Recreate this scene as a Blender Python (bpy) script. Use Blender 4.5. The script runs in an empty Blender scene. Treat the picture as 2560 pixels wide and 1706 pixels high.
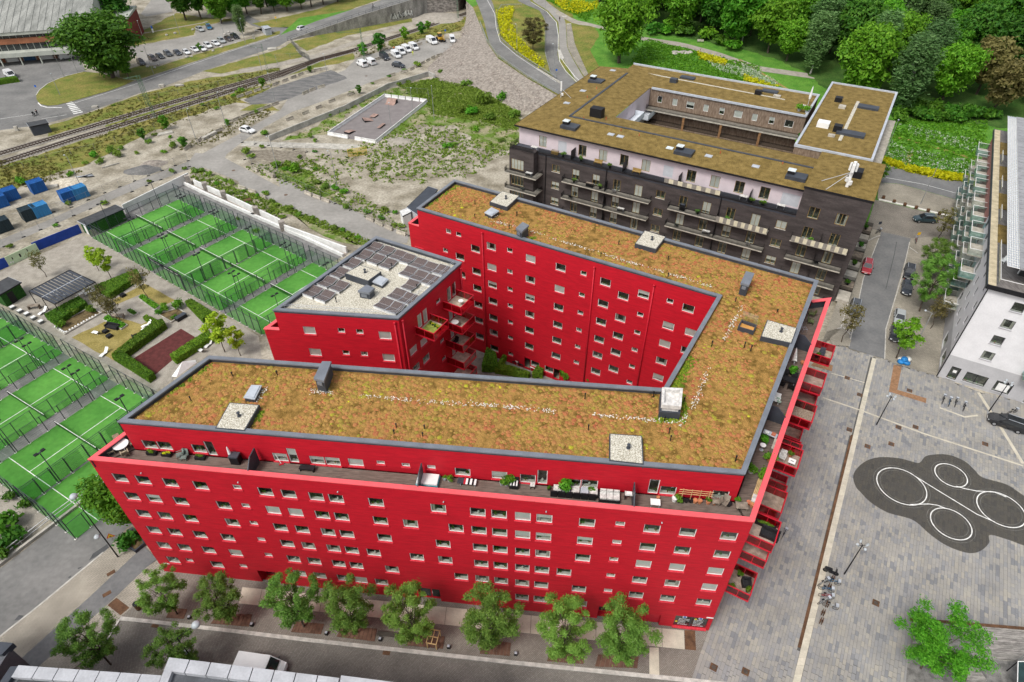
import bpy, math, random
import numpy as np
from mathutils import Vector, Matrix
random.seed(7); RNG=np.random.default_rng(7)
scn=bpy.context.scene
COL=scn.collection
# ---------------- camera ----------------
CF,CP,CR,CH=1607.149,math.radians(40.6169),math.radians(-0.37146),70.5255
Fv=np.array([0,math.cos(CP),-math.sin(CP)]);_R=np.array([1,0,0.]);_U=np.cross(_R,Fv)
Rv=_R*math.cos(CR)+_U*math.sin(CR);Uv=_U*math.cos(CR)-_R*math.sin(CR);CAMP=np.array([0,0,CH])
cam=bpy.data.cameras.new('camera');cam.sensor_width=36;cam.lens=36*CF/2560;cam.clip_end=3000;cam.clip_start=.5
cam.shift_y=0
co=bpy.data.objects.new('camera',cam);COL.objects.link(co);scn.camera=co
co.matrix_world=Matrix(((Rv[0],Uv[0],-Fv[0],0),(Rv[1],Uv[1],-Fv[1],0),(Rv[2],Uv[2],-Fv[2],CH),(0,0,0,1)))
# ---------------- sky, sun, exposure ----------------
SUN_EL,SUN_AZ=math.radians(56),math.radians(-136)   # azimuth measured from +Y, clockwise
w=bpy.data.worlds.new('World');scn.world=w;w.use_nodes=True
nt=w.node_tree;bg=nt.nodes['Background'];sky=nt.nodes.new('ShaderNodeTexSky');sky.sky_type='NISHITA';sky.sun_disc=False
sky.sun_elevation=SUN_EL;sky.sun_rotation=SUN_AZ;sky.air_density=1.0;sky.dust_density=4.0;sky.ozone_density=1.0
hs=nt.nodes.new('ShaderNodeHueSaturation');hs.inputs['Saturation'].default_value=.35
nt.links.new(sky.outputs[0],hs.inputs['Color']);nt.links.new(hs.outputs[0],bg.inputs[0]);bg.inputs[1].default_value=.14
sl=bpy.data.lights.new('sun','SUN');sl.energy=1.5;sl.angle=math.radians(14);sl.color=(1,.97,.92)
so=bpy.data.objects.new('sun',sl);COL.objects.link(so)
sd=Vector((math.sin(SUN_AZ)*math.cos(SUN_EL),math.cos(SUN_AZ)*math.cos(SUN_EL),math.sin(SUN_EL)))
so.rotation_euler=sd.to_track_quat('Z','Y').to_euler();so.location=(0,-60,150)
scn.view_settings.view_transform='Standard';scn.view_settings.look='None';scn.view_settings.exposure=0.4;scn.view_settings.gamma=1
scn.cycles.max_bounces=5;scn.cycles.diffuse_bounces=2;scn.cycles.glossy_bounces=2;scn.cycles.transmission_bounces=3;scn.cycles.transparent_max_bounces=10
scn.cycles.use_adaptive_sampling=True;scn.cycles.adaptive_threshold=.02;scn.cycles.use_denoising=True
scn.cycles.caustics_reflective=False;scn.cycles.caustics_refractive=False
# ---------------- pixel to place ----------------
RG={'a':(0,0),'b':(600,0),'c':(1200,0),'d':(1860,0),'e':(0,400),'f':(600,400),'g':(1200,400),'h':(1860,400),'i':(0,800),'j':(600,800),'k':(1200,800),'l':(1860,800),'m':(0,1239),'n':(600,1239),'o':(1200,1239),'p':(1860,1239)}
S7=700/2350
def ray(r,x,y):
 if r=='v': sx,sy=x*2560/2353,y*2560/2353
 else: sx,sy=RG[r][0]+x*S7,RG[r][1]+y*S7
 return Fv+Rv*((sx-1280)/CF)-Uv*((sy-853)/CF)
HS,HY=.03,75.
def hillz(y): return max(0.,HS*(y-HY))
def g(r,x,y,z=0):
 d=ray(r,x,y)
 if z=='h':
  t=-CH/d[2];p=CAMP+d*t
  if p[1]>HY:
   t=(-HS*HY-CH)/(d[2]-HS*d[1]);p=CAMP+d*t
  return (p[0],p[1],p[2])
 t=(z-CH)/d[2];p=CAMP+d*t
 return (p[0],p[1],z)
def L(s,z=0):
 out=[];r=None
 for tok in s.split():
  if tok.isalpha(): r=tok
  else:
   q=tok.split(',');out.append(g(r,float(q[0]),float(q[1]),float(q[2]) if len(q)>2 else z))
 return out
# ---------------- materials ----------------
MATS={}
def mat(name,col,rough=.8,var=.12,scale=1.5,bump=0,bscale=20,spec=.3,col2=None,thr=(.35,.65),metal=0,island=0,obj=0,stretch=None,detail=4,emis=None):
 """procedural material: col, noise mix to col2 (or a value shift), optional random per island / per object, bump"""
 if name in MATS: return MATS[name]
 m=bpy.data.materials.new(name);m.use_nodes=True;n=m.node_tree.nodes;l=m.node_tree.links
 b=n['Principled BSDF'];b.inputs['Roughness'].default_value=rough;b.inputs['Metallic'].default_value=metal
 b.inputs['Specular IOR Level'].default_value=spec
 pos=n.new('ShaderNodeNewGeometry');src=pos.outputs['Position']
 if stretch:
  mp=n.new('ShaderNodeVectorMath');mp.operation='MULTIPLY';mp.inputs[1].default_value=stretch;l.new(src,mp.inputs[0]);src=mp.outputs[0]
 nz=n.new('ShaderNodeTexNoise');nz.inputs['Scale'].default_value=scale;nz.inputs['Detail'].default_value=detail;l.new(src,nz.inputs['Vector'])
 rp=n.new('ShaderNodeValToRGB');l.new(nz.outputs[0],rp.inputs[0])
 c2=col2 or tuple(min(1,c*(1+var*1.6)) for c in col);c1=col if col2 else tuple(c*(1-var*1.6) for c in col)
 rp.color_ramp.elements[0].position=thr[0];rp.color_ramp.elements[1].position=thr[1]
 rp.color_ramp.elements[0].color=(*c1,1);rp.color_ramp.elements[1].color=(*c2,1)
 out=rp.outputs[0]
 n2=n.new('ShaderNodeTexNoise');n2.inputs['Scale'].default_value=scale*9;n2.inputs['Detail'].default_value=3;l.new(src,n2.inputs['Vector'])
 mr=n.new('ShaderNodeMapRange');mr.inputs[1].default_value=.3;mr.inputs[2].default_value=.7;mr.inputs[3].default_value=1-var*1.3;mr.inputs[4].default_value=1+var*1.3;l.new(n2.outputs[0],mr.inputs[0])
 mx=n.new('ShaderNodeMix');mx.data_type='RGBA';mx.blend_type='MULTIPLY';mx.inputs[0].default_value=1
 l.new(out,mx.inputs[6]);l.new(mr.outputs[0],mx.inputs[7]);out=mx.outputs[2]
 for on,amt in (('island',island),('obj',obj)):
  if amt:
   if on=='island': rr=pos.outputs['Random Per Island']
   else: oi=n.new('ShaderNodeObjectInfo');rr=oi.outputs['Random']
   h=n.new('ShaderNodeHueSaturation');l.new(out,h.inputs['Color'])
   a=n.new('ShaderNodeMapRange');a.inputs[3].default_value=1-amt;a.inputs[4].default_value=1+amt;l.new(rr,a.inputs[0]);l.new(a.outputs[0],h.inputs['Value'])
   mu=n.new('ShaderNodeMath');mu.operation='MULTIPLY';mu.inputs[1].default_value=7.13;l.new(rr,mu.inputs[0]);fr=n.new('ShaderNodeMath');fr.operation='FRACT';l.new(mu.outputs[0],fr.inputs[0])
   a2=n.new('ShaderNodeMapRange');a2.inputs[3].default_value=.5-amt*.09;a2.inputs[4].default_value=.5+amt*.06;l.new(fr.outputs[0],a2.inputs[0]);l.new(a2.outputs[0],h.inputs['Hue']);out=h.outputs[0]
 l.new(out,b.inputs['Base Color'])
 if bump:
  bn=n.new('ShaderNodeTexNoise');bn.inputs['Scale'].default_value=bscale;bn.inputs['Detail'].default_value=3;l.new(src,bn.inputs['Vector'])
  bp=n.new('ShaderNodeBump');bp.inputs['Strength'].default_value=bump;bp.inputs['Distance'].default_value=.05;l.new(bn.outputs[0],bp.inputs['Height']);l.new(bp.outputs[0],b.inputs['Normal'])
 if emis: b.inputs['Emission Color'].default_value=(*emis[0],1);b.inputs['Emission Strength'].default_value=emis[1]
 MATS[name]=m;return m
def glass(name,tint,gl=.25,rough=.04,tr=(1,1,1)):
 m=bpy.data.materials.new(name);m.use_nodes=True;n=m.node_tree.nodes;l=m.node_tree.links;n.remove(n['Principled BSDF'])
 t=n.new('ShaderNodeBsdfTransparent');t.inputs[0].default_value=(*tint,1);s=n.new('ShaderNodeBsdfGlossy');s.inputs['Roughness'].default_value=rough;s.inputs[0].default_value=(.9,.95,1,1)
 lw=n.new('ShaderNodeLayerWeight');lw.inputs[0].default_value=.35
 mr=n.new('ShaderNodeMapRange');mr.inputs[3].default_value=gl*.5;mr.inputs[4].default_value=min(1,gl*2.2);l.new(lw.outputs['Fresnel'],mr.inputs[0])
 x=n.new('ShaderNodeMixShader');l.new(mr.outputs[0],x.inputs[0]);l.new(t.outputs[0],x.inputs[1]);l.new(s.outputs[0],x.inputs[2]);l.new(x.outputs[0],n['Material Output'].inputs[0])
 MATS[name]=m;return m
def leafmat(name,c1,c2,c3,rough=.6,trans=.38):
 m=bpy.data.materials.new(name);m.use_nodes=True;n=m.node_tree.nodes;l=m.node_tree.links;b=n['Principled BSDF']
 b.inputs['Roughness'].default_value=rough;b.inputs['Specular IOR Level'].default_value=.25
 ge=n.new('ShaderNodeNewGeometry');rp=n.new('ShaderNodeValToRGB');l.new(ge.outputs['Random Per Island'],rp.inputs[0])
 e=rp.color_ramp.elements;e[0].color=(*c1,1);e[1].color=(*c3,1);k=e.new(.5);k.color=(*c2,1)
 oi=n.new('ShaderNodeObjectInfo');h=n.new('ShaderNodeHueSaturation');l.new(rp.outputs[0],h.inputs['Color'])
 a=n.new('ShaderNodeMapRange');a.inputs[3].default_value=.78;a.inputs[4].default_value=1.25;l.new(oi.outputs['Random'],a.inputs[0]);l.new(a.outputs[0],h.inputs['Value'])
 mu=n.new('ShaderNodeMath');mu.operation='MULTIPLY';mu.inputs[1].default_value=5.7;l.new(oi.outputs['Random'],mu.inputs[0]);fr=n.new('ShaderNodeMath');fr.operation='FRACT';l.new(mu.outputs[0],fr.inputs[0])
 a2=n.new('ShaderNodeMapRange');a2.inputs[3].default_value=.482;a2.inputs[4].default_value=.515;l.new(fr.outputs[0],a2.inputs[0]);l.new(a2.outputs[0],h.inputs['Hue'])
 l.new(h.outputs[0],b.inputs['Base Color'])
 t=n.new('ShaderNodeBsdfTranslucent');l.new(h.outputs[0],t.inputs[0]);x=n.new('ShaderNodeMixShader');x.inputs[0].default_value=trans
 l.new(b.outputs[0],x.inputs[1]);l.new(t.outputs[0],x.inputs[2]);l.new(x.outputs[0],n['Material Output'].inputs[0])
 MATS[name]=m;return m
# ---------------- mesh builder ----------------
class M:
 def __init__(s): s.v=[];s.f=[];s.m=[];s.k=0
 def face(s,pts,k=None):
  i=len(s.v);s.v+= [tuple(map(float,p)) for p in pts];s.f.append(tuple(range(i,i+len(pts))));s.m.append(s.k if k is None else k);return s
 def box(s,c,d,rot=0,k=None,tilt=0):
  cx,cy,cz=c;x,y,z=d[0]/2,d[1]/2,d[2]/2;ca,sa=math.cos(rot),math.sin(rot);i=len(s.v);ct,st=math.cos(tilt),math.sin(tilt)
  for dx,dy,dz in ((-x,-y,-z),(x,-y,-z),(x,y,-z),(-x,y,-z),(-x,-y,z),(x,-y,z),(x,y,z),(-x,y,z)):
   if tilt: dy,dz=dy*ct-dz*st,dy*st+dz*ct
   s.v.append((cx+dx*ca-dy*sa,cy+dx*sa+dy*ca,cz+dz))
  for q in ((0,3,2,1),(4,5,6,7),(0,1,5,4),(1,2,6,5),(2,3,7,6),(3,0,4,7)): s.f.append(tuple(i+j for j in q));s.m.append(s.k if k is None else k)
  return s
 def prism(s,poly,z0,z1,k=None,top=True,bot=False,kt=None):
  n=len(poly);i=len(s.v);k=s.k if k is None else k
  a=sum(poly[j][0]*poly[(j+1)%n][1]-poly[(j+1)%n][0]*poly[j][1] for j in range(n))
  if a<0: poly=poly[::-1]
  s.v+=[(float(p[0]),float(p[1]),z0) for p in poly]+[(float(p[0]),float(p[1]),z1) for p in poly]
  for j in range(n): s.f.append((i+j,i+(j+1)%n,i+n+(j+1)%n,i+n+j));s.m.append(k)
  if top: s.f.append(tuple(i+n+j for j in range(n)));s.m.append(k if kt is None else kt)
  if bot: s.f.append(tuple(i+n-1-j for j in range(n)));s.m.append(k)
  return s
 def tube(s,p,q,r,r2=None,n=6,k=None,cap=True):
  p=Vector(p);q=Vector(q);d=q-p
  if d.length<1e-6:return s
  r2=r if r2 is None else r2;d.normalize();a=d.orthogonal().normalized();b=d.cross(a);i=len(s.v);k=s.k if k is None else k
  for c,rr in ((p,r),(q,r2)):
   for j in range(n):
    t=2*math.pi*j/n;w=c+a*(math.cos(t)*rr)+b*(math.sin(t)*rr);s.v.append(tuple(w))
  for j in range(n): s.f.append((i+j,i+(j+1)%n,i+n+(j+1)%n,i+n+j));s.m.append(k)
  if cap: s.f.append(tuple(i+n+j for j in range(n)));s.m.append(k);s.f.append(tuple(i+n-1-j for j in range(n)));s.m.append(k)
  return s
 def path(s,pts,r,n=5,k=None):
  for a,b in zip(pts,pts[1:]): s.tube(a,b,r,n=n,k=k)
  return s
 def lathe(s,prof,c=(0,0,0),n=10,k=None):
  i=len(s.v);k=s.k if k is None else k
  for r,z in prof:
   for j in range(n): t=2*math.pi*j/n;s.v.append((c[0]+r*math.cos(t),c[1]+r*math.sin(t),c[2]+z))
  for a in range(len(prof)-1):
   for j in range(n): s.f.append((i+a*n+j,i+a*n+(j+1)%n,i+a*n+n+(j+1)%n,i+a*n+n+j));s.m.append(k)
  s.f.append(tuple(i+(len(prof)-1)*n+j for j in range(n)));s.m.append(k)
  return s
 def strip(s,A,B,k=None):
  for j in range(len(A)-1): s.face((A[j],A[j+1],B[j+1],B[j]),k)
  return s
 def data(s,name,mats,smooth=False):
  me=bpy.data.meshes.new(name);me.from_pydata(s.v,[],s.f)
  for q in (mats if isinstance(mats,(list,tuple)) else [mats]): me.materials.append(q)
  if any(s.m): me.polygons.foreach_set('material_index',s.m)
  if smooth: me.polygons.foreach_set('use_smooth',[True]*len(s.f))
  me.update();return me
 def obj(s,name,mats,parent=None,smooth=False,world=True,**kw):
  if parent is not None and world:
   o=parent.get('_o')
   if o is not None and tuple(o)!=(0,0,0): s.v=[(a-o[0],b-o[1],c-o[2]) for a,b,c in s.v]
  return put(name,s.data(name,mats,smooth),parent,**kw)
def put(name,data,parent=None,loc=None,rz=None,sc=None,label=None,cat=None,group=None,kind=None):
 o=bpy.data.objects.new(name,data);COL.objects.link(o)
 if parent is not None: o.parent=parent
 if loc is not None: o.location=loc
 if rz is not None: o.rotation_euler=(0,0,rz)
 if sc is not None: o.scale=sc if isinstance(sc,(tuple,list)) else (sc,sc,sc)
 return tag(o,label,cat,group,kind)
def tag(o,label=None,cat=None,group=None,kind=None):
 if label: o['label']=label
 if cat: o['category']=cat
 if group: o['group']=group
 if kind: o['kind']=kind
 return o
def thing(name,label,cat,loc=(0,0,0),rz=0,group=None,sc=None):
 o=put(name,None,None,loc,rz,sc,label,cat,group);o['_o']=tuple(map(float,loc));return o
def dup(root,loc,rz=0,label=None,group=None,sc=None):
 r=root.copy();COL.objects.link(r);r.location=loc;r.rotation_euler=(0,0,rz)
 if sc is not None: r.scale=sc if isinstance(sc,(tuple,list)) else (sc,sc,sc)
 if label: r['label']=label
 if group: r['group']=group
 for ch in list(root.children):
  c=ch.copy();COL.objects.link(c);c.parent=r
  for g2 in list(ch.children):
   d=g2.copy();COL.objects.link(d);d.parent=c
 return r
def npmesh(name,V,Fq,mats,smooth=False):
 """V (n,3) array, Fq (m,k) array of equal-sized faces"""
 me=bpy.data.meshes.new(name);V=np.asarray(V,np.float32);Fq=np.asarray(Fq,np.int32);m,k=Fq.shape
 me.vertices.add(len(V));me.vertices.foreach_set('co',V.ravel());me.loops.add(m*k);me.loops.foreach_set('vertex_index',Fq.ravel())
 me.polygons.add(m);me.polygons.foreach_set('loop_start',np.arange(0,m*k,k,dtype=np.int32));me.polygons.foreach_set('loop_total',np.full(m,k,np.int32))
 me.polygons.foreach_set('use_smooth',np.full(m,bool(smooth)))
 for q in (mats if isinstance(mats,(list,tuple)) else [mats]): me.materials.append(q)
 me.update(calc_edges=True);me.validate();return me
def quads(P,A,B,name,mats):
 """leaf quads: centres P, half-vectors A,B"""
 n=len(P);V=np.empty((n,4,3),np.float32);V[:,0]=P-A-B;V[:,1]=P+A-B;V[:,2]=P+A+B;V[:,3]=P-A+B
 return npmesh(name,V.reshape(-1,3),np.arange(n*4).reshape(n,4),mats)
def rough_poly(pts,j,step=1.6,seed=0):
 r=random.Random(seed);out=[]
 n=len(pts)
 for i in range(n):
  a=Vector(pts[i]);b=Vector(pts[(i+1)%n]);d=(b-a);c=max(1,int(d.length/step));nn=Vector((d.y,-d.x,0))
  if nn.length>0: nn.normalize()
  ph=r.random()*9
  for q in range(c):
   t=q/c;e=math.sin(t*math.pi)**.5 if c>2 else 0
   out.append(tuple(a+d*t+nn*(j*e*(.6*math.sin(ph+t*d.length*.7)+r.uniform(-.7,.7)))))
 return out
def sheet(name,pts,z,m,kind='structure',j=0,parent=None,seed=1,**kw):
 """flat patch laid z above the level of its points"""
 if j: pts=rough_poly(pts,j,seed=seed+len(pts))
 mm=M();mm.face([(p[0],p[1],p[2]+z) for p in pts])
 a=sum(pts[i][0]*pts[(i+1)%len(pts)][1]-pts[(i+1)%len(pts)][0]*pts[i][1] for i in range(len(pts)))
 if a<0: mm.f=[mm.f[0][::-1]]
 return mm.obj(name,m,parent,kind=None if parent else kind,**kw)
def offset_line(pts,d):
 out=[]
 for i,p in enumerate(pts):
  a=Vector(pts[max(0,i-1)]);b=Vector(pts[min(len(pts)-1,i+1)]);t=(b-a);t.z=0;t.normalize();nn=Vector((t.y,-t.x,0));out.append(tuple(Vector(p)+nn*d))
 return out
def dens(pts,step):
 out=[]
 for a,b in zip(pts,pts[1:]):
  a=Vector(a);b=Vector(b);n=max(1,int((b-a).length/step))
  out+=[tuple(a+(b-a)*(i/n)) for i in range(n)]
 return out+[tuple(pts[-1])]
def line(name,pts,wd,z,m,kind='structure',parent=None,h=0,**kw):
 """band of width wd along pts; with h a raised strip (kerb)"""
 A=offset_line(pts,-wd/2);B=offset_line(pts,wd/2);mm=M();up=lambda P,q:[(p[0],p[1],p[2]+q) for p in P]
 if h:
  mm.strip(up(A,z+h),up(B,z+h));mm.strip(up(A,z-.02),up(A,z+h));mm.strip(up(B,z+h),up(B,z-.02))
  for e in (0,-1): mm.face([(*A[e][:2],A[e][2]+z),(*B[e][:2],B[e][2]+z),(*B[e][:2],B[e][2]+z+h),(*A[e][:2],A[e][2]+z+h)])
 else: mm.strip(up(B,z),up(A,z))
 return mm.obj(name,m,parent,kind=None if parent else kind,**kw)
def inpoly(x,y,poly):
 c=False;n=len(poly)
 for i in range(n):
  x1,y1=poly[i][:2];x2,y2=poly[i-1][:2]
  if (y1>y)!=(y2>y) and x<(x2-x1)*(y-y1)/(y2-y1)+x1: c=not c
 return c
def scatter(poly,n,seed=0):
 r=random.Random(seed);xs=[p[0] for p in poly];ys=[p[1] for p in poly];out=[];t=0
 while len(out)<n and t<n*40:
  t+=1;x=r.uniform(min(xs),max(xs));y=r.uniform(min(ys),max(ys))
  if inpoly(x,y,poly): out.append((x,y))
 return out
def inset(poly,d):
 """inset a (ccw or cw) simple polygon by d"""
 n=len(poly);a=sum(poly[i][0]*poly[(i+1)%n][1]-poly[(i+1)%n][0]*poly[i][1] for i in range(n));sg=1 if a>0 else -1;out=[]
 for i in range(n):
  p0=Vector(poly[i-1][:2]);p=Vector(poly[i][:2]);p1=Vector(poly[(i+1)%n][:2])
  e0=(p-p0).normalized();e1=(p1-p).normalized();n0=Vector((-e0.y,e0.x))*sg;n1=Vector((-e1.y,e1.x))*sg
  b=(n0+n1);k=d/max(.2,(1+n0.dot(n1)));out.append((p.x+b.x*k,p.y+b.y*k))
 return out
def ordw(n):
 a='zeroth first second third fourth fifth sixth seventh eighth ninth tenth eleventh twelfth thirteenth fourteenth fifteenth sixteenth seventeenth eighteenth nineteenth'.split()
 if n<20: return a[n]
 t='twenty thirty forty fifty sixty seventy eighty ninety'.split()[n//10-2]
 return t[:-1]+'ieth' if n%10==0 else t+'-'+a[n%10]
# ================= materials shared by the buildings =================
RED=mat('red_painted_brick',(.48,.0085,.021),rough=.6,var=.07,scale=.7,bump=.25,bscale=5,spec=.28,stretch=(1,1,7),detail=9)
REDM=mat('red_metal',(.82,.11,.125),rough=.4,var=.05,scale=.6,spec=.5)  # pinkish highlights are put into the base colour, paler than the red trim
REDT=mat('red_trim',(.5,.014,.03),rough=.5,var=.06,scale=2)
SILL=mat('red_sill_brick',(.62,.04,.06),rough=.55,var=.12,scale=6)
COPE=mat('grey_coping_metal',(.16,.175,.2),rough=.42,var=.07,scale=.8,spec=.5)
DGREY=mat('dark_grey_metal',(.045,.052,.065),rough=.5,var=.08,scale=.9,spec=.4)
BLACK=mat('black_metal',(.012,.012,.014),rough=.5,var=.1,scale=2)
WHITE=mat('white_paint',(.78,.78,.76),rough=.5,var=.03,scale=2)
BLIND=mat('white_blind',(.8,.79,.77),rough=.6,var=.04,scale=1.2)
CURT=mat('pale_curtain',(.5,.49,.44),rough=.9,var=.15,scale=3,stretch=(4,4,.4))
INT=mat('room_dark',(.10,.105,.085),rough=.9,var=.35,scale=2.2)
INTW=mat('inner_sill_white',(.72,.73,.68),rough=.6,var=.05,scale=3)
GRAV=mat('pale_pebbles',(.30,.27,.2),col2=(.66,.63,.54),thr=(.4,.6),rough=.9,var=.25,scale=9,bump=.4,bscale=12)
DECK=mat('grey_brown_decking',(.15,.115,.095),rough=.8,var=.16,scale=1.2,stretch=(1,6,1))
ZINC=mat('zinc_sheet',(.42,.45,.49),rough=.35,var=.07,scale=1,spec=.5)
TERRA=mat('terracotta',(.5,.19,.09),rough=.8,var=.1,scale=4,obj=.15)
GLASS=glass('window_glass',(.86,.9,.86),.2)
RGLASS=glass('red_glass',(.52,.012,.03),.16,.08)
PLANT=leafmat('pot_plant_leaves',(.03,.1,.012),(.06,.17,.02),(.13,.26,.04))
FLOW=leafmat('flower_petals',(.6,.05,.25),(.7,.5,.55),(.35,.05,.3))
# ================= facade helpers =================
def onwall(P0,P1,r,x,y,off=0):
 P0=np.array(P0[:2]);P1=np.array(P1[:2]);D=(P1-P0)/np.linalg.norm(P1-P0);N=np.array([D[1],-D[0]])
 d=ray(r,x,y);t=((P0-N*off)@N)/(d[:2]@N);p=CAMP+d*t;return float((p[:2]-P0)@D),float(p[2])
def facade(mm,P0,P1,z0,z1,holes=(),k=0,kr=None,dep=.16):
 P0=Vector(P0[:2]);P1=Vector(P1[:2]);D=(P1-P0);W=D.length;D.normalize();I=Vector((-D.y,D.x))
 kr=k if kr is None else kr
 def pt(u,v,d=0): q=P0+D*u+I*d;return (q.x,q.y,v)
 vs=sorted({z0,z1,*[max(z0,min(z1,h[2])) for h in holes],*[max(z0,min(z1,h[3])) for h in holes]})
 for a,b in zip(vs,vs[1:]):
  if b-a<1e-4: continue
  c=(a+b)/2;iv=sorted((h[0],h[1]) for h in holes if h[2]<c<h[3]);u=0
  for x0,x1 in iv+[(W,W)]:
   if x0>u+1e-4: mm.face((pt(u,a),pt(x0,a),pt(x0,b),pt(u,b)),k)
   u=max(u,x1)
 for h in holes:
  x0,x1,y0,y1=h[:4];d=h[4] if len(h)>4 else dep
  mm.face((pt(x0,y0),pt(x0,y0,d),pt(x0,y1,d),pt(x0,y1)),kr);mm.face((pt(x1,y0,d),pt(x1,y0),pt(x1,y1),pt(x1,y1,d)),kr)
  mm.face((pt(x0,y0),pt(x1,y0),pt(x1,y0,d),pt(x0,y0,d)),kr);mm.face((pt(x0,y1,d),pt(x1,y1,d),pt(x1,y1),pt(x0,y1)),kr)
WT={}
def wtemp(w,h,fr=WHITE,ft=.065,mull=0,dep=.1,sill=True,sm=None):
 key=(w,h,fr.name,mull,dep,sill,sm.name if sm else 0)
 if key in WT: return WT[key]
 d=dep;f=M()
 for x in (-w/2+ft/2,w/2-ft/2): f.box((x,d,0),(ft,.07,h))
 for z in (-h/2+ft/2,h/2-ft/2): f.box((0,d,z),(w-2*ft,.066,ft))
 for i in range(mull): f.box((-w/2+w*(i+1)/(mull+1),d,0),(ft,.07,h-2*ft))
 T={'frame':f.data('window',fr)}
 p=M();p.face(((-w/2+ft,d+.01,-h/2+ft),(w/2-ft,d+.01,-h/2+ft),(w/2-ft,d+.01,h/2-ft),(-w/2+ft,d+.01,h/2-ft)));T['pane']=p.data('pane',GLASS)
 if sill: T['sill']=M().box((0,-.005,-h/2-.075),(w+.14,.19,.13)).data('sill',sm or SILL)
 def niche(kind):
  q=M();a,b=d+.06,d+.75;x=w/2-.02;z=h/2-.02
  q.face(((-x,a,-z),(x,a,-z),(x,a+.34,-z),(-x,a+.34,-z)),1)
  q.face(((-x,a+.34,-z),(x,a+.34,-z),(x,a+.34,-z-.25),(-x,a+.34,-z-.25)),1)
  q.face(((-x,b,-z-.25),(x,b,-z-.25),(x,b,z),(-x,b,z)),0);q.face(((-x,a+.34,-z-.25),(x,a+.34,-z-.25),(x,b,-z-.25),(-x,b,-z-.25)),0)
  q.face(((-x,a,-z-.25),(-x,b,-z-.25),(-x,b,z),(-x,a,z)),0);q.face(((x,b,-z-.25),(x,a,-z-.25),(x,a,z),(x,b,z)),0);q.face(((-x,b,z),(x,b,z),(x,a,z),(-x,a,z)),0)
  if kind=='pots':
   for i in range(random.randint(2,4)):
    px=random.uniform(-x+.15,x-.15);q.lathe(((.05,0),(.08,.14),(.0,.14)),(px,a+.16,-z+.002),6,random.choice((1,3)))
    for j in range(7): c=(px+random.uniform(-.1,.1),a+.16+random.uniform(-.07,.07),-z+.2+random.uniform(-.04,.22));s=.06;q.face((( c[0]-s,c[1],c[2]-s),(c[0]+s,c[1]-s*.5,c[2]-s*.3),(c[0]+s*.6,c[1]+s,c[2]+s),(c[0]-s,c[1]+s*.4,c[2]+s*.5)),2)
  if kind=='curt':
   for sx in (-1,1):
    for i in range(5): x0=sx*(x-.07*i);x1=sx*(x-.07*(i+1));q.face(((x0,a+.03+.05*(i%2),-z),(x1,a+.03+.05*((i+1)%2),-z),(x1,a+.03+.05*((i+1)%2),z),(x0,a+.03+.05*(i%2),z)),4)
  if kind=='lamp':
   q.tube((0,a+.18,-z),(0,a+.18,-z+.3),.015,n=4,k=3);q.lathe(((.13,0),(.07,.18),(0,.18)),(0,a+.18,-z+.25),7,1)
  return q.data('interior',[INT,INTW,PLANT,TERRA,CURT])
 T['niche']=[niche('plain'),niche('pots'),niche('pots'),niche('pots'),niche('curt'),niche('lamp')]
 for nm,fr_ in (('full',1),('half',.52),('part',.8)):
  q=M();zt=h/2-ft-.005;zb=zt-(h-2*ft)*fr_+.01;q.face(((-w/2+ft+.01,d+.03,zb),(w/2-ft-.01,d+.03,zb),(w/2-ft-.01,d+.03,zt),(-w/2+ft+.01,d+.03,zt)));T[nm]=q.data('blind',BLIND)
 WT[key]=T;return T
def window(par,P0,P1,u,z,w,h,blind=None,name='window',**kw):
 """one window part (frame) with its pane, sill, room behind and blind as sub-parts"""
 T=wtemp(w,h,**kw);P0=Vector(P0[:2]);D=(Vector(P1[:2])-P0).normalized();q=P0+D*u;o=par['_o'];rz=math.atan2(D.y,D.x)
 f=put(name,T['frame'],par,(q.x-o[0],q.y-o[1],z-o[2]),rz)
 put('pane',T['pane'],f)
 if 'sill' in T: put('sill',T['sill'],f)
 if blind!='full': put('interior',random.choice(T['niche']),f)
 if blind: put('blind',T[blind],f)
 return f
def hole(u,z,w,h): return (u-w/2,u+w/2,z-h/2,z+h/2)
def coping(par,pts,wd,z,th,m,name='coping',closed=False,out=0,drop=0):
 """mitred band along an outline, each straight run one part; wd inwards"""
 n=len(pts);poly=list(pts);ins=inset(poly,wd);ou=inset(poly,-out)
 for i in range(n if closed else n-1):
  j=(i+1)%n;mm=M();mm.prism([ou[i],ou[j],ins[j],ins[i]],z-th,z,bot=True);mm.obj(name,m,par)
def rectpx(s,z): return [p[:2] for p in L(s,z)]
LW,LH,SW,SH=1.5,1.34,.87,.72
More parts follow.
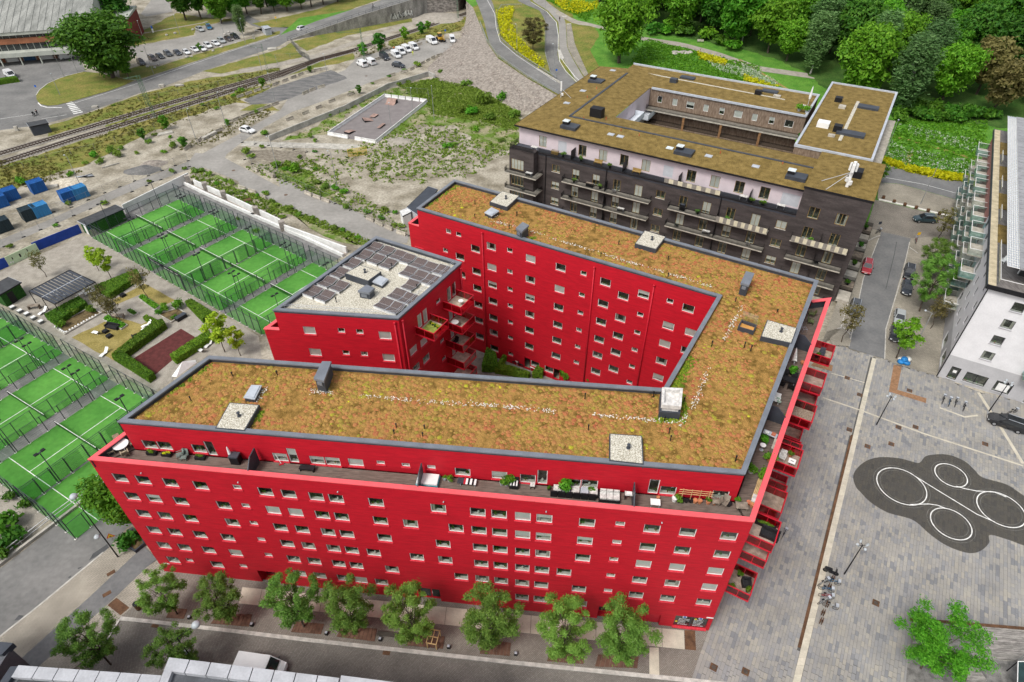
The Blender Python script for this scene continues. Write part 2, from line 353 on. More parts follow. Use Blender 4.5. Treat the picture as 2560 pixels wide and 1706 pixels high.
# ================= red apartment building =================
A=Vector((-41.414,40.443));DA=Vector((math.cos(-.1191),math.sin(-.1191)))
FL0=A+DA*-.18;FR0=A+DA*63.3;RD=Vector((.5078,.8615));NE=FR0+RD*38.3
ofl=(FL0.x,FL0.y);ofr=(FR0.x,FR0.y);one=(NE.x,NE.y)
ufl,ufr,ubr,ubl,utl,uin,uin2,ulf=(-38.42,42.64),(20.77,35.86),(38.13,65.43),(-8.91,93.37),(-32.94,52.11),(15.47,46.65),(24.93,62.4),(-13.83,84.42)
olf,obl,otl=(-15.55,85.40),(-10.5,94.3),(-34.93,52.33)
DK,RIM,RT,RS=19.8,20.93,24.0,23.42
rb=thing('red_apartment_building','long red brick apartment block with terraces and a sedum roof around a courtyard','building',(0,55,0))
wall=M();kR,kD=0,1
rows={0:'2 4.44 7.33 10.5 14.39S 17.22 19.58 22.37 24.37 28.37 34.49 38.31 40.36 42.63f 44.67h 48.69 51.74S 54.7 57.97 61.69',
1:'2 4.44h 7.33 11.96 14.39S 17.22f 19.58f 22.37 24.37 28.37 31.44 36.02 38.31 40.36 42.63p 44.67h 48.69h 51.74S 54.7 57.97 61.69',
2:'2 4.44 7.33 11.96 14.39S 17.22 19.58 22.37 24.37 28.37 34.49 38.31 40.36 42.63 44.67 48.69 51.74S 54.7f 57.97f 61.69f',
3:'2 4.44 7.33 10.5 14.39S 17.22 19.58 22.37 24.37 26.76 31.44 34.49 38.31 40.36 42.63 44.67 46.95 51.74S 54.7 57.97 61.69f',
4:'2 4.44 7.33 10.5p 14.39S 17.22 19.58 22.37 24.37 28.37 36.02 38.31 40.36 42.63 44.67 48.69 51.74S 54.7 57.97 61.69',
5:'2 4.1S 7.33 10.6S 17.22 19.58 22.37 24.37f 26.76 40.3 42.63 44.67 49.0'}
H=[];WN=[]
for r,s in rows.items():
 z=2.95+3.062*(5-r)
 for t in s.split():
  S='S' in t;bl={'f':'full','h':'half','p':'part'}.get(t[-1]);u=float(t.rstrip('Sfhp'))+.18
  if S: WN.append((u,z+.34,SW,SH,random.choice((None,'half','part'))));
  else: WN.append((u,z,LW,LH,bl))
H=[hole(*w_[:4]) for w_ in WN]
DOORS=[(13.35,1.3,2.3,2.6,1.1),(32.3,1.35,2.5,2.7,.5),(52.85,1.4,3.2,2.8,1.0),(57.2,1.2,1.7,2.3,.35)]
SHOP=(61.3,1.55,3.5,2.2)
H+=[(u-w_/2,u+w_/2,max(.02,z-h_/2),z+h_/2,d_) for u,z,w_,h_,d_ in DOORS]+[hole(*SHOP)+(.14,)]
facade(wall,ofl,ofr,-.1,RIM-.07,H)
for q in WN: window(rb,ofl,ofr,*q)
BAL=[(30.1,17.84),(24.34,17.84),(18.24,17.84),(10.86,17.84),(.8,17.84),(24.5,14.78),(14.7,14.78),(7.25,14.78),(1.0,14.78),(18.2,11.7),(10.9,11.7),(7.25,11.7),(.8,8.65),(15.0,8.65),(24.4,8.65),(2.8,5.6)]
H2=[hole(u+1.45,z-1.1+1.05,1.7,2.1) for u,z in BAL];facade(wall,ofr,one,-.1,RIM-.07,H2)
for u,z in BAL: window(rb,ofr,one,u+1.45,z-.05,1.7,2.1,sill=False,mull=1,name='balcony_door',blind=random.choice((None,None,'half')))
ULF=Vector(olf);UIN=Vector(uin2);du=1.98
inner='12.61:21.19,17.63f,14.54h,11.44,8.2,5.19,1.91;15.64S:21.49,17.9,14.77,11.71,8.54,5.42,2.02;18.95:21.13f,17.61,14.4h,11.31,8.26,5.01;23.58:21.18,17.57f,14.36,11.14,8.16,5.05;26.98S:21.37,17.81,14.7,11.56,8.37,5.25;30.16:21.01,17.44,14.28,11.06,8.08,4.81;32.83:19.7,15.99,12.82,9.77,6.52;35.47S:17.63,14.53,11.4,8.23,5.12;35.49:20.92h;39.01S:21.13;41.43:20.85;39.4:17.24p,14.13f,10.99,7.91p;42.4:17.3f,14.14;5.34S:21.58;7.1S:21.58;4.51S:18.05;-.4:17.74;7.08:17.68,14.55;9.9:19.96,15.99,12.92,9.75,6.66,3.33;20.06:1.75;22.52:1.71'
WN2=[]
for grp in inner.split(';'):
 us,zs=grp.split(':');S='S' in us;u=float(us.rstrip('S'))+du
 for z in zs.split(','):
  bl={'f':'full','h':'half','p':'part'}.get(z[-1]);z=float(z.rstrip('fhp'))
  WN2.append((u,z,SW if S else LW,SH if S else 1.2,bl))
H=[hole(*q[:4]) for q in WN2]+[(18.67+du-.5,18.67+du+.5,.3,2.4,.2),(23.84+du-.5,23.84+du+.5,.3,2.4,.2)]
facade(wall,olf,ulf,-.1,RIM-.07,[h for h in H if h[1]<2.0])
facade(wall,ulf,uin2,-.1,RT-.12,[(h[0]-du-.01,h[1]-du-.01,*h[2:]) for h in H if h[0]>2.0])
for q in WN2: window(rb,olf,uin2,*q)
facade(wall,one,ubr,-.1,RIM-.07);facade(wall,ubr,ubl,-.1,DK);facade(wall,ubl,obl,-.1,RIM-.07);facade(wall,obl,olf,-.1,RIM-.07);facade(wall,uin,utl,-.1,RT-.12);facade(wall,utl,otl,-.1,RIM-.07);facade(wall,otl,ofl,-.1,RIM-.07)
Hr=[hole(u,z,LW,LH) for u in (3.5,7.5,11.5,15) for z in (20.9,17.6,14.5,11.4,8.3,5.2)]
facade(wall,uin2,uin,-.1,RT-.12,Hr)
for h in Hr: window(rb,uin2,uin,(h[0]+h[1])/2,(h[2]+h[3])/2,LW,LH)
TW=[('i',1262,1040,1.5,1.25,None),('i',1385,1050,1.5,1.25,None),('i',1675,1075,1.45,1.25,None),('i',1783,1100,.95,2.15,None),('j',343,1147,1.5,1.25,'half'),('j',457,1165,.95,2.15,'half'),('j',652,1172,1.5,1.25,'half'),('j',782,1182,1.5,1.25,'half'),('j',975,1190,1.5,1.1,'full'),('j',1183,1190,.8,.55,'half'),('j',1393,1210,.8,.55,'half'),('j',1608,1228,.8,.55,'full'),('j',1870,1270,1.5,1.15,None),('k',165,1297,1.5,1.15,'part'),('k',402,1327,1.5,1.3,None),('k',523,1347,.95,2.1,None),('k',778,1362,1.55,1.2,None),('k',920,1370,1.55,1.2,None),('k',1450,1425,.95,2.15,None),('k',1577,1425,1.5,1.25,None),('k',2015,1462,1.5,1.25,None)]
TH=[]
for r,x,y,w_,h_,bl in TW:
 u,z=onwall(ufl,ufr,r,x,y,.12);z=DK+h_/2+.08 if h_>2 else z
 if not(w_/2+.1<u<59.4-w_/2): continue
 TH.append((u,z,w_,h_,bl))
facade(wall,ufl,ufr,DK,RT-.12,[hole(*q[:4]) for q in TH])
for q in TH: window(rb,ufl,ufr,*q,name='terrace_door' if q[3]>2 else 'window',sill=q[3]<2)
RWn=[(u,DK+1.15,2.0,2.2,None) for u in (4,9.5,15.5,21,26.5,31)]
facade(wall,ufr,ubr,DK,RT-.12,[hole(*q[:4]) for q in RWn])
for q in RWn: window(rb,ufr,ubr,*q,sill=False,mull=1,name='terrace_door')
facade(wall,utl,ufl,DK,RT-.12);facade(wall,ubl,ulf,DK,RT-.12)
facade(wall,ubr,ubl,DK,RT-.12)
wall.obj('wall',[RED,DGREY],rb)
for q in ([ofl,ofr,ufr,ufl],[ofr,one,ubr,ufr],[otl,ofl,ufl,utl],[obl,olf,ulf,ubl]): M().prism(inset(q,.12),DK-.3,DK).obj('terrace_deck',DECK,rb)
for a,b,c in ((otl,ofl,None),(ofl,ofr,None),(ofr,one,None),(one,ubr,None),(obl,olf,None),(olf,ulf,None)):
 a=Vector(a);b=Vector(b);D=(b-a).normalized();I=Vector((-D.y,D.x))*.3;M().face(((*(b+I),DK),(*(a+I),DK),(*(a+I),RIM-.08),(*(b+I),RIM-.08))).obj('parapet_lining',DGREY,rb)
for pts in ([otl,ofl,ofr,one,ubr],[obl,olf,ulf]):
 ou=[Vector(p) for p in pts];A1=offset_line([(p.x,p.y,0) for p in ou],.06);B1=offset_line([(p.x,p.y,0) for p in ou],-.42)
 full=[otl,ofl,ofr,one,ubr,uin2] if len(pts)==5 else [obl,olf,ulf]
 I1=inset(full,.44);O1=inset(full,-.06)
 if len(pts)==3: I1=B1;O1=A1
 for i in range(len(pts)-1): M().prism([O1[i][:2],O1[i+1][:2],I1[i+1][:2],I1[i][:2]],RIM-.09,RIM+.02,bot=True).obj('terrace_coping',REDM,rb)
roofpoly=[ufl,ufr,ubr,ubl,ulf,uin2,uin,utl]
coping(rb,roofpoly,.42,RT,.16,COPE,'roof_coping',True,.07)
ins=inset(roofpoly,.3);pr=M()
for i in range(8): a,b=ins[i],ins[(i+1)%8];pr.face(((*b,RS-.05),(*a,RS-.05),(*a,RT-.1),(*b,RT-.1)))
pr.obj('roof_upstand',DGREY,rb)
fd=M()
for i in range(8):
 a=Vector(roofpoly[i]);b=Vector(roofpoly[(i+1)%8]);D=(b-a).normalized();N=Vector((D.y,-D.x))*.03;fd.face(((*(a+N),RT-.36),(*(b+N),RT-.36),(*(b+N),RT-.1),(*(a+N),RT-.1)))
fd.obj('roof_fascia',DGREY,rb)
SEDB=mat('sedum_mat',(.13,.075,.012),col2=(.33,.185,.05),thr=(.34,.6),rough=.95,var=.4,scale=1.3,bump=.5,bscale=9)
sheet('roof',[(*p,RS) for p in inset(roofpoly,.28)],0,SEDB,parent=rb)
def sedmat(name,cols):
 m=bpy.data.materials.new(name);m.use_nodes=True;n=m.node_tree.nodes;l=m.node_tree.links;b=n['Principled BSDF'];b.inputs['Roughness'].default_value=.95;b.inputs['Specular IOR Level'].default_value=.1
 ge=n.new('ShaderNodeNewGeometry');nz=n.new('ShaderNodeTexNoise');nz.inputs['Scale'].default_value=.22;nz.inputs['Detail'].default_value=3;l.new(ge.outputs['Position'],nz.inputs[0])
 ad=n.new('ShaderNodeMath');ad.operation='MULTIPLY_ADD';ad.inputs[1].default_value=.62;l.new(ge.outputs['Random Per Island'],ad.inputs[0])
 m2=n.new('ShaderNodeMapRange');m2.inputs[1].default_value=.3;m2.inputs[2].default_value=.7;m2.inputs[3].default_value=0;m2.inputs[4].default_value=.38;l.new(nz.outputs[0],m2.inputs[0]);l.new(m2.outputs[0],ad.inputs[2])
 rp=n.new('ShaderNodeValToRGB');l.new(ad.outputs[0],rp.inputs[0]);e=rp.color_ramp.elements
 for i,(p,c) in enumerate(cols):
  k=e[0] if i==0 else (e[1] if i==1 else e.new(p));k.position=p;k.color=(*c,1)
 n2=n.new('ShaderNodeTexNoise');n2.inputs['Scale'].default_value=14;l.new(ge.outputs['Position'],n2.inputs[0]);mr=n.new('ShaderNodeMapRange');mr.inputs[1].default_value=.3;mr.inputs[2].default_value=.7;mr.inputs[3].default_value=.6;mr.inputs[4].default_value=1.35;l.new(n2.outputs[0],mr.inputs[0])
 mx=n.new('ShaderNodeMix');mx.data_type='RGBA';mx.blend_type='MULTIPLY';mx.inputs[0].default_value=1;l.new(rp.outputs[0],mx.inputs[6]);l.new(mr.outputs[0],mx.inputs[7]);l.new(mx.outputs[2],b.inputs['Base Color']);return m
SED=sedmat('sedum_clumps',[(0,(.29,.075,.04)),(.2,(.37,.135,.058)),(.42,(.36,.185,.065)),(.62,(.33,.205,.058)),(.8,(.27,.21,.042)),(.93,(.33,.3,.035)),(1,(.55,.53,.02))])
def clumps(poly,n,r0,r1,z,seed,hh=.36,mask=False):
 from mathutils import noise as _nz
 P=np.array([q for q in scatter(poly,n,seed) if not mask or _nz.noise((q[0]*.16,q[1]*.16,3))*1.1+_nz.noise((q[0]*.55,q[1]*.55,9))*.7+random.uniform(-.35,.35)>-.28]);n=len(P);rg=np.random.default_rng(seed)
 R=r0+(r1-r0)*rg.random(n)**2;k=7;ang=np.arange(k)*2*np.pi/k
 jit=1+.25*(rg.random((n,k))-.5);rot=rg.random(n)[:,None]*6.28
 V=np.zeros((n,2*k+1,3),np.float32)
 for j,(rr,zz) in enumerate(((1,-.05),(.78,.3))):
  V[:,j*k:(j+1)*k,0]=P[:,0:1]+np.cos(ang+rot)*R[:,None]*rr*jit;V[:,j*k:(j+1)*k,1]=P[:,1:2]+np.sin(ang+rot)*R[:,None]*rr*jit;V[:,j*k:(j+1)*k,2]=z+(zz*R*hh/.45)[:,None]
 V[:,2*k,0]=P[:,0];V[:,2*k,1]=P[:,1];V[:,2*k,2]=z+R*hh
 a=np.arange(k);b=(a+1)%k
 F1=np.stack([a,b,b+k],1);F2=np.stack([a,b+k,a+k],1);F3=np.stack([a+k,b+k,np.full(k,2*k)],1);F=np.concatenate([F1,F2,F3])
 return V.reshape(-1,3),(F[None]+(np.arange(n)*(2*k+1))[:,None,None]).reshape(-1,3)
inr=inset(roofpoly,.5)
SV,SF=clumps(inr,19000,.06,.3,RS,3,mask=True)
o=put('sedum_clumps',npmesh('sedum_clumps',SV-np.array([0,55,0],np.float32),SF,SED,True),rb,kind='stuff')
GREENM=leafmat('moss_green',(.10,.2,.01),(.2,.3,.02),(.32,.4,.03))
gl=[]
for s,wd,n in (('k 1560,1300 1600,590 1700,420 1860,150',0,0),):pass
fr=[(g('k',1610,580,RS),g('k',1760,330,RS),.9,260),(g('i',1240,720,RS),g('i',1760,390,RS),.5,90),(g('f',1570,390,RS),g('f',1830,215,RS),.4,90),(g('k',1480,830,RS),g('k',1700,850,RS),.5,90),(g('k',1700,640,RS),g('k',1720,830,RS),.4,70),(g('i',2150,860,RS),g('i',2200,760,RS),.4,40),(g('g',400,655,RS),g('g',460,660,RS),.3,30)]
VV=[];FF=[];off=0
for a,b,wd,n in fr:
 a=np.array(a[:2]);b=np.array(b[:2]);pts=[]
 for i in range(n): t=random.random();q=a+(b-a)*t+RNG.normal(0,wd*.45,2);pts.append(q)
 pts=[q for q in pts if inpoly(q[0],q[1],inr)]
 for q in pts:
  rr=random.uniform(.1,.24);k=6
  for j in range(k): t=j*6.283/k;VV.append((q[0]+rr*math.cos(t),q[1]+rr*math.sin(t),RS))
  VV.append((q[0],q[1],RS+rr*1.1))
  for j in range(k): FF.append((off+j,off+(j+1)%k,off+k))
  off+=k+1
put('moss_clumps',npmesh('moss_clumps',np.array(VV)-np.array([0,55,0]),np.array(FF),GREENM),rb,kind='stuff')
pb=M()
for s,n in (('j 1040,640 1500,690 2000,720 2350,745',150),('k 0,720 300,745 640,775',60),('k 950,800 1200,830 1400,845 1540,860 1680,880 1780,740 1850,600 1920,400',190),('g 2050,1520 2120,1380 2200,1230',70),('j 560,605 780,620',40),('f 2120,520 2340,570',30),('g 90,500 170,450',25),('g 130,530 560,640',45),('g 580,660 900,755 1020,790 1200,850 1420,915',150),('g 1480,930 1650,980 1960,1080',90),('i 2150,690 2230,580',40)):
 P=dens(L(s,RS),.05)
 for i in range(int(n*1.6)):
  p=random.choice(P)
  if math.sin(p[0]*1.7+p[1])+random.random()*1.3<-.1: continue
  x,y=p[0]+random.gauss(0,.16),p[1]+random.gauss(0,.16);r=random.uniform(.04,.085);a=random.random()*6
  pb.face([(x+r*math.cos(a+j*1.57)*random.uniform(.7,1.2),y+r*math.sin(a+j*1.57),RS+.13+.05*(j%2)) for j in range(4)])
pb.obj('white_pebbles',mat('white_pebble',(.7,.67,.6),rough=.8,var=.1,scale=5),rb,kind='stuff')
def shaft(par,s,zt,zb,vent=True):
 P=rectpx(s,zt);mm=M();mm.prism(P,zb,zt-.02);b=mm.obj('roof_shaft',DGREY,par)
 ip=inset(P,.1);o=par['_o'];q=M();q.prism(ip,zt-.06,zt);q.v=[(a-o[0],b_-o[1],c-o[2]) for a,b_,c in q.v];put('pebble_bed',q.data('pebble_bed',GRAV),b)
 if vent:
  cx=sum(p[0] for p in P)/4;cy=sum(p[1] for p in P)/4;q=M();q.lathe(((.2,0),(.2,.08),(.11,.1),(.11,.42),(.17,.42),(.17,.52),(0,.56)),(cx-o[0]+.2,cy-o[1],zt-o[2]),9);put('roof_vent',q.data('roof_vent',DGREY),b)
 return b
for s,zt in (('i 1925,692 2178,712 2052,930 1805,908',24.08),('k 1087,952 1362,972 1374,1213 1086,1180',24.08),('h 195,1340 447,1412 402,1540 140,1482',24.08),('g 182,262 333,300 228,398 80,352',24.08),('g 1382,590 1562,645 1478,752 1300,702',24.08)):
 shaft(rb,s,zt,RS-.05)
def chimney(par,s,zt,zb):
 P=rectpx(s,zt);mm=M();mm.prism(inset(P,.06),zb,zt-.3);b=mm.obj('chimney',DGREY,par);o=par['_o']
 q=M();q.prism(inset(P,-.03),zt-.3,zt,bot=True)
 q.v=[(x-o[0],y-o[1],z-o[2]) for x,y,z in q.v];put('chimney_cap',q.data('chimney_cap',COPE),b)
 a=Vector(P[3]);c=Vector(P[2]);l=M();D=(c-a).normalized();N=Vector((D.y,-D.x))
 mid=(a+c)/2+N*.0;l.box((mid.x-o[0],mid.y-o[1],zt-.62-o[2]),((c-a).length*.5,.14,.4),math.atan2(D.y,D.x));put('vent_grille',l.data('vent_grille',COPE),b);return b
chimney(rb,'j 690,348 763,350 702,510 620,488',25.3,RS-.05);chimney(rb,'g 358,522 410,548 352,602 302,572',25.1,RS-.05);chimney(rb,'g 2235,935 2302,952 2258,1050 2190,1030',25.2,RS-.05)
def skylight(par,s,zt,zb):
 P=rectpx(s,zt);mm=M();mm.prism(inset(P,-.05),zb,zt-.22);b=mm.obj('skylight',DGREY,par);o=par['_o'];q=M();q.prism(inset(P,-.1),zt-.2,zt-.08,bot=True);q.prism(inset(P,.04),zt-.1,zt)
 q.v=[(x-o[0],y-o[1],z-o[2]) for x,y,z in q.v];put('skylight_lid',q.data('skylight_lid',ZINC),b)
skylight(rb,'i 2112,547 2185,550 2132,655 2052,642',24.1,RS-.05);skylight(rb,'f 2112,397 2168,425 2112,462 2058,437',24.1,RS-.05)
P=rectpx('g 2195,1340 2325,1385 2300,1440 2165,1400',24.0);mm=M();ip=inset(P,.12)
for i in range(4): mm.prism([P[i],P[(i+1)%4],ip[(i+1)%4],ip[i]],RS-.05,24.0)
b=mm.obj('roof_hatch',DGREY,rb);q=M();q.face([(x,y-55,23.6) for x,y in ip]);put('hatch_floor',q.data('hatch_floor',mat('pine_ply',(.6,.3,.08),rough=.6)),b)
a,c=Vector(P[0]),Vector(P[1]);q=M();up=Vector((.1,.35,1.0));q.face([(a.x,a.y-55,24.02),(c.x,c.y-55,24.02),(c.x+up.x,c.y-55+up.y,25),(a.x+up.x,a.y-55+up.y,25)]);put('hatch_lid',q.data('hatch_lid',GLASS),b)
P=rectpx('k 1512,620 1695,630 1680,790 1505,775',24.3);mm=M();mm.prism(P,RS-.05,24.35);b=mm.obj('exhaust_unit',DGREY,rb)
q=M();ip=[(x,y-55) for x,y in inset(P,.22)];q.prism(ip,24.35,24.85);ou=inset(ip,-.16)
for i in range(4):
 jn=inset(ip,.1);q.prism([ou[i],ou[(i+1)%4],jn[(i+1)%4],jn[i]],24.85,25.3,bot=True)
put('exhaust_hood',q.data('exhaust_hood',mat('pale_sheet',(.62,.6,.57),rough=.5,var=.12,scale=3)),b)
for s,hh in (('k 880,665 908,930 1452,650 1708,700 1545,860 1585,955 1595,1020 2215,235 1942,225 2270,262 2140,1190',.75),('g 308,470 245,580 1163,715 1013,815 1577,845 1577,985 2140,1195',.6),('f 1973,375 1972,490 2258,580 2325,470',.6),('i 1955,475 1605,680 2330,465',.55),('j 315,465 1313,905 1550,918 1295,958 1535,980',.5),('h 275,1285',.5)):
 for p in L(s,RS):
  if not inpoly(p[0],p[1],inr): continue
  M().tube(p,(p[0],p[1],RS+hh),.055,n=7).lathe(((.085,0),(.085,.2),(0,.24)),(p[0],p[1],RS+hh-.1),7).obj('vent_pipe',BLACK,rb)
for u,z in ((11.22,23.0),(28.48,22.8),(36.69,22.77)):
 Q=Vector(ulf)+(Vector(uin2)-Vector(ulf)).normalized()*u;D=(Vector(uin2)-Vector(ulf)).normalized();N=Vector((D.y,-D.x))*.14;Q=Q+N
 M().tube((Q.x,Q.y,.3),(Q.x,Q.y,z),.09,n=8).lathe(((.09,0),(.17,.2),(.17,.3),(0,.3)),(Q.x,Q.y,z-.1),8).obj('downpipe',REDT,rb,True)
D=DA;I=Vector((-D.y,D.x));GLD=mat('door_glass_dark',(.03,.035,.035),rough=.12,var=.2,scale=1.5,spec=.6)
for i,(u,z,w_,h_,d_) in enumerate(DOORS):
 q=Vector(ofl)+D*u+I*(d_-.01);rz=math.atan2(D.y,D.x);z0=max(.02,z-h_/2);h=z+h_/2-z0
 m1=M();m1.box((0,0,h/2),(w_,.1,h));b=put('entrance_door',m1.data('entrance_door',REDT),rb,(q.x,q.y-55,z0),rz)
 if i<3:
  m2=M();m2.box((-w_*.22,-.06,h*.5),(w_*.45,.03,h*.82));put('door_pane',m2.data('door_pane',GLD),b)
  m2=M();m2.box((w_*.26,-.06,h*.5),(w_*.34,.03,h*.8));put('door_leaf',m2.data('door_leaf',GLD),b)
  put('handle',M().box((w_*.1,-.12,h*.45),(.05,.06,.5)).data('handle',WHITE),b)
 else: put('door_panel',M().box((0,-.07,h*.5),(w_*.85,.04,h*.9)).data('door_panel',REDT),b)
u,z,w_,h_=SHOP;q=Vector(ofl)+D*u+I*.1;rz=math.atan2(D.y,D.x)
sw=put('shop_window',M().box((0,0,0),(w_,.06,h_)).data('shop_window',GLD),rb,(q.x,q.y-55,z),rz)
put('mullion',M().box((.0,-.04,0),(.08,.05,h_)).data('mullion',DGREY),sw);put('sill',M().box((0,-.16,-h_/2-.1),(w_+.2,.34,.18)).data('sill',SILL),sw)
def text(s,par,x,y,z,size,m,rx=math.pi/2,name='lettering',rz=0,ext=.002,align='LEFT'):
 c=bpy.data.curves.new(name,'FONT');c.body=s;c.size=size;c.extrude=ext;c.align_x=align;c.materials.append(m)
 tmp=bpy.data.objects.new('tmp',c);COL.objects.link(tmp);dg=bpy.context.evaluated_depsgraph_get();dg.update();me=bpy.data.meshes.new_from_object(tmp.evaluated_get(dg));bpy.data.objects.remove(tmp)
 o=bpy.data.objects.new(name,me);COL.objects.link(o);o.parent=par;o.location=(x,y,z);o.rotation_euler=(rx,0,rz);return o
LET=mat('white_lettering',(.85,.85,.85),rough=.5,var=.02)
for i,t in enumerate(('Skomakeri','Skoservice','Nyckel','service','& Klackar')): text(t,sw,-w_/2+.45,-.045,.32-.3*i,.27,LET)
for i,t in enumerate(('Skrädderi','Kemtvätt','Mattvätt','Vittvätt','Skjorttvätt')): text(t,sw,.3,-.045,.32-.3*i,.27,LET)
for x in (-.75,.95):
 put('blue_emblem',M().lathe(((.24,0),(.24,.01),(0,.01))).data('blue_emblem',LET),sw,(x,-.035,.82)).rotation_euler=(math.pi/2,0,0)
 put('blue_disc',M().lathe(((.17,0),(.17,.02),(0,.02)),n=14).data('blue_disc',mat('blue_print',(.03,.15,.45),rough=.5)),sw,(x,-.04,.82)).rotation_euler=(math.pi/2,0,0)
for x,z_ in ((-1.5,-.25),(.45,.6)): put('yellow_dot',M().lathe(((.14,0),(.14,.02),(0,.02)),n=12).data('yellow_dot',mat('yellow_print',(.75,.6,.03),rough=.5)),sw,(x,-.04,z_)).rotation_euler=(math.pi/2,0,0)
for u,z_ in ((1.0,2.0),(63.1,2.95)):
 q=Vector(ofl)+D*u-I*.03;put('street_nameplate',M().box((0,0,0),(.75,.03,.18)).data('street_nameplate',WHITE),rb,(q.x,q.y-55,z_),rz)
for u in (5,15,25,35.3,45,55.6):   # overflow spouts
 q=Vector(ofl)+D*u-I*.05;M().tube((q.x,q.y,19.6),(q.x-I.x*.15,q.y-I.y*.15,19.57),.06,n=6).obj('overflow_spout',ZINC,rb)
for r,x,y,sx in (('i',2065,1235,1),('j',1485,1370,1),('k',1300,1530,1)):
 u,_=onwall(ofl,ofr,r,x,y,.35);a=Vector(ofl)+D*u+I*.35;b2=Vector(ofl)+D*u+I*2.4
 mm=M();c=[(a,0),(b2,0),(b2,2.1),(a+(b2-a)*.45,2.1),(a,1.2)];t=D*.05
 for sg in (1,-1): mm.face([((q+t*sg).x,(q+t*sg).y,DK+h) for q,h in (c if sg<0 else c[::-1])])
 for i in range(5): q,h=c[i];q2,h2=c[(i+1)%5];mm.face([((q+t).x,(q+t).y,DK+h),((q2+t).x,(q2+t).y,DK+h2),((q2-t).x,(q2-t).y,DK+h2),((q-t).x,(q-t).y,DK+h)])
 mm.obj('terrace_divider',DGREY,rb)
IR=Vector((-RD.y,RD.x))
for s in (14.2,27.5):
 a=Vector(ofr)+RD*s+IR*.35;b2=Vector(ofr)+RD*s+IR*2.3;mm=M();c=[(a,0),(b2,0),(b2,2.1),(a+(b2-a)*.5,2.1),(a,1.2)];t=RD*.05
 for sg in (1,-1): mm.face([((q+t*sg).x,(q+t*sg).y,DK+h) for q,h in (c if sg<0 else c[::-1])])
 for i in range(5): q,h=c[i];q2,h2=c[(i+1)%5];mm.face([((q+t).x,(q+t).y,DK+h),((q2+t).x,(q2+t).y,DK+h2),((q2-t).x,(q2-t).y,DK+h2),((q-t).x,(q-t).y,DK+h)])
 mm.obj('terrace_divider',DGREY,rb)
BFL=mat('balcony_floor',(.4,.33,.26),rough=.8,var=.15,scale=2,obj=.25)
BT={}
def balcony(par,P0,P1,u,zr,w_,d_):
 key=(w_,d_)
 if key not in BT:
  s=M().box((w_/2,-d_/2,-1.2),(w_,d_,.2)).data('balcony',REDT)
  f=M().box((w_/2,-d_/2+.02,-1.09),(w_-.12,d_-.1,.04)).data('balcony_floor',BFL)
  r=M()
  for x in (.05,w_-.05): r.box((x,-d_/2,-.03),(.1,d_,.07))
  r.box((w_/2,-d_+.05,-.03),(w_-.2,.1,.066))
  for x,y in ((.05,-d_+.05),(w_-.05,-d_+.05),(.05,-.06),(w_-.05,-.06),(w_/2,-d_+.05),(.05,-d_/2),(w_-.05,-d_/2)): r.box((x,y,-.58),(.06,.06,1.05))
  r=r.data('railing',REDT);gp=[]
  for a,b in (((.04,-.1),(.04,-d_/2)),((.04,-d_/2),(.04,-d_+.08)),((w_-.04,-.1),(w_-.04,-d_/2)),((w_-.04,-d_/2),(w_-.04,-d_+.08)),((.08,-d_+.04),(w_/2,-d_+.04)),((w_/2,-d_+.04),(w_-.08,-d_+.04))):
   q=M().face(((*a,-1.3),(*b,-1.3),(*b,-.07),(*a,-.07)));gp.append(q.data('glass_panel',RGLASS))
  BT[key]=(s,f,r,gp)
 s,f,r,gp=BT[key];P0=Vector(P0[:2]);D=(Vector(P1[:2])-P0).normalized();q=P0+D*u;o=par['_o']
 b=put('balcony',s,par,(q.x-o[0],q.y-o[1],zr-o[2]),math.atan2(D.y,D.x));put('balcony_floor',f,b);put('railing',r,b)
 for x in gp: put('glass_panel',x,b)
 return b
for u,z in BAL: balcony(rb,ofr,one,u,z,2.9,2.42)
# ================= red tower with solar roof =================
tbl,tbr,tfr,tlf=(-18.61,76.6),(-6.51,70.02),(-13.21,58.5),(-28.2,60.22)
otl2,otb=(-30.15,60.44),(-20.5,77.6)
rt=thing('red_tower_block','red brick tower block with solar panels and pebbles on its flat roof','building',(-17,66,0))
wall=M()
tw=[(3.8,21.13,1.5,1.2,'full'),(7.82,21.47,SW,SH,None),(10.09,21.48,SW,SH,None),(13.14,21.15,1.5,1.2,'full'),(.42+.0,17.6,1.5,1.2,'full'),(3.79,17.63,1.5,1.2,'full'),(7.77,17.92,SW,SH,None),(10.09,17.95,SW,SH,None),(13.11,17.59,1.5,1.2,'full')]
tw=[(u+1.96,)+tuple(q) for u,*q in tw];tw+=[(u,14.5,w_,h_,b) for u,z,w_,h_,b in tw if abs(z-17.7)<.3]
facade(wall,otl2,tlf,-.1,RIM-.07,[hole(*q[:4]) for q in tw if q[0]<1.9-.8])
facade(wall,tlf,tfr,-.1,RT-.12,[(h[0]-1.96,h[1]-1.96,h[2],h[3]) for h in (hole(*q[:4]) for q in tw) if h[0]>1.97])
for q in tw:
 if q[0]-q[2]/2>1.97: window(rt,otl2,tfr,*q)
tr=[(7.77,21.36,SW,.62,None),(10.15,20.95,.85,2.1,None),(11.3,20.95,.85,2.1,None),(3.76,20.95,.85,2.1,'full'),(4.9,20.95,.85,2.1,'full'),(4.04,17.4,1.4,1.2,'full'),(1.87,17.57,1.4,1.2,'full'),(4.11,14.4,1.4,1.2,None),(1.96,14.5,1.4,1.2,None),(7.75,14.75,SW,.62,None),(7.76,11.59,SW,.62,None),(7.76,17.9,SW,.62,None)]
tr+=[(10.15+dx,z,.85,2.1,b) for z in (17.75,14.65,11.5) for dx,b in ((0,'full'),(1.15,None))]
facade(wall,tfr,tbr,-.1,RT-.12,[hole(*q[:4]) for q in tr])
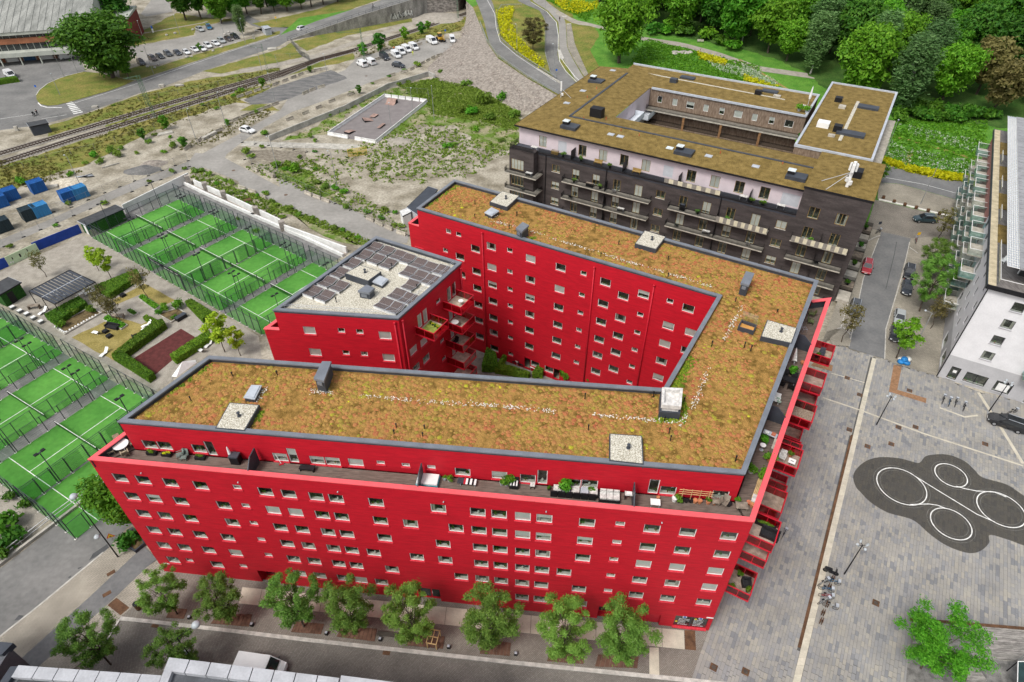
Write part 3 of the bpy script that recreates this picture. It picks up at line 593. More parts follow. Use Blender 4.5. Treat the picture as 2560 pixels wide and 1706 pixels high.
for q in tr: window(rt,tfr,tbr,*q,sill=q[3]<2,name='balcony_door' if q[3]>2 else 'window')
facade(wall,tbr,tbl,-.1,RT-.12);facade(wall,tbl,otb,-.1,RIM-.07);facade(wall,otb,otl2,-.1,RIM-.07);facade(wall,tbl,tlf,DK,RT-.12)
wall.obj('wall',RED,rt)
M().prism(inset([otb,otl2,tlf,tbl],.12),DK-.3,DK).obj('terrace_deck',DECK,rt)
for a,b in ((otb,otl2),(otl2,tlf)):
 a=Vector(a);b=Vector(b);d2=(b-a).normalized();i2=Vector((-d2.y,d2.x));M().prism([tuple(a-i2*.06-d2*.06),tuple(b-i2*.06),tuple(b+i2*.42),tuple(a+i2*.42)],RIM-.09,RIM+(.02 if a.y>61 else .017),bot=True).obj('terrace_coping',REDM,rt)
tp=[tlf,tfr,tbr,tbl];coping(rt,tp,.42,RT,.16,COPE,'roof_coping',True,.07)
ins=inset(tp,.3);pr=M()
for i in range(4): a,b=ins[i],ins[(i+1)%4];pr.face(((*b,RS-.05),(*a,RS-.05),(*a,RT-.1),(*b,RT-.1)))
pr.obj('roof_upstand',DGREY,rt)
sheet('roof',[(x,y,RS) for x,y in inset(tp,.28)],0,GRAV,parent=rt)
fd=M()
for i in range(4):
 a=Vector(tp[i]);b=Vector(tp[(i+1)%4]);d2=(b-a).normalized();N=Vector((d2.y,-d2.x))*.03;fd.face(((*(a+N),RT-.36),(*(b+N),RT-.36),(*(b+N),RT-.1),(*(a+N),RT-.1)))
fd.obj('roof_fascia',DGREY,rt)
shaft(rt,'f 1010,880 1185,938 1075,1018 878,952',24.35,RS-.05);skylight(rt,'f 1165,968 1238,998 1190,1045 1112,1015',24.0,RS-.05);chimney(rt,'f 1062,1048 1128,1075 1085,1115 990,1098',24.5,RS-.05)
SOL=mat('solar_cells',(.035,.028,.04),rough=.25,var=.3,scale=3,spec=.5);sg=M()
_n=SOL.node_tree.nodes;_l=SOL.node_tree.links;tc=_n.new('ShaderNodeTexCoord');bk=_n.new('ShaderNodeTexBrick');bk.offset=0;bk.inputs['Scale'].default_value=1;bk.inputs['Brick Width'].default_value=.158;bk.inputs['Row Height'].default_value=.158;bk.inputs['Mortar Size'].default_value=.012;bk.inputs['Color1'].default_value=(.05,.032,.038,1);bk.inputs['Color2'].default_value=(.04,.03,.04,1);bk.inputs['Mortar'].default_value=(.3,.24,.19,1)
_l.new(tc.outputs['Object'],bk.inputs[0]);_l.new(bk.outputs[0],_n['Principled BSDF'].inputs['Base Color'])
e1=(Vector(tbr)-Vector(tbl)).normalized();pa=math.atan2(e1.y,e1.x)
PW,PL_=1.62,1.0
pd=M();pd.box((0,0,0),(PW,1.05,.035));pdat=pd.data('solar_panel',SOL)
ed=M()
for y in (-.53,.53): ed.box((0,y,.0),(PW+.04,.03,.05))
for x in (-PW/2-.01,PW/2+.01): ed.box((x,0,.002),(.03,1.03,.05))
edat=ed.data('panel_frame',ZINC)
sup=M().box((0,0,0),(PW,.06,.3)).data('panel_support',WHITE)
cells='1130,733 1228,765 1325,800 1405,830 1498,868 1590,902 1690,925 1045,800 1145,835 1245,872 1412,940 1505,975 1597,1008 945,870 838,948 733,1025 835,1062 612,1105 715,1142 1430,1052 1318,1128 1412,1165 1208,1208 1305,1243'
for i,t in enumerate(cells.split()):
 x,y=map(float,t.split(','));p=g('f',x,y,RS+.3)
 if not inpoly(p[0],p[1],inset(tp,.9)): continue
 for sgn in (-1,1):
  d2=Vector((-e1.y,e1.x))*(.5*sgn);o=put('solar_panel',pdat,rt,(p[0]+d2.x+17,p[1]+d2.y-66,RS+.3+.0),pa);o.rotation_euler=(.2*sgn,0,pa);put('panel_frame',edat,o)
 put('panel_support',sup,rt,(p[0]+e1.y*1.02+17,p[1]-e1.x*1.02-66,RS+.12),pa)
for x,y in ((810,1195),(1275,905),(1488,1080)):
 p=g('f',x,y,RS);M().tube(p,(p[0],p[1],RS+.6),.055,n=7).lathe(((.085,0),(.085,.2),(0,.24)),(p[0],p[1],RS+.5),7).obj('vent_pipe',BLACK,rt)
rl=M();a,b=inset(tp,.7)[0],inset(tp,.7)[1];c=inset(tp,.7)[2]
for z in (RS+.75,RS+1.0): rl.tube((*a,z),(*b,z),.02,n=4);rl.tube((*b,z),(*c,z),.02,n=4)
for P,Q in ((a,b),(b,c)):
 for i in range(9): t=i/8;rl.tube((P[0]+(Q[0]-P[0])*t,P[1]+(Q[1]-P[1])*t,RS),(P[0]+(Q[0]-P[0])*t,P[1]+(Q[1]-P[1])*t,RS+1.0),.015,n=4)
rl.obj('safety_rail',ZINC,rt)
for u,z in ((8.5,20.9),(8.4,17.7),(8.3,14.6),(8.3,11.5),(8.3,8.4),(2.6,20.9)): balcony(rt,tfr,tbr,u,z,3.1,2.9)
for P,Q,u in ((tlf,tfr,14.6),(tfr,tbr,12.9),(tfr,tbr,.5)):
 P=Vector(P);d2=(Vector(Q)-P).normalized();q=P+d2*u+Vector((d2.y,-d2.x))*.14;M().tube((q.x,q.y,.3),(q.x,q.y,23.2),.09,n=8).lathe(((.09,0),(.17,.2),(.17,.3),(0,.3)),(q.x,q.y,23.1),8).obj('downpipe',REDT,rt,True)
# ================= ground, roads, paving =================
DIRT=mat('pale_gravel_ground',(.21,.185,.135),col2=(.39,.355,.285),thr=(.36,.62),rough=.95,var=.2,scale=.22,bump=.5,bscale=6,detail=13)
GRAVEL=mat('garden_gravel',(.27,.245,.205),col2=(.36,.33,.28),rough=.95,var=.16,scale=.8,bump=.4,bscale=14,detail=8)
ASPH=mat('worn_asphalt',(.135,.135,.13),col2=(.215,.21,.2),thr=(.3,.7),rough=.9,var=.1,scale=.16,bump=.15,bscale=25,detail=8)
ASPD=mat('dark_asphalt',(.145,.147,.148),col2=(.19,.19,.187),rough=.9,var=.08,scale=.3,bump=.15,bscale=25,detail=7)
ASPP=mat('pale_asphalt',(.23,.22,.2),col2=(.32,.305,.28),thr=(.3,.7),rough=.92,var=.08,scale=.14,bump=.15,bscale=20,detail=9)
DARKG=mat('dark_crushed_stone',(.11,.11,.11),col2=(.19,.185,.175),rough=.95,var=.2,scale=.3,bump=.5,bscale=8,stretch=(1,2.5,1),detail=8)
GRASS=mat('meadow_grass',(.06,.185,.016),col2=(.11,.25,.03),rough=.95,var=.25,scale=.35,bump=.6,bscale=7,detail=8)
DRYG=mat('dry_verge_grass',(.10,.145,.018),col2=(.24,.2,.055),thr=(.3,.7),rough=.95,var=.25,scale=.22,bump=.5,bscale=7,detail=9)
LAWN=mat('tan_lawn',(.21,.17,.045),col2=(.31,.25,.085),rough=.95,var=.2,scale=.5,bump=.4,bscale=10,detail=8)
SOIL=mat('forest_floor',(.03,.085,.01),col2=(.06,.12,.02),rough=1,var=.3,scale=.3,bump=.4,bscale=5)
RUB=mat('rubble_stone',(.19,.165,.14),col2=(.33,.295,.255),rough=.95,var=.3,scale=1.3,bump=.8,bscale=5)
MARK=mat('white_road_paint',(.72,.72,.69),rough=.7,var=.12,scale=2)
KERB=mat('pale_granite_kerb',(.48,.46,.42),rough=.8,var=.12,scale=1.5)
CONC=mat('concrete',(.42,.40,.35),rough=.85,var=.14,scale=.9,bump=.1,bscale=12)
CORT=mat('corten_plate',(.12,.062,.032),rough=.8,var=.2,scale=1.2)
def sett(name,c1,c2,mo,sx,sy,rot,off=.5,mort=.02,bump=.3):
 m=mat(name,c1,rough=.85,var=.1,scale=.25);n=m.node_tree.nodes;l=m.node_tree.links;b=n['Principled BSDF']
 ge=n.new('ShaderNodeNewGeometry');mp=n.new('ShaderNodeMapping');mp.inputs['Rotation'].default_value=(0,0,-rot);l.new(ge.outputs['Position'],mp.inputs[0])
 br=n.new('ShaderNodeTexBrick');br.offset=off;br.inputs['Scale'].default_value=1;br.inputs['Brick Width'].default_value=sx;br.inputs['Row Height'].default_value=sy;br.inputs['Mortar Size'].default_value=mort
 br.inputs['Color1'].default_value=(*c1,1);br.inputs['Color2'].default_value=(*c2,1);br.inputs['Mortar'].default_value=(*mo,1);l.new(mp.outputs[0],br.inputs[0])
 nz=n.new('ShaderNodeTexNoise');nz.inputs['Scale'].default_value=.3;nz.inputs['Detail'].default_value=7;l.new(ge.outputs['Position'],nz.inputs[0]);mr=n.new('ShaderNodeMapRange');mr.inputs[1].default_value=.3;mr.inputs[2].default_value=.7;mr.inputs[3].default_value=.78;mr.inputs[4].default_value=1.18;l.new(nz.outputs[0],mr.inputs[0])
 mx=n.new('ShaderNodeMix');mx.data_type='RGBA';mx.blend_type='MULTIPLY';mx.inputs[0].default_value=1;l.new(br.outputs[0],mx.inputs[6]);l.new(mr.outputs[0],mx.inputs[7]);l.new(mx.outputs[2],b.inputs['Base Color'])
 bp=n.new('ShaderNodeBump');bp.inputs['Strength'].default_value=bump;bp.inputs['Distance'].default_value=.03;bp.invert=True;l.new(br.outputs['Fac'],bp.inputs['Height']);l.new(bp.outputs[0],b.inputs['Normal']);return m
FA=-.1191;RA=math.atan2(RD.y,RD.x)
COB=sett('street_setts',(.22,.205,.18),(.3,.28,.25),(.095,.087,.077),.17,.12,FA)
COB2=sett('pavement_setts',(.245,.22,.185),(.32,.29,.25),(.11,.1,.085),.2,.12,FA)
PAVY=sett('yellow_grey_pavers',(.33,.3,.245),(.38,.345,.285),(.18,.165,.135),.52,.26,math.radians(47))
PAVS=sett('street_pavers',(.29,.265,.215),(.35,.32,.26),(.15,.135,.11),.42,.21,math.radians(150))
gp=M()
for x0 in (-700,0): gp.face(((x0,-150,0),(x0+700,-150,0),(x0+700,900,0),(x0,900,0)))
gp=M();gp.face(((-700,-150,0),(700,-150,0),(700,900,0),(-700,900,0)));gp.obj('ground',DIRT,kind='structure')
# --- hill on the right that carries the park and the side street's far end
crest=L('b 1900,40 1985,110',5)+L('c -20,160 60,355 150,480 400,655 660,800','h')
crest[0]=(crest[0][0],crest[0][1],hillz(crest[0][1]));crest[1]=(crest[1][0],crest[1][1],hillz(crest[1][1]))
toe=L('b 1900,150 1850,330 1660,480 1560,580 1650,690 2050,760 2330,930 c 600,960')
hp=crest+[(30,146,hillz(146)),(66,106,hillz(106)),(72,75,0),(700,75,0),(700,900,hillz(900)),(crest[0][0]-60,900,hillz(900))]
hm=M();hm.face(hp[::-1] if False else hp);a_=sum(hp[i][0]*hp[(i+1)%len(hp)][1]-hp[(i+1)%len(hp)][0]*hp[i][1] for i in range(len(hp)))
if a_<0: hm.f=[hm.f[0][::-1]]
hm.obj('hillside',GRASS,kind='structure')
def resamp(P,n):
 P=[Vector(p) for p in P];d=[0]
 for a,b in zip(P,P[1:]): d.append(d[-1]+(b-a).length)
 out=[]
 for i in range(n):
  t=d[-1]*i/(n-1);k=max(j for j in range(len(d)) if d[j]<=t+1e-9);k=min(k,len(P)-2);f=(t-d[k])/max(1e-6,d[k+1]-d[k]);out.append(P[k].lerp(P[k+1],f))
 return out
C_=resamp(crest,60);T_=resamp(toe,60);sm=M();NR=9
for i in range(60):
 for j in range(NR):
  p=C_[i].lerp(T_[i],j/(NR-1));k=math.sin(j/(NR-1)*math.pi);sm.v.append((p.x+random.uniform(-.4,.4)*k,p.y+random.uniform(-.4,.4)*k,p.z-.02+random.uniform(-.3,.3)*k-(.05 if j==NR-1 else 0)))
for i in range(59):
 for j in range(NR-1): a=i*NR+j;sm.f.append((a,a+1,a+NR+1,a+NR));sm.m.append(0)
sm.obj('rubble_slope',RUB,kind='structure')
stn=M();r_=random.Random(4)
for q in range(2600):
 i=r_.randint(8,58);t=r_.random()**.8;p=C_[i].lerp(T_[i],.12+t*.95);s=r_.uniform(.07,.24)*(1.4 if r_.random()<.1 else 1);c=(p.x+r_.uniform(-1,1),p.y+r_.uniform(-1,1),max(.03,p.z*.97))
 a=[(c[0]+s*r_.uniform(.6,1.2)*math.cos(k*1.256+q),c[1]+s*r_.uniform(.6,1.2)*math.sin(k*1.256+q),c[2]-.05) for k in range(5)];top=(c[0]+r_.uniform(-.1,.1)*s,c[1],c[2]+s*r_.uniform(.5,.9))
 for k in range(5): stn.face((a[k],a[(k+1)%5],top))
stn.obj('loose_stones',mat('rubble_blocks',(.29,.25,.215),rough=.95,var=.2,scale=2,island=.35),kind='stuff',label='heap of loose broken stones down the slope below the curving road',cat='rubble')
# --- west: arena apron, road, rail corridor, yards
sheet('arena_road',L('a -400,680 0,545 640,420 720,600 1110,690 1150,680 1330,620 2350,290 b 330,300 400,345 a 2350,385 1700,600 1580,650 1340,740 1180,780 720,950 350,1050 0,1095 -400,1220'),.012,ASPH)
isl=sheet('grass_island',L('a 305,800 330,760 400,705 480,668 560,640 700,605 860,620 1000,655 1130,678 1040,720 900,770 620,850 480,885 400,892 335,875 308,840'),.1,DRYG,j=.15)
line('island_kerb',L('a 305,800 330,760 400,705 480,668 560,640 700,605'),.25,.0,KERB,h=.13);line('island_kerb',L('a 320,865 345,890 400,905 520,905'),.3,.012,MARK,h=.05)
line('road_line',dens(L('a 620,868 1100,720 1600,545 2000,410 2340,300'),6),.16,.025,MARK);line('road_line',dens(L('a 0,1000 270,960'),4),.14,.025,MARK);line('road_line',dens(L('a 350,1000 560,965'),4),.14,.025,MARK)
A0=L('a 545,855 620,965 600,848 700,948')
for i in range(8):
 t=(i+.2)/8;u=(i+.7)/8;f=lambda a,b,t:tuple(a[k]+(b[k]-a[k])*t for k in range(3))
 sheet('crossing_stripe',[f(A0[0],A0[1],t),f(A0[2],A0[3],t),f(A0[2],A0[3],u),f(A0[0],A0[1],u)],.026,MARK)
sheet('gravel_car_park',L('a 1085,420 1100,395 1640,300 1640,230 2010,170 2020,345 1660,440 1330,545 1190,545 1150,480'),.014,ASPP,j=.4)
sheet('verge',L('a 1000,600 1190,550 1330,560 1660,455 2040,345 2350,260 2350,285 1340,612 1150,672 1010,650'),.03,DRYG,j=.3)
sheet('verge',L('a 1080,300 1200,260 1480,110 1700,150 2000,165 1640,225 1630,295 1100,390'),.028,DRYG,j=.5)
sheet('upper_car_park',L('a 1180,120 1300,-40 1420,20 1450,100 1230,140'),.016,ASPP)
line('footpath',L('a 1090,300 1300,265 1700,195 1740,180'),1.2,.04,GRAVEL)
sheet('verge',L('b 100,200 300,160 650,80 1000,-60 1200,-10 700,155 480,222 330,232 200,232'),.03,DRYG,j=.4)
sheet('side_lane',L('b 70,130 140,170 320,232 450,235 330,300 250,262 100,215 20,160'),.018,ASPH)
sheet('verge',L('a 1700,600 2350,415 b 430,360 520,480 300,530 0,580 a 2000,590 1850,620'),.03,DRYG,j=.4)
sheet('verge',L('b 450,350 760,268 1300,152 1570,128 1500,170 900,300 560,430'),.032,DRYG,j=.35)
sheet('verge',L('a 720,960 1180,790 1350,750 1600,680 2350,570 2350,590 1250,900 400,1150 400,1060'),.028,DRYG,j=.5)
sheet('verge',L('a 0,1400 600,1210 1300,1000 2100,740 2350,690 2200,780 1500,1010 1100,1190 700,1400 300,1500 100,1600 0,1640 -200,1700 -200,1460'),.028,DRYG,j=.7)
sheet('verge',L('b 1230,330 1480,255 1900,140 1960,160 1850,260 1500,330 1270,400'),.03,DRYG,j=.5)
sheet('verge',L('a 900,900 1300,880 2200,700 2350,650 b 300,620 960,440 960,500 300,660 0,760 a 2000,840 1300,1060 900,1200'),.026,DRYG,j=.6)
sheet('track_path',L('b 0,590 300,535 620,460 1000,330 1450,190 1520,170 1480,200 980,370 640,490 330,560 0,615'),.034,GRAVEL,j=.2)
def flat(name,Ls,Rs,m,z=.02,n=24):
 Aa=resamp(L(Ls),n);Bb=resamp(L(Rs),n);mm=M();mm.strip([(p.x,p.y,z) for p in Bb],[(p.x,p.y,z) for p in Aa]);return mm.obj(name,m,kind='structure')
flat('works_road','e -300,700 0,672 400,510 1000,235 1590,10','e -300,830 0,745 600,480 1200,222 1640,60',ASPP)
sheet('works_road',L('e 1590,10 1640,-60 a 1700,1290 2000,1130 2350,930 b 450,760 880,590 980,490 1560,330 1850,330 1850,400 1640,470 1380,590 1100,690 700,850 440,940 170,1090 a 2050,1180 1900,1300 e 1880,10 1640,90'),.024,ASPP)
sheet('works_road',L('e 1600,20 1880,-20 2350,230 f 320,150 550,250 1060,470 1420,640 1400,700 1100,695 700,545 0,220 e 2000,180 1700,60 1640,90'),.028,ASPP)
sheet('dark_yard',L('b 30,840 330,720 760,590 880,640 900,660 620,760 320,860 90,880'),.03,DARKG,j=.3)
sheet('yard_edge',L('a 2350,930 b 0,930 100,880 0,840 -60,860 a 2250,880'),.024,DRYG,j=.3)
for s in ('b 1060,640 1110,620 1100,640','b 620,745 650,740 640,755','e 1960,90 2010,85 2000,95','f 385,295 420,300 400,308'):
 c=L(s)[0];mm=M();mm.lathe(((.45,0),(.45,.004),(0,.004)),(c[0],c[1],.03),10);mm.obj('manhole_cover',mat('rusty_cast_iron',(.13,.085,.06),rough=.8,var=.2,scale=6),label=None,kind='structure')
# --- waste lot with weeds, left of the dark building
sheet('weed_ground',L('b 330,1190 600,1080 900,900 1270,740 1640,660 1980,740 2350,960 2350,1290 2000,1230 1800,1050 1500,1050 1230,1160 1000,870 750,1120'),.022,mat('weed_cover',(.10,.17,.02),col2=(.29,.26,.16),thr=(.42,.62),rough=1,var=.25,scale=.25,bump=.5,bscale=6,detail=9),j=1.2)
sheet('weed_ground',L('f 280,60 420,40 620,120 760,250 900,380 700,330 520,230 330,130'),.022,MATS['weed_cover'],j=.6)
sheet('weed_ground',L('e 1650,60 2000,210 2350,390 f 700,640 f 1000,720 f 700,560 f 300,420 0,250 e 2050,250 1800,150'),.021,MATS['weed_cover'],j=.5)
sheet('gravel_heap_ground',L('b 100,1260 550,1270 560,1330 300,1390 150,1330'),.024,mat('brown_gravel',(.15,.13,.1),col2=(.26,.23,.18),rough=1,var=.25,scale=1.2,bump=.5,bscale=8),j=.5)
line('lot_track',dens(L('b 20,1205 400,1220 700,1225 1000,1240'),4),3.2,.03,CONC)
# --- rails
T1=dens(L('a -250,1365 0,1292 640,1105 1280,912 1800,762 2350,614 b 640,505 960,422 1240,330 1560,228 1890,118 2000,75'),5)
T2=dens(L('a -250,1450 0,1372 640,1165 1300,968 1800,810 2100,712 2350,640 b 640,512 960,427'),5)
BAL_=mat('track_ballast',(.17,.155,.135),col2=(.28,.26,.225),rough=1,var=.25,scale=1.5,bump=.5,bscale=10)
RAIL=mat('rusty_rail',(.085,.055,.04),rough=.6,var=.2,scale=2);SLP=mat('dark_sleepers',(.06,.045,.035),rough=.9,var=.25,scale=3)
for T in (T1,T2):
 line('track_bed',T,4.0,.045 if T is T1 else .04,BAL_)
 tr_=thing('railway_track','%s of the two rusty rail tracks with dark sleepers crossing the wasteland'%('upper line' if T is T1 else 'lower line'),'railway',(0,0,0),group='railway tracks')
 for d in (-.75,.75): line('rail',offset_line(T,d),.1,.1,RAIL,parent=tr_,h=.16)
 sl_=M()
 for p,q in zip(dens(T,.7),dens(T,.7)[1:]):
  an=math.atan2(q[1]-p[1],q[0]-p[0]);sl_.box((p[0],p[1],.09),(.26,2.5,.12),an)
 sl_.obj('sleepers',SLP,tr_,kind='stuff')
# --- raised road to the bridge with its retaining wall
SE=[g('b',*q) for q in ((400,344,0),(640,262,1.5),(1000,140,4.0),(1450,0,6.6),(1750,-90,7.2),(2150,-200,7.6))]
NO=[g('b',*q) for q in ((330,300,0),(640,180,1.2),(900,95,3.2),(1200,0,5.0),(1500,-80,6.6),(1900,-200,7.6))]
rr=M();rr.strip([(x,y,z+.03) for x,y,z in SE],[(x,y,z+.03) for x,y,z in NO]);rr.obj('bridge_ramp_road',ASPH,kind='structure')
NB=offset_line(NO,-14);rr=M();rr.strip([(x,y,z+.0) for x,y,z in NO],[(x,y,0) for x,y,z in NB]);rr.obj('embankment',GRASS,kind='structure')
rw=thing('retaining_wall','long grey concrete retaining wall with white graffiti along the rising road','wall',(SE[0][0],SE[0][1],0))
O2=offset_line(SE,.25);O1=[(x,y,z) for x,y,z in SE];mm=M()
for i in range(len(SE)-2):
 a,b=O2[i],O2[i+1];mm.face(((a[0],a[1],0),(b[0],b[1],0),(b[0],b[1],b[2]+.25),(a[0],a[1],a[2]+.25)));c,d=O1[i],O1[i+1];mm.face(((a[0],a[1],a[2]+.25),(b[0],b[1],b[2]+.25),(d[0],d[1],d[2]+.25),(c[0],c[1],c[2]+.25)))
mm.obj('wall',mat('weathered_concrete',(.25,.24,.22),rough=.9,var=.2,scale=.5,stretch=(1,1,.4)),rw)
rg=M()
for p in dens(SE,3.0): rg.tube(p,(p[0],p[1],p[2]+1.25),.06,n=4)
for h in (.65,1.25): rg.path([(x,y,z+h) for x,y,z in SE],.05,n=4)
rg.obj('railing',DGREY,rw)
gr=M();a,b=Vector(O2[2]),Vector(O2[3]);D3=(b-a);r_=random.Random(9)
for i in range(46):
 t=.55+.42*i/46;q=a+D3*t;n_=Vector((D3.y,-D3.x,0)).normalized()*.06;z0=r_.uniform(.8,1.6);h=r_.uniform(.8,2.3);w_=r_.uniform(.12,.4);dx=D3.normalized()*w_;sk=r_.uniform(-.4,.4)*1
 q=q+n_;gr.face(((q.x,q.y,z0),(q.x+dx.x,q.y+dx.y,z0+.1),(q.x+dx.x*(1+sk),q.y+dx.y*(1+sk),z0+h),(q.x+dx.x*sk,q.y+dx.y*sk,z0+h-.1)),i%2)
gr.obj('graffiti',[MARK,mat('graffiti_black',(.04,.04,.045),rough=.8)],rw)
bp_=thing('bridge_portal','stone faced bridge abutment over the railway with a dark underpass','bridge',g('b',1750,100))
a1=Vector(g('b',1560,122));a2=Vector(g('b',1835,95));a3=Vector(g('b',1915,112));a4=Vector(g('b',1985,90));bk=Vector((6,22,0));ST=sett('stone_blocks',(.24,.22,.2),(.3,.28,.25),(.14,.13,.12),1.2,.6,0)
STN=mat('stone_face',(.23,.21,.19),rough=.9,var=.3,scale=.9,stretch=(1,1,2))
for p,q,z in ((a1,a2,7.4),(a3,a4,7.6)): M().prism([p[:2],q[:2],(q+bk)[:2],(p+bk)[:2]],0,z).obj('abutment',STN,bp_)
M().prism([a2[:2],a3[:2],(a3+bk)[:2],(a2+bk)[:2]],5.6,7.5,bot=True).obj('bridge_deck',CONC,bp_)
b4=a2+bk*.95;b5=a3+bk*.95;M().face((b4,b5,b5+Vector((0,0,5.6)),b4+Vector((0,0,5.6)))).obj('underpass_shade_sheet',BLACK,bp_)  # added black sheet in place of the shade inside the underpass
# --- curving roads on the hill
sheet('verge',L('c -60,60 300,-150 620,-150 760,60 800,200 1000,560 1100,800 700,830 400,660 150,490 60,360','h'),.008,DRYG)
def hroad(name,Ls,Rs,m,z=.02):
 Aa=resamp(L(Ls,'h'),28);Bb=resamp(L(Rs,'h'),28);mm=M();mm.strip([(p.x,p.y,p.z+z) for p in Bb],[(p.x,p.y,p.z+z) for p in Aa]);
 return mm.obj(name,m,kind='structure')
hroad('ramp_road','c -90,-120 -10,60 40,200 70,340 150,460 400,640 660,790 900,960','c 20,-120 110,30 130,120 140,200 165,330 300,450 640,665 735,742 980,900',ASPH)
hroad('main_road','c 220,-120 330,20 500,90 550,180 548,450 600,640 735,742 960,900','c 330,-120 430,20 560,100 640,190 655,300 650,480 690,570 800,690 1050,890',ASPH,.03)
hroad('cycle_path','c 380,-120 450,20 570,90 660,190 665,420 710,520 810,690 1050,870','c 470,-120 560,20 690,110 720,200 730,400 780,500 860,640 1080,830',ASPP,.04)
hroad('pavement','c 725,210 735,400 785,500 870,640 1080,830','c 765,208 795,370 850,500 910,630 1120,800',PAVS,.12)
for s in ('c 430,20 560,100 640,190 657,300 655,420 670,520 720,600 810,690','c 660,420 700,520 800,650 850,690'): line('road_line',dens(L(s,'h'),3),.18,.06,MARK)
line('road_line',dens(L('c 60,0 125,120 135,230 170,350 310,470 640,690','h'),3),.14,.05,MARK)
for s in ('c 725,205 765,203','c 690,140 730,138'): line('road_line',L(s,'h'),.5,.07,MARK)
sheet('road_island',L('c 655,440 672,415 690,460 705,490 690,510 668,490','h'),.13,KERB)
sheet('verge',L('c 150,100 180,65 350,60 420,70 520,130 545,200 540,450 585,600 620,650 520,590 300,430 175,320 145,200','h'),.035,DRYG,j=.25)
sheet('verge',L('c 790,200 960,215 1000,300 900,470 1000,560 930,620 870,520 810,380','h'),.035,DRYG,j=.3)
hroad('park_path','c 640,80 800,170 920,195 1350,310 1700,360 2000,440 2350,560 d 700,640','c 640,120 790,205 920,220 1350,340 1700,395 1980,480 2350,600 d 700,680',GRAVEL,.05)
line('worn_path',dens(L('d -40,500 40,545 200,650 380,760','h'),4),1.0,.05,LAWN)
line('worn_path',dens(L('d 1200,1135 1500,1210 1980,1350','h'),4),1.3,.05,LAWN);line('worn_path',dens(L('d 1370,1400 1400,1270','h'),3),1.2,.05,LAWN)
# --- right-hand streets
hroad('cross_street','h 1100,60 1400,70 1900,190 2400,330','h 1120,190 1300,200 1840,350 2300,480',ASPD,.03)
hroad('pavement','h 1120,30 1400,50 1900,165 2400,300','h 1100,60 1400,80 1900,195 2400,335',PAVS,.14)
hroad('pavement','h 1130,195 1300,205 1840,355 2300,480','h 1120,330 1400,395 1800,500 2200,610',PAVS,.1)
line('road_line',dens(L('h 1190,150 1500,205 1850,300','h'),3),.15,.05,MARK)
sheet('sett_forecourt',L('h 1100,335 1800,500 1760,640 1420,660 1130,600 1030,560','h'),.035,COB2)
line('forecourt_kerb',dens(L('h 1130,335 1400,395 1800,495','h'),2),.55,.03,mat('white_kerb',(.7,.68,.63),rough=.7,var=.1),h=.14)
sheet('street_base',L('h 1000,560 1800,480 1780,700 1740,1000 1700,1440 l 1640,480 1260,370 1190,330 880,225 690,100 h 640,1568 700,1400 900,900','h'),.006,PAVS)
sheet('side_street',L('h 1150,600 1400,660 1190,1420 l 1180,330 880,240 870,220 h 900,1400 1000,1000 1140,650','h'),.02,ASPD)
sheet('parking_bay',L('h 1030,640 1140,650 1000,1000 880,1460 800,1420 870,1210','h'),.03,PAVS)
sheet('pavement',L('h 1030,570 1130,600 1140,640 1020,680 830,1410 900,1520 880,1568 l 740,215 690,100 h 640,1568 720,1390 900,900','h'),.1,PAVS)
sheet('parking_bay',L('h 1395,700 1460,780 1420,1000 1370,1300 1250,1568 l 1180,240 1250,60 h 1190,1420 1330,960','h'),.028,PAVS)
sheet('pavement',L('h 1420,660 1760,640 1740,1000 1700,1440 l 1640,480 1260,370 1190,330 1200,260 1330,0 h 1420,1300 1470,800','h'),.1,PAVS)
for s in ('h 1390,690 1330,960 1190,1420 l 1180,330','h 1130,660 1000,1000 880,1568','h 1020,690 870,1210 810,1420'): line('bay_line',dens(L(s,'h'),3),.14,.105 if '1020' in s else .045,KERB)
for s in ('h 1140,640 1085,660 1030,690','h 1390,740 1460,790','h 780,1420 815,1415','h 900,1480 830,1410'): line('bay_kerb',L(s,'h'),.16,.1,KERB,h=.05)
sheet('pavement',L('l 880,225 890,250 1190,345 1195,320'),.04,PAVS)
# --- west street and its pavements
sheet('west_street',L('m -100,690 200,462 680,80 i 900,1360 i 1150,1200 i 1500,1100 m 1500,-60 m 1180,190 m 1060,280 870,485 340,925 -100,1275'),.016,ASPH)
sheet('pavement',L('m -100,1275 340,925 870,485 1000,375 1155,478 760,850 150,1400 -100,1620'),.1,PAVY)
line('kerb',dens(L('m -100,1268 340,920 870,480'),3),.2,.0,KERB,h=.115)
sheet('cycle_path',L('m 1155,478 1215,430 1320,540 1240,600 980,850 350,1420 100,1640 -100,1820 -100,1620 150,1400 760,850'),.094,ASPD)
sheet('pavement',L('m 980,850 1240,600 1330,545 1400,650 1110,940 1010,1030 900,1215 600,1480 300,1480 350,1420'),.1,PAVY)
sheet('steel_plate',L('m 905,925 980,862 1090,945 1015,1010'),.108,CORT)
for s in ('m 900,830 940,835','m 935,655 965,665'): c=L(s)[0];M().box((c[0],c[1],.11),(.9,.5,.02),.7).obj('access_cover',CORT,kind='structure')
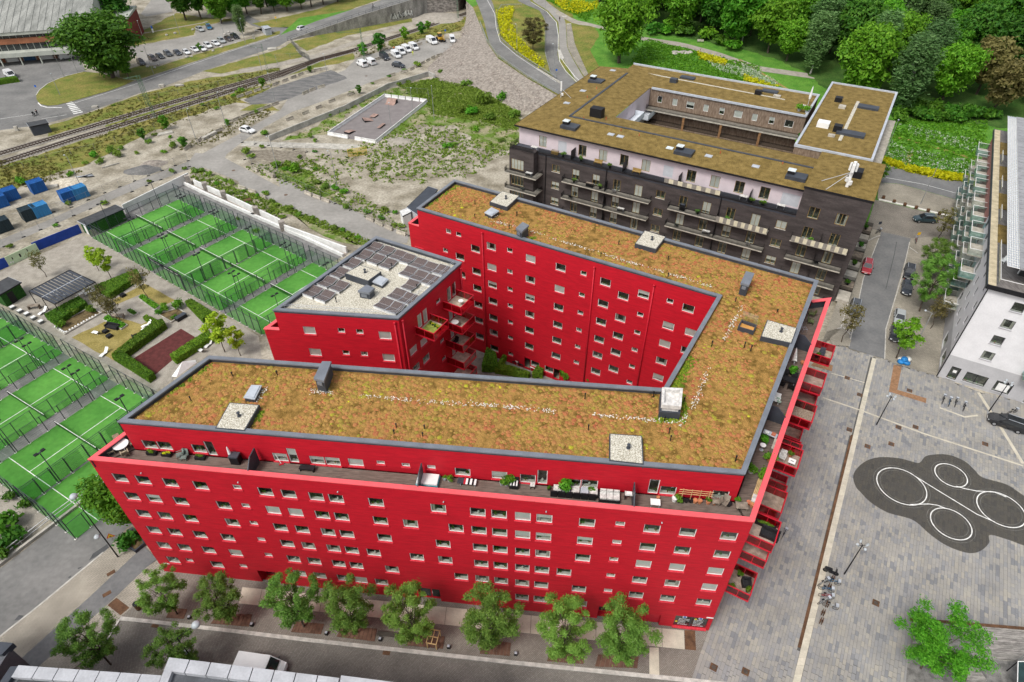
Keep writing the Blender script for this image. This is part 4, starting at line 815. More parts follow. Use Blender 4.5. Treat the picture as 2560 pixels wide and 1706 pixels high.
# --- front street
kb=L('m 1010,1035 1300,1065 n 0,1148 560,1215 1100,1275 1500,1318 2350,1412 o 700,1448 1500,1528 1960,1575 2300,1612')
sheet('front_street',kb+[(60,26,0),(60,-40,0),(-70,-40,0)]+L('m 850,1260 930,1130'),.02,COB)
fb=[(ofl[0],ofl[1]),(ofr[0],ofr[1])]
sheet('sett_pavement',L('m 1010,1032 1110,940 1400,650')+[(x+.15*0,y+.3,0) for x,y in fb]+L('o 1905,1160 1770,1560')+kb[8:0:-1],.1,COB2)
line('kerb',dens(kb,3),.42,.0,KERB,h=.125);line('kerb',L('m 1010,1035 900,1210'),.25,.0,KERB,h=.12)
SLAB=mat('pale_concrete_slab',(.52,.48,.385),rough=.8,var=.07,scale=.8,obj=.05)
Ua=resamp(L('m 2035,775 n 20,775 o 1712,1138'),2);Ub=resamp(L('m 2005,910 n -10,912 o 1718,1296'),2)
pv=bpy.data.objects['sett_pavement'];pv['_o']=(0,0,0);NS=21
for i in range(NS):
 f=lambda P,t:P[0].lerp(P[1],t);t0,t1=(i+.012)/NS,(i+.988)/NS
 M().prism([f(Ua,t0)[:2],f(Ua,t1)[:2],f(Ub,t1)[:2],f(Ub,t0)[:2]],.09,.135).obj('slab',SLAB,pv)
sheet('steel_plate',L('o 1715,1134 1803,1139 1812,1306 1720,1297'),.12,CORT)
GRT=mat('tree_grate_boards',(.135,.075,.05),rough=.85,var=.15,scale=2)
grates=['m 1395,1030 1440,945 1575,960 1545,1040','m 1770,1080 1830,1000 2122,1003 2092,1106','n 430,1150 470,1060 708,1085 682,1170','n 812,1190 852,1110 1152,1122 1132,1230','n 1395,1262 1430,1172 1722,1190 1705,1292','n 2010,1332 2030,1215 2275,1242 2265,1352','o 560,1395 590,1300 880,1330 870,1420','o 962,1440 990,1340 1332,1360 1320,1455']
TB=['m 1490,1000','m 1950,1060','n 540,1108','n 985,1160','n 1470,1225','n 2110,1290','o 690,1362','o 1160,1390']
for s in grates:
 P=[Vector(p) for p in L(s)];NB_=9
 for i in range(NB_):
  f=lambda a,b,t:a.lerp(b,t);t0,t1=(i+.04)/NB_,(i+.96)/NB_
  M().prism([f(P[0],P[3],t0)[:2],f(P[0],P[3],t1)[:2],f(P[1],P[2],t1)[:2],f(P[1],P[2],t0)[:2]],.09,.16).obj('grate_board',GRT,pv)
for s in ('n 1230,1320','m 1305,1092','n 175,1345'):
 c=L(s)[0];M().box((c[0],c[1],.03),(.8,.5,.03),FA).obj('drain_cover',CORT,kind='structure')
sheet('slab_strip',L('o 1420,1280 1498,1282 1505,1520 1420,1512'),.115,SLAB)
# --- plaza of individual stone pavers
plz=[(ofr[0]+.02,ofr[1],0)]+[tuple(Vector(ofr)+RD*31)+(0,)]+L('l 790,215 880,245 1190,335 1260,372 1640,482 2000,615')+[(84,64.3,0),(95,60,0),(95,5,0),(30,5,0)]+L('o 1770,1560')
ps=sheet('plaza',plz,.03,mat('paver_joints',(.1,.097,.09),rough=.95,var=.1,scale=2));ps['_o']=(0,0,0)
blob=L('l 915,1310 960,1235 1040,1180 1150,1155 1300,1165 1400,1190 1470,1203 1520,1150 1600,1133 1720,1137 1850,1190 1930,1260 2000,1325 2200,1385 2340,1475 2480,1560 2600,1700 p 2700,500 2400,440 2200,370 2060,335 2055,400 1980,470 1870,485 1700,425 1560,330 1460,240 1380,195 1200,145 1060,60 980,-20 l 935,1400')
pwall=Vector(ofr);PD=Vector((RD.y,-RD.x))
def mixp(name,cols):
 m=mat(name,cols[0],rough=.85,var=.06,scale=1.5);n=m.node_tree.nodes;l=m.node_tree.links;b=n['Principled BSDF'];rp=n.new('ShaderNodeValToRGB');rp.color_ramp.interpolation='CONSTANT';e=rp.color_ramp.elements
 for i,c in enumerate(cols): k=e[0] if i==0 else (e[1] if i==1 else e.new(i/len(cols)));k.position=i/len(cols);k.color=(*c,1)
 ge=n.new('ShaderNodeNewGeometry');oi=n.new('ShaderNodeObjectInfo');ad=n.new('ShaderNodeMath');ad.operation='ADD';l.new(ge.outputs['Random Per Island'],ad.inputs[0]);l.new(oi.outputs['Random'],ad.inputs[1]);fr_=n.new('ShaderNodeMath');fr_.operation='FRACT';l.new(ad.outputs[0],fr_.inputs[0]);l.new(fr_.outputs[0],rp.inputs[0])
 nz=n.new('ShaderNodeTexNoise');nz.inputs['Scale'].default_value=.25;nz.inputs['Detail'].default_value=6;l.new(ge.outputs['Position'],nz.inputs[0]);mr=n.new('ShaderNodeMapRange');mr.inputs[1].default_value=.3;mr.inputs[2].default_value=.7;mr.inputs[3].default_value=.86;mr.inputs[4].default_value=1.12;l.new(nz.outputs[0],mr.inputs[0])
 mx=n.new('ShaderNodeMix');mx.data_type='RGBA';mx.blend_type='MULTIPLY';mx.inputs[0].default_value=1;l.new(rp.outputs[0],mx.inputs[6]);l.new(mr.outputs[0],mx.inputs[7]);l.new(mx.outputs[2],b.inputs['Base Color']);return m
PVM=mixp('stone_pavers',[(.275,.268,.255),(.3,.287,.262),(.26,.257,.252),(.315,.3,.265),(.283,.272,.25),(.25,.25,.25),(.33,.31,.268),(.29,.28,.26),(.27,.263,.25),(.305,.292,.265),(.2,.203,.21)])
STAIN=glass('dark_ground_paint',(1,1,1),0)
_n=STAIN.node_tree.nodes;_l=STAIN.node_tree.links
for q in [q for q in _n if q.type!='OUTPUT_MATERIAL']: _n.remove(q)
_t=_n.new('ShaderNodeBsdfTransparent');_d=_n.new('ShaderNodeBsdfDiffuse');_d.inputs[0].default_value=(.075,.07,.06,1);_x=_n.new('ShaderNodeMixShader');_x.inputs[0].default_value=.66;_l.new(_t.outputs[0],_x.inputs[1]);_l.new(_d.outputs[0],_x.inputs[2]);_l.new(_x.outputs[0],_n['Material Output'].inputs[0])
def smooth(P,k=5):
 n=len(P);out=[]
 for i in range(n):
  a,b,c,d=[Vector(P[(i+q)%n]) for q in (-1,0,1,2)]
  for j in range(k): t=j/k;out.append(tuple(.5*((2*b)+(c-a)*t+(2*a-5*b+4*c-d)*t*t+(3*b-a-3*c+d)*t*t*t)))
 return out
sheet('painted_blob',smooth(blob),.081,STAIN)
lst=[];r_=random.Random(5);w0=.0
skip=L('l 1060,318 1112,330 p 470,1568 405,1568');skip2=L('l 893,968 917,968 p 478,1285 445,1275')
sx=[p[0] for p in plz]
while w0<75:
 wd=r_.choice((.3,.34,.4));s0=-30+r_.random()
 while s0<75:
  ln=r_.uniform(.5,1.0);c=pwall+PD*(w0+wd/2)+RD*(s0+ln/2)
  if inpoly(c.x,c.y,plz) and not inpoly(c.x,c.y,skip) and not inpoly(c.x,c.y,skip2):
   lst.append((c.x,c.y,ln-.018,wd-.018,False,r_.uniform(0,.005)))
  s0+=ln
 w0+=wd
def seen(c):
 d=np.array([c[0],c[1],0])-CAMP;z=d@Fv;x=1280+CF*(d@Rv)/z;y=853-CF*(d@Uv)/z;return 0<x<2560 and 0<y<1706,z
vis=sorted([(seen(c)[1],i) for i,c in enumerate(lst) if seen(c)[0] and not c[4]])[:290];near=set(i for _,i in vis)
rest={0:[],1:[]};bx={}
for i,(x,y,a,b,dk_,dz) in enumerate(lst):
 if i in near:
  ka=round(a*10)/10;kb_=round(b*50)/50;key=(ka,kb_)
  if key not in bx: bx[key]=M().box((0,0,0),(ka-.02,b,.08)).data('paver',PVM)
  put('paver',bx[key],ps,(x,y,.03+dz),RA)
 else: rest[int(dk_)].append((x,y,a,b,dz))
for k_,mm_,nm in ((0,PVM,'pavers'),):
 A_=np.array(rest[k_]);n_=len(A_);ca,sa=math.cos(RA),math.sin(RA);cs=np.array([(-.5,-.5),(.5,-.5),(.5,.5),(-.5,.5)]);V=np.zeros((n_,8,3))
 for j in range(4):
  lx=cs[j,0]*A_[:,2];ly=cs[j,1]*A_[:,3]
  for q,zz in ((j,0.02),(j+4,.07)): V[:,q,0]=A_[:,0]+lx*ca-ly*sa;V[:,q,1]=A_[:,1]+lx*sa+ly*ca;V[:,q,2]=zz+A_[:,4]*(zz>.05)
 F_=np.array([(4,5,6,7),(0,1,5,4),(1,2,6,5),(2,3,7,6),(3,0,4,7)]);put(nm,npmesh(nm,V.reshape(-1,3),(F_[None]+(np.arange(n_)*8)[:,None,None]).reshape(-1,4),mm_),ps,kind='stuff')
Pa=[Vector(p) for p in L('l 1075,320 p 405,1575')];Pb=[Vector(p) for p in L('l 1110,330 p 470,1575')];N2=int((Pa[1]-Pa[0]).length/1.0)
for i in range(N2):
 t0,t1=(i+.01)/N2,(i+.99)/N2;M().prism([Pa[0].lerp(Pa[1],t0)[:2],Pa[0].lerp(Pa[1],t1)[:2],Pb[0].lerp(Pb[1],t1)[:2],Pb[0].lerp(Pb[1],t0)[:2]],.02,.078).obj('band_slab',SLAB,ps)
M().prism([p[:2] for p in L('l 895,968 915,968 p 476,1283 447,1274')],.02,.085).obj('steel_channel',CORT,ps)
sheet('steel_plate',L('l 1255,378 1322,395 1285,590 1530,662 1525,702 1215,605'),.082,mat('brown_clinker',(.27,.15,.08),rough=.85,var=.12,scale=3))
sheet('clinker_mat',L('l 600,345 745,385 735,435 560,385'),.082,MATS['brown_clinker'])
for s,wd in (('l 660,655 1000,770 1500,955 2340,1228',.28),('l 1965,612 2150,900 2340,1210',.45),('l 730,450 1010,530',.15),('l 1640,740 1850,818 1960,805',.3)): line('paving_band',dens(L(s),2),wd,.08,SLAB)
for s in ('l 865,490','l 970,632','l 883,925','l 1035,1065','l 1295,905','l 1438,903','l 2022,1045','p 1105,905','l 1388,597','l 1235,1045','o 1960,1445','o 2228,1482'):
 c=L(s)[0];mm=M().box((c[0],c[1],.085),(.75,.75,.02),RA);mm.lathe(((.24,0),(.24,.012),(0,.012)),(c[0],c[1],.094),12,1);mm.obj('drain_cover',[CORT,mat('iron_lid',(.075,.06,.05),rough=.7,var=.15)],kind='structure')
def ring(c,e,name='painted_ring'):
 c=Vector(L(c)[0]);e=Vector(L(e)[0]);R=(e-c).length;mm=M();N3=64
 for w1,w2,z,k in ((R-.065,R+.065,.088,0),(R-.42,R-.40,.086,1),(R+.4,R+.42,.086,1)):
  for i in range(N3):
   a,b=i*6.28319/N3,(i+1)*6.28319/N3;mm.face([(c.x+w2*math.cos(a),c.y+w2*math.sin(a),z),(c.x+w2*math.cos(b),c.y+w2*math.sin(b),z),(c.x+w1*math.cos(b),c.y+w1*math.sin(b),z),(c.x+w1*math.cos(a),c.y+w1*math.sin(a),z)],k)
 mm.obj(name,[MARK,mat('faded_paint',(.3,.3,.28),rough=.8)],kind='structure')
ring('l 1320,1398','l 1113,1345');ring('l 1735,1307','l 1603,1285');ring('p 1735,240','p 1563,190');ring('p 2155,118','p 1953,30')
for s in ('l 1395,1290 1440,1320 1600,1420 1830,1560 p 1950,160 2100,225','l 1780,1400 1850,1420 1950,1440 2020,1443 2100,1450 2200,1490','p 1440,78 1550,75 1620,85 1700,115','p 1390,80 1440,78'):
 P=[Vector(p) for p in L(s)];line('painted_line',dens([tuple(p) for p in P],.8),.13,.09,MARK)
sheet('garden_gravel',L('e -300,1075 0,940 690,640 770,650 2170,1480 i 2200,330 1740,300 1300,600 1280,610 910,385 400,100 0,-150 -300,-60'),.018,GRAVEL)
cy=[(-10,66,0),(14.9,47.6,0),(24,62.6,0),(-11,82.6,0)]
sheet('courtyard_ground',cy,.3,mat('courtyard_paving',(.22,.21,.18),rough=.9,var=.15,scale=1.5))
sheet('court_apron',L('e 700,560 1530,200 2400,560 f 900,790 f 700,900 i 2000,0 e 2170,1460 770,650'),.022,mat('court_asphalt',(.19,.185,.18),rough=.9,var=.12,scale=.6))
sheet('court_apron',L('i -300,-300 130,0 500,260 600,320 1000,545 1290,650 900,1330 380,1568 m 450,190 i 100,1380 0,1300 -300,1100'),.022,MATS['court_asphalt'])
sheet('gravel_yard',L('m -100,700 i -100,1200 0,1310 100,1420 m 180,30 420,190 250,330 190,420 0,560'),.02,GRAVEL)
wd_=thing('timber_deck','wide weathered grey timber deck with a steel edge beside the plaza tree','deck',g('p',1900,1250))
Q=[Vector(p) for p in L('p 1415,1060 2480,1150 2480,1405 1400,1330')];TM=mat('weathered_timber',(.25,.235,.215),rough=.85,var=.18,scale=1.2,stretch=(1,4,1),obj=.14)
for i in range(15):
 t0,t1=(i+.05)/15,(i+.95)/15;M().prism([Q[0].lerp(Q[3],t0)[:2],Q[0].lerp(Q[3],t1)[:2],Q[1].lerp(Q[2],t1)[:2],Q[1].lerp(Q[2],t0)[:2]],.02,.3).obj('board',TM,wd_)
M().prism([p[:2] for p in L('p 1385,1040 2480,1130 2480,1152 1410,1062')],.02,.42).obj('steel_edge',CORT,wd_)
sheet('dark_gravel_bed',L('p 1375,1340 1400,1335 2480,1410 2480,1800 1340,1800'),.086,mat('grey_grit',(.17,.165,.155),rough=.95,var=.2,scale=1.5))
for s_ in ('m 780,490 900,410 915,440 830,500 745,550','m 570,690 600,670 590,695','m 650,610 700,595 660,620','m 120,1050 160,1005 200,1010 180,1045','m 1060,290 1110,265 1130,285 1080,320'): sheet('road_patch',L(s_),.024,mat('patched_asphalt',(.08,.082,.084),rough=.8,var=.1,scale=1),j=.08)
line('road_crack',dens(L('h 1280,690 1262,790 1235,900 1210,1000 1190,1085','h'),.7),.12,.05,MATS['patched_asphalt'])
# ================= padel courts =================
TURF=mat('padel_turf',(.055,.205,.028),col2=(.105,.31,.05),thr=(.3,.7),rough=.95,var=.1,scale=.16,bump=.2,bscale=20,detail=5)
MESH=glass('wire_mesh',(.80,.84,.81),.03,.4);CGL=glass('court_glass',(.70,.80,.74),.1);NET=glass('net_mesh',(.42,.5,.42),.02,.5)
PLAT=mat('white_anchor_plate',(.68,.66,.6),rough=.7)
def court_data():
 D={}
 D['turf']=M().box((10,5,.03),(20,10,.04)).data('turf',TURF)
 for nm,(x,y,a,b) in dict(l1=(3.05,5,.1,10),l2=(16.95,5,.1,10),l3=(10,5,13.9,.1)).items(): D[nm]=M().box((x,y,.054),(a,b,.006)).data('court_line',MARK)
 n=M();n.face(((10,0,.05),(10,10,.05),(10,10,.9),(10,0,.9)));D['net']=n.data('net',NET);D['tape']=M().box((10,5,.91),(.06,10,.07)).data('net_tape',MARK)
 D['npost']=M().box((0,0,.5),(.08,.08,1.05)).data('net_post',BLACK)
 D['p3']=M().box((0,0,1.55),(.1,.07,3.0)).box((0,0,.06),(.3,.2,.03),k=1).data('post',[DGREY,PLAT]);D['p4']=M().box((0,0,2.0),(.1,.08,4.0)).box((0,0,.06),(.34,.24,.03),k=1).data('post',[DGREY,PLAT])
 for w in (2.0,): D['gl']=M().face(((0,-1,.06),(0,1,.06),(0,1,3),(0,-1,3))).data('glass_panel',CGL)
 D['glx']=M().face(((-1,0,.06),(1,0,.06),(1,0,3),(-1,0,3))).data('glass_panel',CGL)
 m=M();m.face(((0,0,3),(0,10,3),(0,10,4),(0,0,4)));D['me']=m.data('mesh_panel',MESH)
 m=M();m.face(((-1,0,.06),(1,0,.06),(1,0,3),(-1,0,3)));D['mx']=m.data('mesh_panel',MESH)
 r=M()
 for y in (0,10):
  for z in (3.0,): r.box((10,y,z),(20,.05,.05))
  for z in (1.0,2.0): r.box((10,y,z),(10.5,.022,.022))
  for z in (.35,.7,1.35,1.7,2.35,2.7): r.box((10,y,z),(12,.012,.012))
 for x in (0,20):
  for z in (3,4): r.box((x,5,z),(.05,10,.05))
 D['rail']=r.data('fence_rails',DGREY)
 l=M().tube((0,0,0),(0,0,6),.06,.05,n=6);l.box((0,0,5.95),(1.3,.08,.08));D['lp']=l.data('floodlight_mast',DGREY)
 h=M()
 D['lh']=M().box((0,0,0),(.5,.34,.14)).box((0,-.0,-.075),(.42,.28,.02),k=1).data('floodlight',[BLACK,mat('lamp_lens',(.6,.62,.6),rough=.3)])
 return D
CD=court_data()
def court(origin,ang,off,label,masts=(4.3,15.7)):
 o=(origin[0]+math.sin(ang)*off,origin[1]-math.cos(ang)*off)
 t=thing('padel_court',label,'court',(o[0],o[1],.02),0,'padel courts')
 ca,sa=math.cos(ang),math.sin(ang)
 def pl(d,x,y,nm,par=t,rz=ang,z=0): return put(nm,d,par,(x*ca+y*sa,x*sa-y*ca,z),rz)
 base=put('turf',CD['turf'],t,(10*ca*0,0,0),0)
 base.rotation_euler=(math.pi,0,ang) if False else (0,0,ang)
 base.location=(10*sa,-10*ca,0)
 for k in ('l1','l2','l3'): put('court_line',CD[k],t,(10*sa,-10*ca,0),ang)
 nt=put('net',CD['net'],t,(10*sa,-10*ca,0),ang);put('net_tape',CD['tape'],nt)
 for y in (0,10): pl(CD['npost'],10,y,'net_post')
 for x in (0,20):
  for i in range(6): pl(CD['p4'],x,i*2,'post')
  for i in range(5): pl(CD['gl'],x,i*2+1,'glass_panel')
  put('mesh_panel',CD['me'],t,(x*ca+10*sa,x*sa-10*ca,0),ang)
 for y in (0,10):
  for x in (2,4,6,8.7,11.3,14,16,18): pl(CD['p3'],x,y,'post')
  for x in (1,3,17,19): pl(CD['glx'],x,y,'glass_panel')
  for x in (5,7,13,15): pl(CD['mx'],x,y,'mesh_panel')
 put('fence_rails',CD['rail'],t,(10*sa,-10*ca,0),ang)
 for x in masts:
  for y in (0,10):
   if y==0 and off>1 : pass
   m=pl(CD['lp'],x,y+(.12 if y else -.12),'floodlight_mast')
   for d in (-.45,.45): put('floodlight',CD['lh'],m,(d,0,6.02))
 return t
G0=(-87.397,116.134);G1=(-93.234,67.805)
for off,lb in zip((0,11.575,23.007,33.343,45.025),('green padel court nearest the white wall, beside the green shed','second green padel court from the white wall','third green padel court from the white wall, with the black banner','fourth green padel court from the white wall','fifth green padel court, half hidden behind the solar roof tower')): court(G0,.9507,off,lb)
for off,lb in zip((-10.35,0,12.301,24.725,35.1),('green padel court at the left edge beside the row of small white tables','green padel court opposite the tan lawn','green padel court opposite the red rubber court','green padel court next to the front corner of the red block','green padel court squeezed against the street railing')): court(G1,1.0378,off,lb)
a=Vector(g('e',1250,822,3.2));b=Vector(g('e',1505,965,3.2));bn=thing('fence_banner','long black banner with white lettering on the padel fence','banner',((a.x+b.x)/2,(a.y+b.y)/2,3.0))
d=(b-a);rz=math.atan2(d.y,d.x);dn=put('cloth',M().box((0,-.12,.15),(d.length,.04,.75)).data('cloth',BLACK),bn,None,rz);tx=text('Winterviken',dn,-d.length*.45,-.16,-.1,.62,LET)
for q,w_ in ((.1,.22),(.28,.2),(.42,.12)): put('print_strip',M().box((d.length*q,-.15,.1),(d.length*w_*.7,.02,.16)).data('print_strip',WHITE),dn)
for sx in (-1,1): put('banner_post',M().box((sx*d.length/2,-.12,-.9),(.12,.1,3.9)).data('banner_post',DGREY),bn,None,rz)
# ================= vegetation makers =================
def leaf_cloud(C,R,n,size,seed,squash=1,droop=0,flat=.35):
 """n leaf quads spread on/inside spheres centred at C with radii R"""
 rg=np.random.default_rng(seed);C=np.asarray(C,float);R=np.asarray(R,float);w=R**2/np.sum(R**2);idx=rg.choice(len(C),n,p=w)
 d=rg.normal(size=(n,3));d/=np.linalg.norm(d,axis=1)[:,None]+1e-9;d[:,2]=np.where(d[:,2]<-.3,-d[:,2]*.6,d[:,2])
 rad=R[idx]*(.2+.95*rg.random(n)**.75)*(1+.35*(rg.random(n)>.9));P=C[idx]+d*rad[:,None]*np.array([1,1,squash])
 if droop: P[:,2]-=droop*rg.random(n)**2
 nrm=d*.8+rg.normal(size=(n,3))*.55+np.array([0,0,flat]);nrm/=np.linalg.norm(nrm,axis=1)[:,None]
 t=rg.normal(size=(n,3));A_=np.cross(nrm,t);A_/=np.linalg.norm(A_,axis=1)[:,None]+1e-9;B_=np.cross(nrm,A_);s=size*(.6+.8*rg.random(n))
 if droop: A_[:,2]*=.4
 return P,A_*s[:,None],B_*(s*(.45 if not droop else .3))[:,None]
def trunk_mesh(h,r,limbs,seed,bark,top=None):
 r_=random.Random(seed);m=M();pts=[(0,0,-.1)];n=5
 for i in range(1,n+1): pts.append((r_.uniform(-.03,.03)*h,r_.uniform(-.03,.03)*h,h*i/n))
 for i in range(n): m.tube(pts[i],pts[i+1],r*(1-.75*i/n),r*(1-.75*(i+1)/n),n=7,cap=False)
 for c in limbs:
  k=r_.randint(2,n-1);p=Vector(pts[k]);q=Vector(c);md=p.lerp(q,.5)+Vector((0,0,-.08*(q-p).length));rr=r*(1-.75*k/n)*.55
  m.tube(p,md,rr,rr*.7,n=5,cap=False);m.tube(md,q,rr*.7,rr*.2,n=5,cap=False)
 return m.data('trunk',bark)
BARK=mat('bark',(.085,.066,.05),rough=.95,var=.25,scale=4,stretch=(3,3,.6));BIRCH=mat('birch_bark',(.5,.48,.44),rough=.9,var=.3,scale=3)
LF={'oak':leafmat('leaves_deep_green',(.03,.115,.008),(.06,.19,.013),(.11,.27,.025)),'lush':leafmat('leaves_bright_green',(.055,.2,.008),(.1,.3,.014),(.17,.4,.03)),
'birch':leafmat('leaves_birch_grey_green',(.07,.15,.04),(.11,.215,.06),(.16,.27,.09)),'dark':leafmat('leaves_dark_green',(.03,.115,.010),(.06,.175,.016),(.10,.23,.026)),  # dark: leaves of their own dark green
'olive':leafmat('leaves_olive_brown',(.10,.10,.028),(.16,.15,.045),(.22,.2,.065)),'drygrass':leafmat('dry_grass_blades',(.11,.13,.02),(.17,.18,.035),(.25,.23,.06)),'street':leafmat('leaves_street_tree',(.085,.2,.026),(.14,.29,.042),(.21,.38,.07)),
'lime':leafmat('leaves_yellow_lime',(.2,.33,.012),(.32,.46,.02),(.44,.56,.05)),'hedge':leafmat('leaves_hedge',(.06,.16,.01),(.11,.25,.016),(.19,.35,.028)),'weed':leafmat('weeds',(.10,.2,.018),(.16,.28,.03),(.24,.36,.06)),
'yellow':leafmat('rape_flowers',(.45,.5,.01),(.66,.66,.012),(.8,.76,.02)),'white':leafmat('umbel_flowers',(.35,.45,.28),(.5,.57,.42),(.65,.7,.58))}
TREES={}
def tree_kind(key,h,cr,leaf,n,size,seed,base=.25,nc=14,droop=0,bark=None,shape=1.0,tr=.022,spread=.8,crr=(.28,.46)):
 r_=random.Random(seed);C=[];R=[]
 for i in range(nc):
  t=(i+.5)/nc;z=h*(base+(1-base)*(.08+.86*t));env=math.sin(math.pi*min(1,(.12+.88*(1-t))**shape))**.7 if shape!=0 else 1
  env=max(.18,env);a=i*2.4+r_.random();rr=cr*spread*env*r_.uniform(.35,1);C.append((rr*math.cos(a),rr*math.sin(a),z));R.append(cr*r_.uniform(*crr)*(.7+.3*env))
 P,A_,B_=leaf_cloud(C,R,n,size,seed,.85,droop)
 me=quads(P,A_,B_,'crown',LF[leaf]);tm=trunk_mesh(h*.8,h*tr,C[::2],seed,bark or BARK)
 TREES[key]=(tm,me);return TREES[key]
def tree(key,p,label,group=None,sc=1,rz=None,name='tree',cat='tree',leaf=None):
 tm,me=TREES[key];t=thing(name,label,cat,p,random.random()*6.28 if rz is None else rz,group,sc if isinstance(sc,tuple) else (sc,sc,sc*random.uniform(.93,1.07)))
 put('trunk',tm,t)
 c=put('crown',me,t)
 if leaf: c.material_slots[0].link='OBJECT';c.material_slots[0].material=LF[leaf]
 return t
def bush_data(r,h,n,size,leaf,seed,nc=6):
 r_=random.Random(seed);C=[(r_.uniform(-.5,.5)*r,r_.uniform(-.5,.5)*r,h*r_.uniform(.3,.7)) for i in range(nc)];R=[min(r,h)*r_.uniform(.35,.6) for i in range(nc)]
 P,A_,B_=leaf_cloud(C,R,n,size,seed,.9);P[:,2]=np.maximum(P[:,2],.03);return quads(P,A_,B_,'shrub',LF[leaf])
BUSH={k:[bush_data(1,1.1,340,.15,k,s) for s in (1,2,3)] for k in ('weed','lush','oak','hedge','street')}
BUSH['lime']=[bush_data(1,1.1,340,.15,'lime',1)];BUSH['yellow']=[bush_data(1,.9,340,.11,'yellow',4)]
def bush(p,r,label,leaf='weed',group=None,h=1,name='shrub'): return put(name,random.choice(BUSH[leaf]),None,(p[0],p[1],p[2]),random.random()*6,(r,r,r*h),label,'shrub',group)
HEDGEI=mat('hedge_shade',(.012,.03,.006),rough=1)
def hedge(poly,h,label,leaf='hedge',z=0.02,group='clipped garden hedges',dn=150,size=.09):
 poly=[p[:2] for p in poly];cx=sum(p[0] for p in poly)/len(poly);cy=sum(p[1] for p in poly)/len(poly)
 t=thing('hedge',label,'hedge',(cx,cy,z),0,group);P=[];N=[];r_=random.Random(len(label));ip=inset(poly,.08)
 M().prism(ip,z,z+h-.08).obj('shade_core',HEDGEI,t)  # solid inner box, the shade between the leaves put into its colour
 per=[(poly[i],poly[(i+1)%len(poly)]) for i in range(len(poly))];a=sum(poly[i][0]*poly[(i+1)%len(poly)][1]-poly[(i+1)%len(poly)][0]*poly[i][1] for i in range(len(poly)))/2
 for x,y in scatter(poly,int(abs(a)*dn),5): P.append((x,y,h*r_.uniform(.9,1.06)));N.append((0,0,1))
 for A1,B1 in per:
  ln=math.dist(A1,B1);nn=Vector((B1[1]-A1[1],-(B1[0]-A1[0]))).normalized()*(1 if a>0 else -1)
  for i in range(int(ln*h*dn)): t_=r_.random();q=r_.uniform(-.06,.08);P.append((A1[0]+(B1[0]-A1[0])*t_+nn.x*q,A1[1]+(B1[1]-A1[1])*t_+nn.y*q,h*r_.random()));N.append((nn.x,nn.y,.3))
 P=np.array(P)-np.array([cx,cy,0]);N=np.array(N)+RNG.normal(0,.5,(len(P),3));T_=RNG.normal(size=(len(P),3));A_=np.cross(N,T_);A_/=np.linalg.norm(A_,axis=1)[:,None];B_=np.cross(N,A_);B_/=np.linalg.norm(B_,axis=1)[:,None]+1e-9
 s=size*(.6+.8*RNG.random(len(P)))[:,None];put('foliage',quads(P,A_*s,B_*s*.6,'foliage',LF[leaf]),t);return t
# ================= garden between the courts =================
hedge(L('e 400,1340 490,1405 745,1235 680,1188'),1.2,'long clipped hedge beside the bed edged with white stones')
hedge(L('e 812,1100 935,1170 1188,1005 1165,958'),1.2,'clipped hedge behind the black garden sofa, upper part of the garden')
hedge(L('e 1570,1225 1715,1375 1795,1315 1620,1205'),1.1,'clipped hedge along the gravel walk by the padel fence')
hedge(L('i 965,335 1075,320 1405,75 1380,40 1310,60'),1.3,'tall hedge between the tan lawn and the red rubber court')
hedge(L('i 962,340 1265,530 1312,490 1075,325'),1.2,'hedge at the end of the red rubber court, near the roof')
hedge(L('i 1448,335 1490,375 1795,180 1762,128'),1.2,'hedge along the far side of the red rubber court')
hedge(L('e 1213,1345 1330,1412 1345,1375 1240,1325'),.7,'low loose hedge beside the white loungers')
sheet('rubber_court',L('i 1105,335 1520,75 1660,160 1300,465'),.03,mat('red_rubber_tiles',(.095,.024,.022),rough=.9,var=.14,scale=1.5))
sheet('tan_lawn',L('i 602,150 870,20 960,-30 1190,40 1240,10 1300,50 1000,260 955,345'),.03,LAWN,j=.15);sheet('tan_lawn',L('e 945,1180 1130,1085 1210,1040 1475,1180 1350,1232 1180,1130 980,1215'),.03,LAWN,j=.15)
def bed(s,leaf,label,h=.35,n=500,stones=False,edge=CONC):
 P=L(s);cx=sum(p[0] for p in P)/len(P);cy=sum(p[1] for p in P)/len(P);t=thing('planting_bed',label,'planting bed',(cx,cy,0),0,'garden beds')
 pl=[p[:2] for p in P];ip=inset(pl,.18);mm=M()
 for i in range(len(pl)): j=(i+1)%len(pl);M().prism([pl[i],pl[j],ip[j],ip[i]],.02,.3).obj('edging',edge,t)
 M().prism(ip,.02,.2).obj('soil',mat('bed_soil',(.13,.095,.045),rough=1,var=.25,scale=2),t)
 if n:
  Q=np.array(scatter(ip,n,3));z=RNG.uniform(.2,.2+h,len(Q));Pq=np.column_stack([Q-[cx,cy],z]);N=RNG.normal(0,.5,(len(Q),3))+[0,0,1];T_=RNG.normal(size=N.shape);A_=np.cross(N,T_);A_/=np.linalg.norm(A_,axis=1)[:,None];B_=np.cross(N,A_);B_/=np.linalg.norm(B_,axis=1)[:,None];put('plants',quads(Pq,A_*.13,B_*.09,'plants',LF[leaf]),t)
 if stones:
  for i in range(2):
   a,b=Vector(ip[i]),Vector(ip[i+1])
   for k in range(int((b-a).length/.55)):
    q=a.lerp(b,(k+.5)/((b-a).length/.55));q+=Vector((random.uniform(-.08,.08),random.uniform(-.08,.08)))+((Vector((cx,cy))-q).normalized()*.15);M().lathe(((.16,0),(.2,.1),(.12,.2),(0,.22)),(q.x,q.y,.2),6).obj('white_stone',WHITE,t)
bed('e 442,1412 548,1472 858,1292 765,1240','hedge','bed edged with white stones in front of the long hedge',n=0,stones=True)
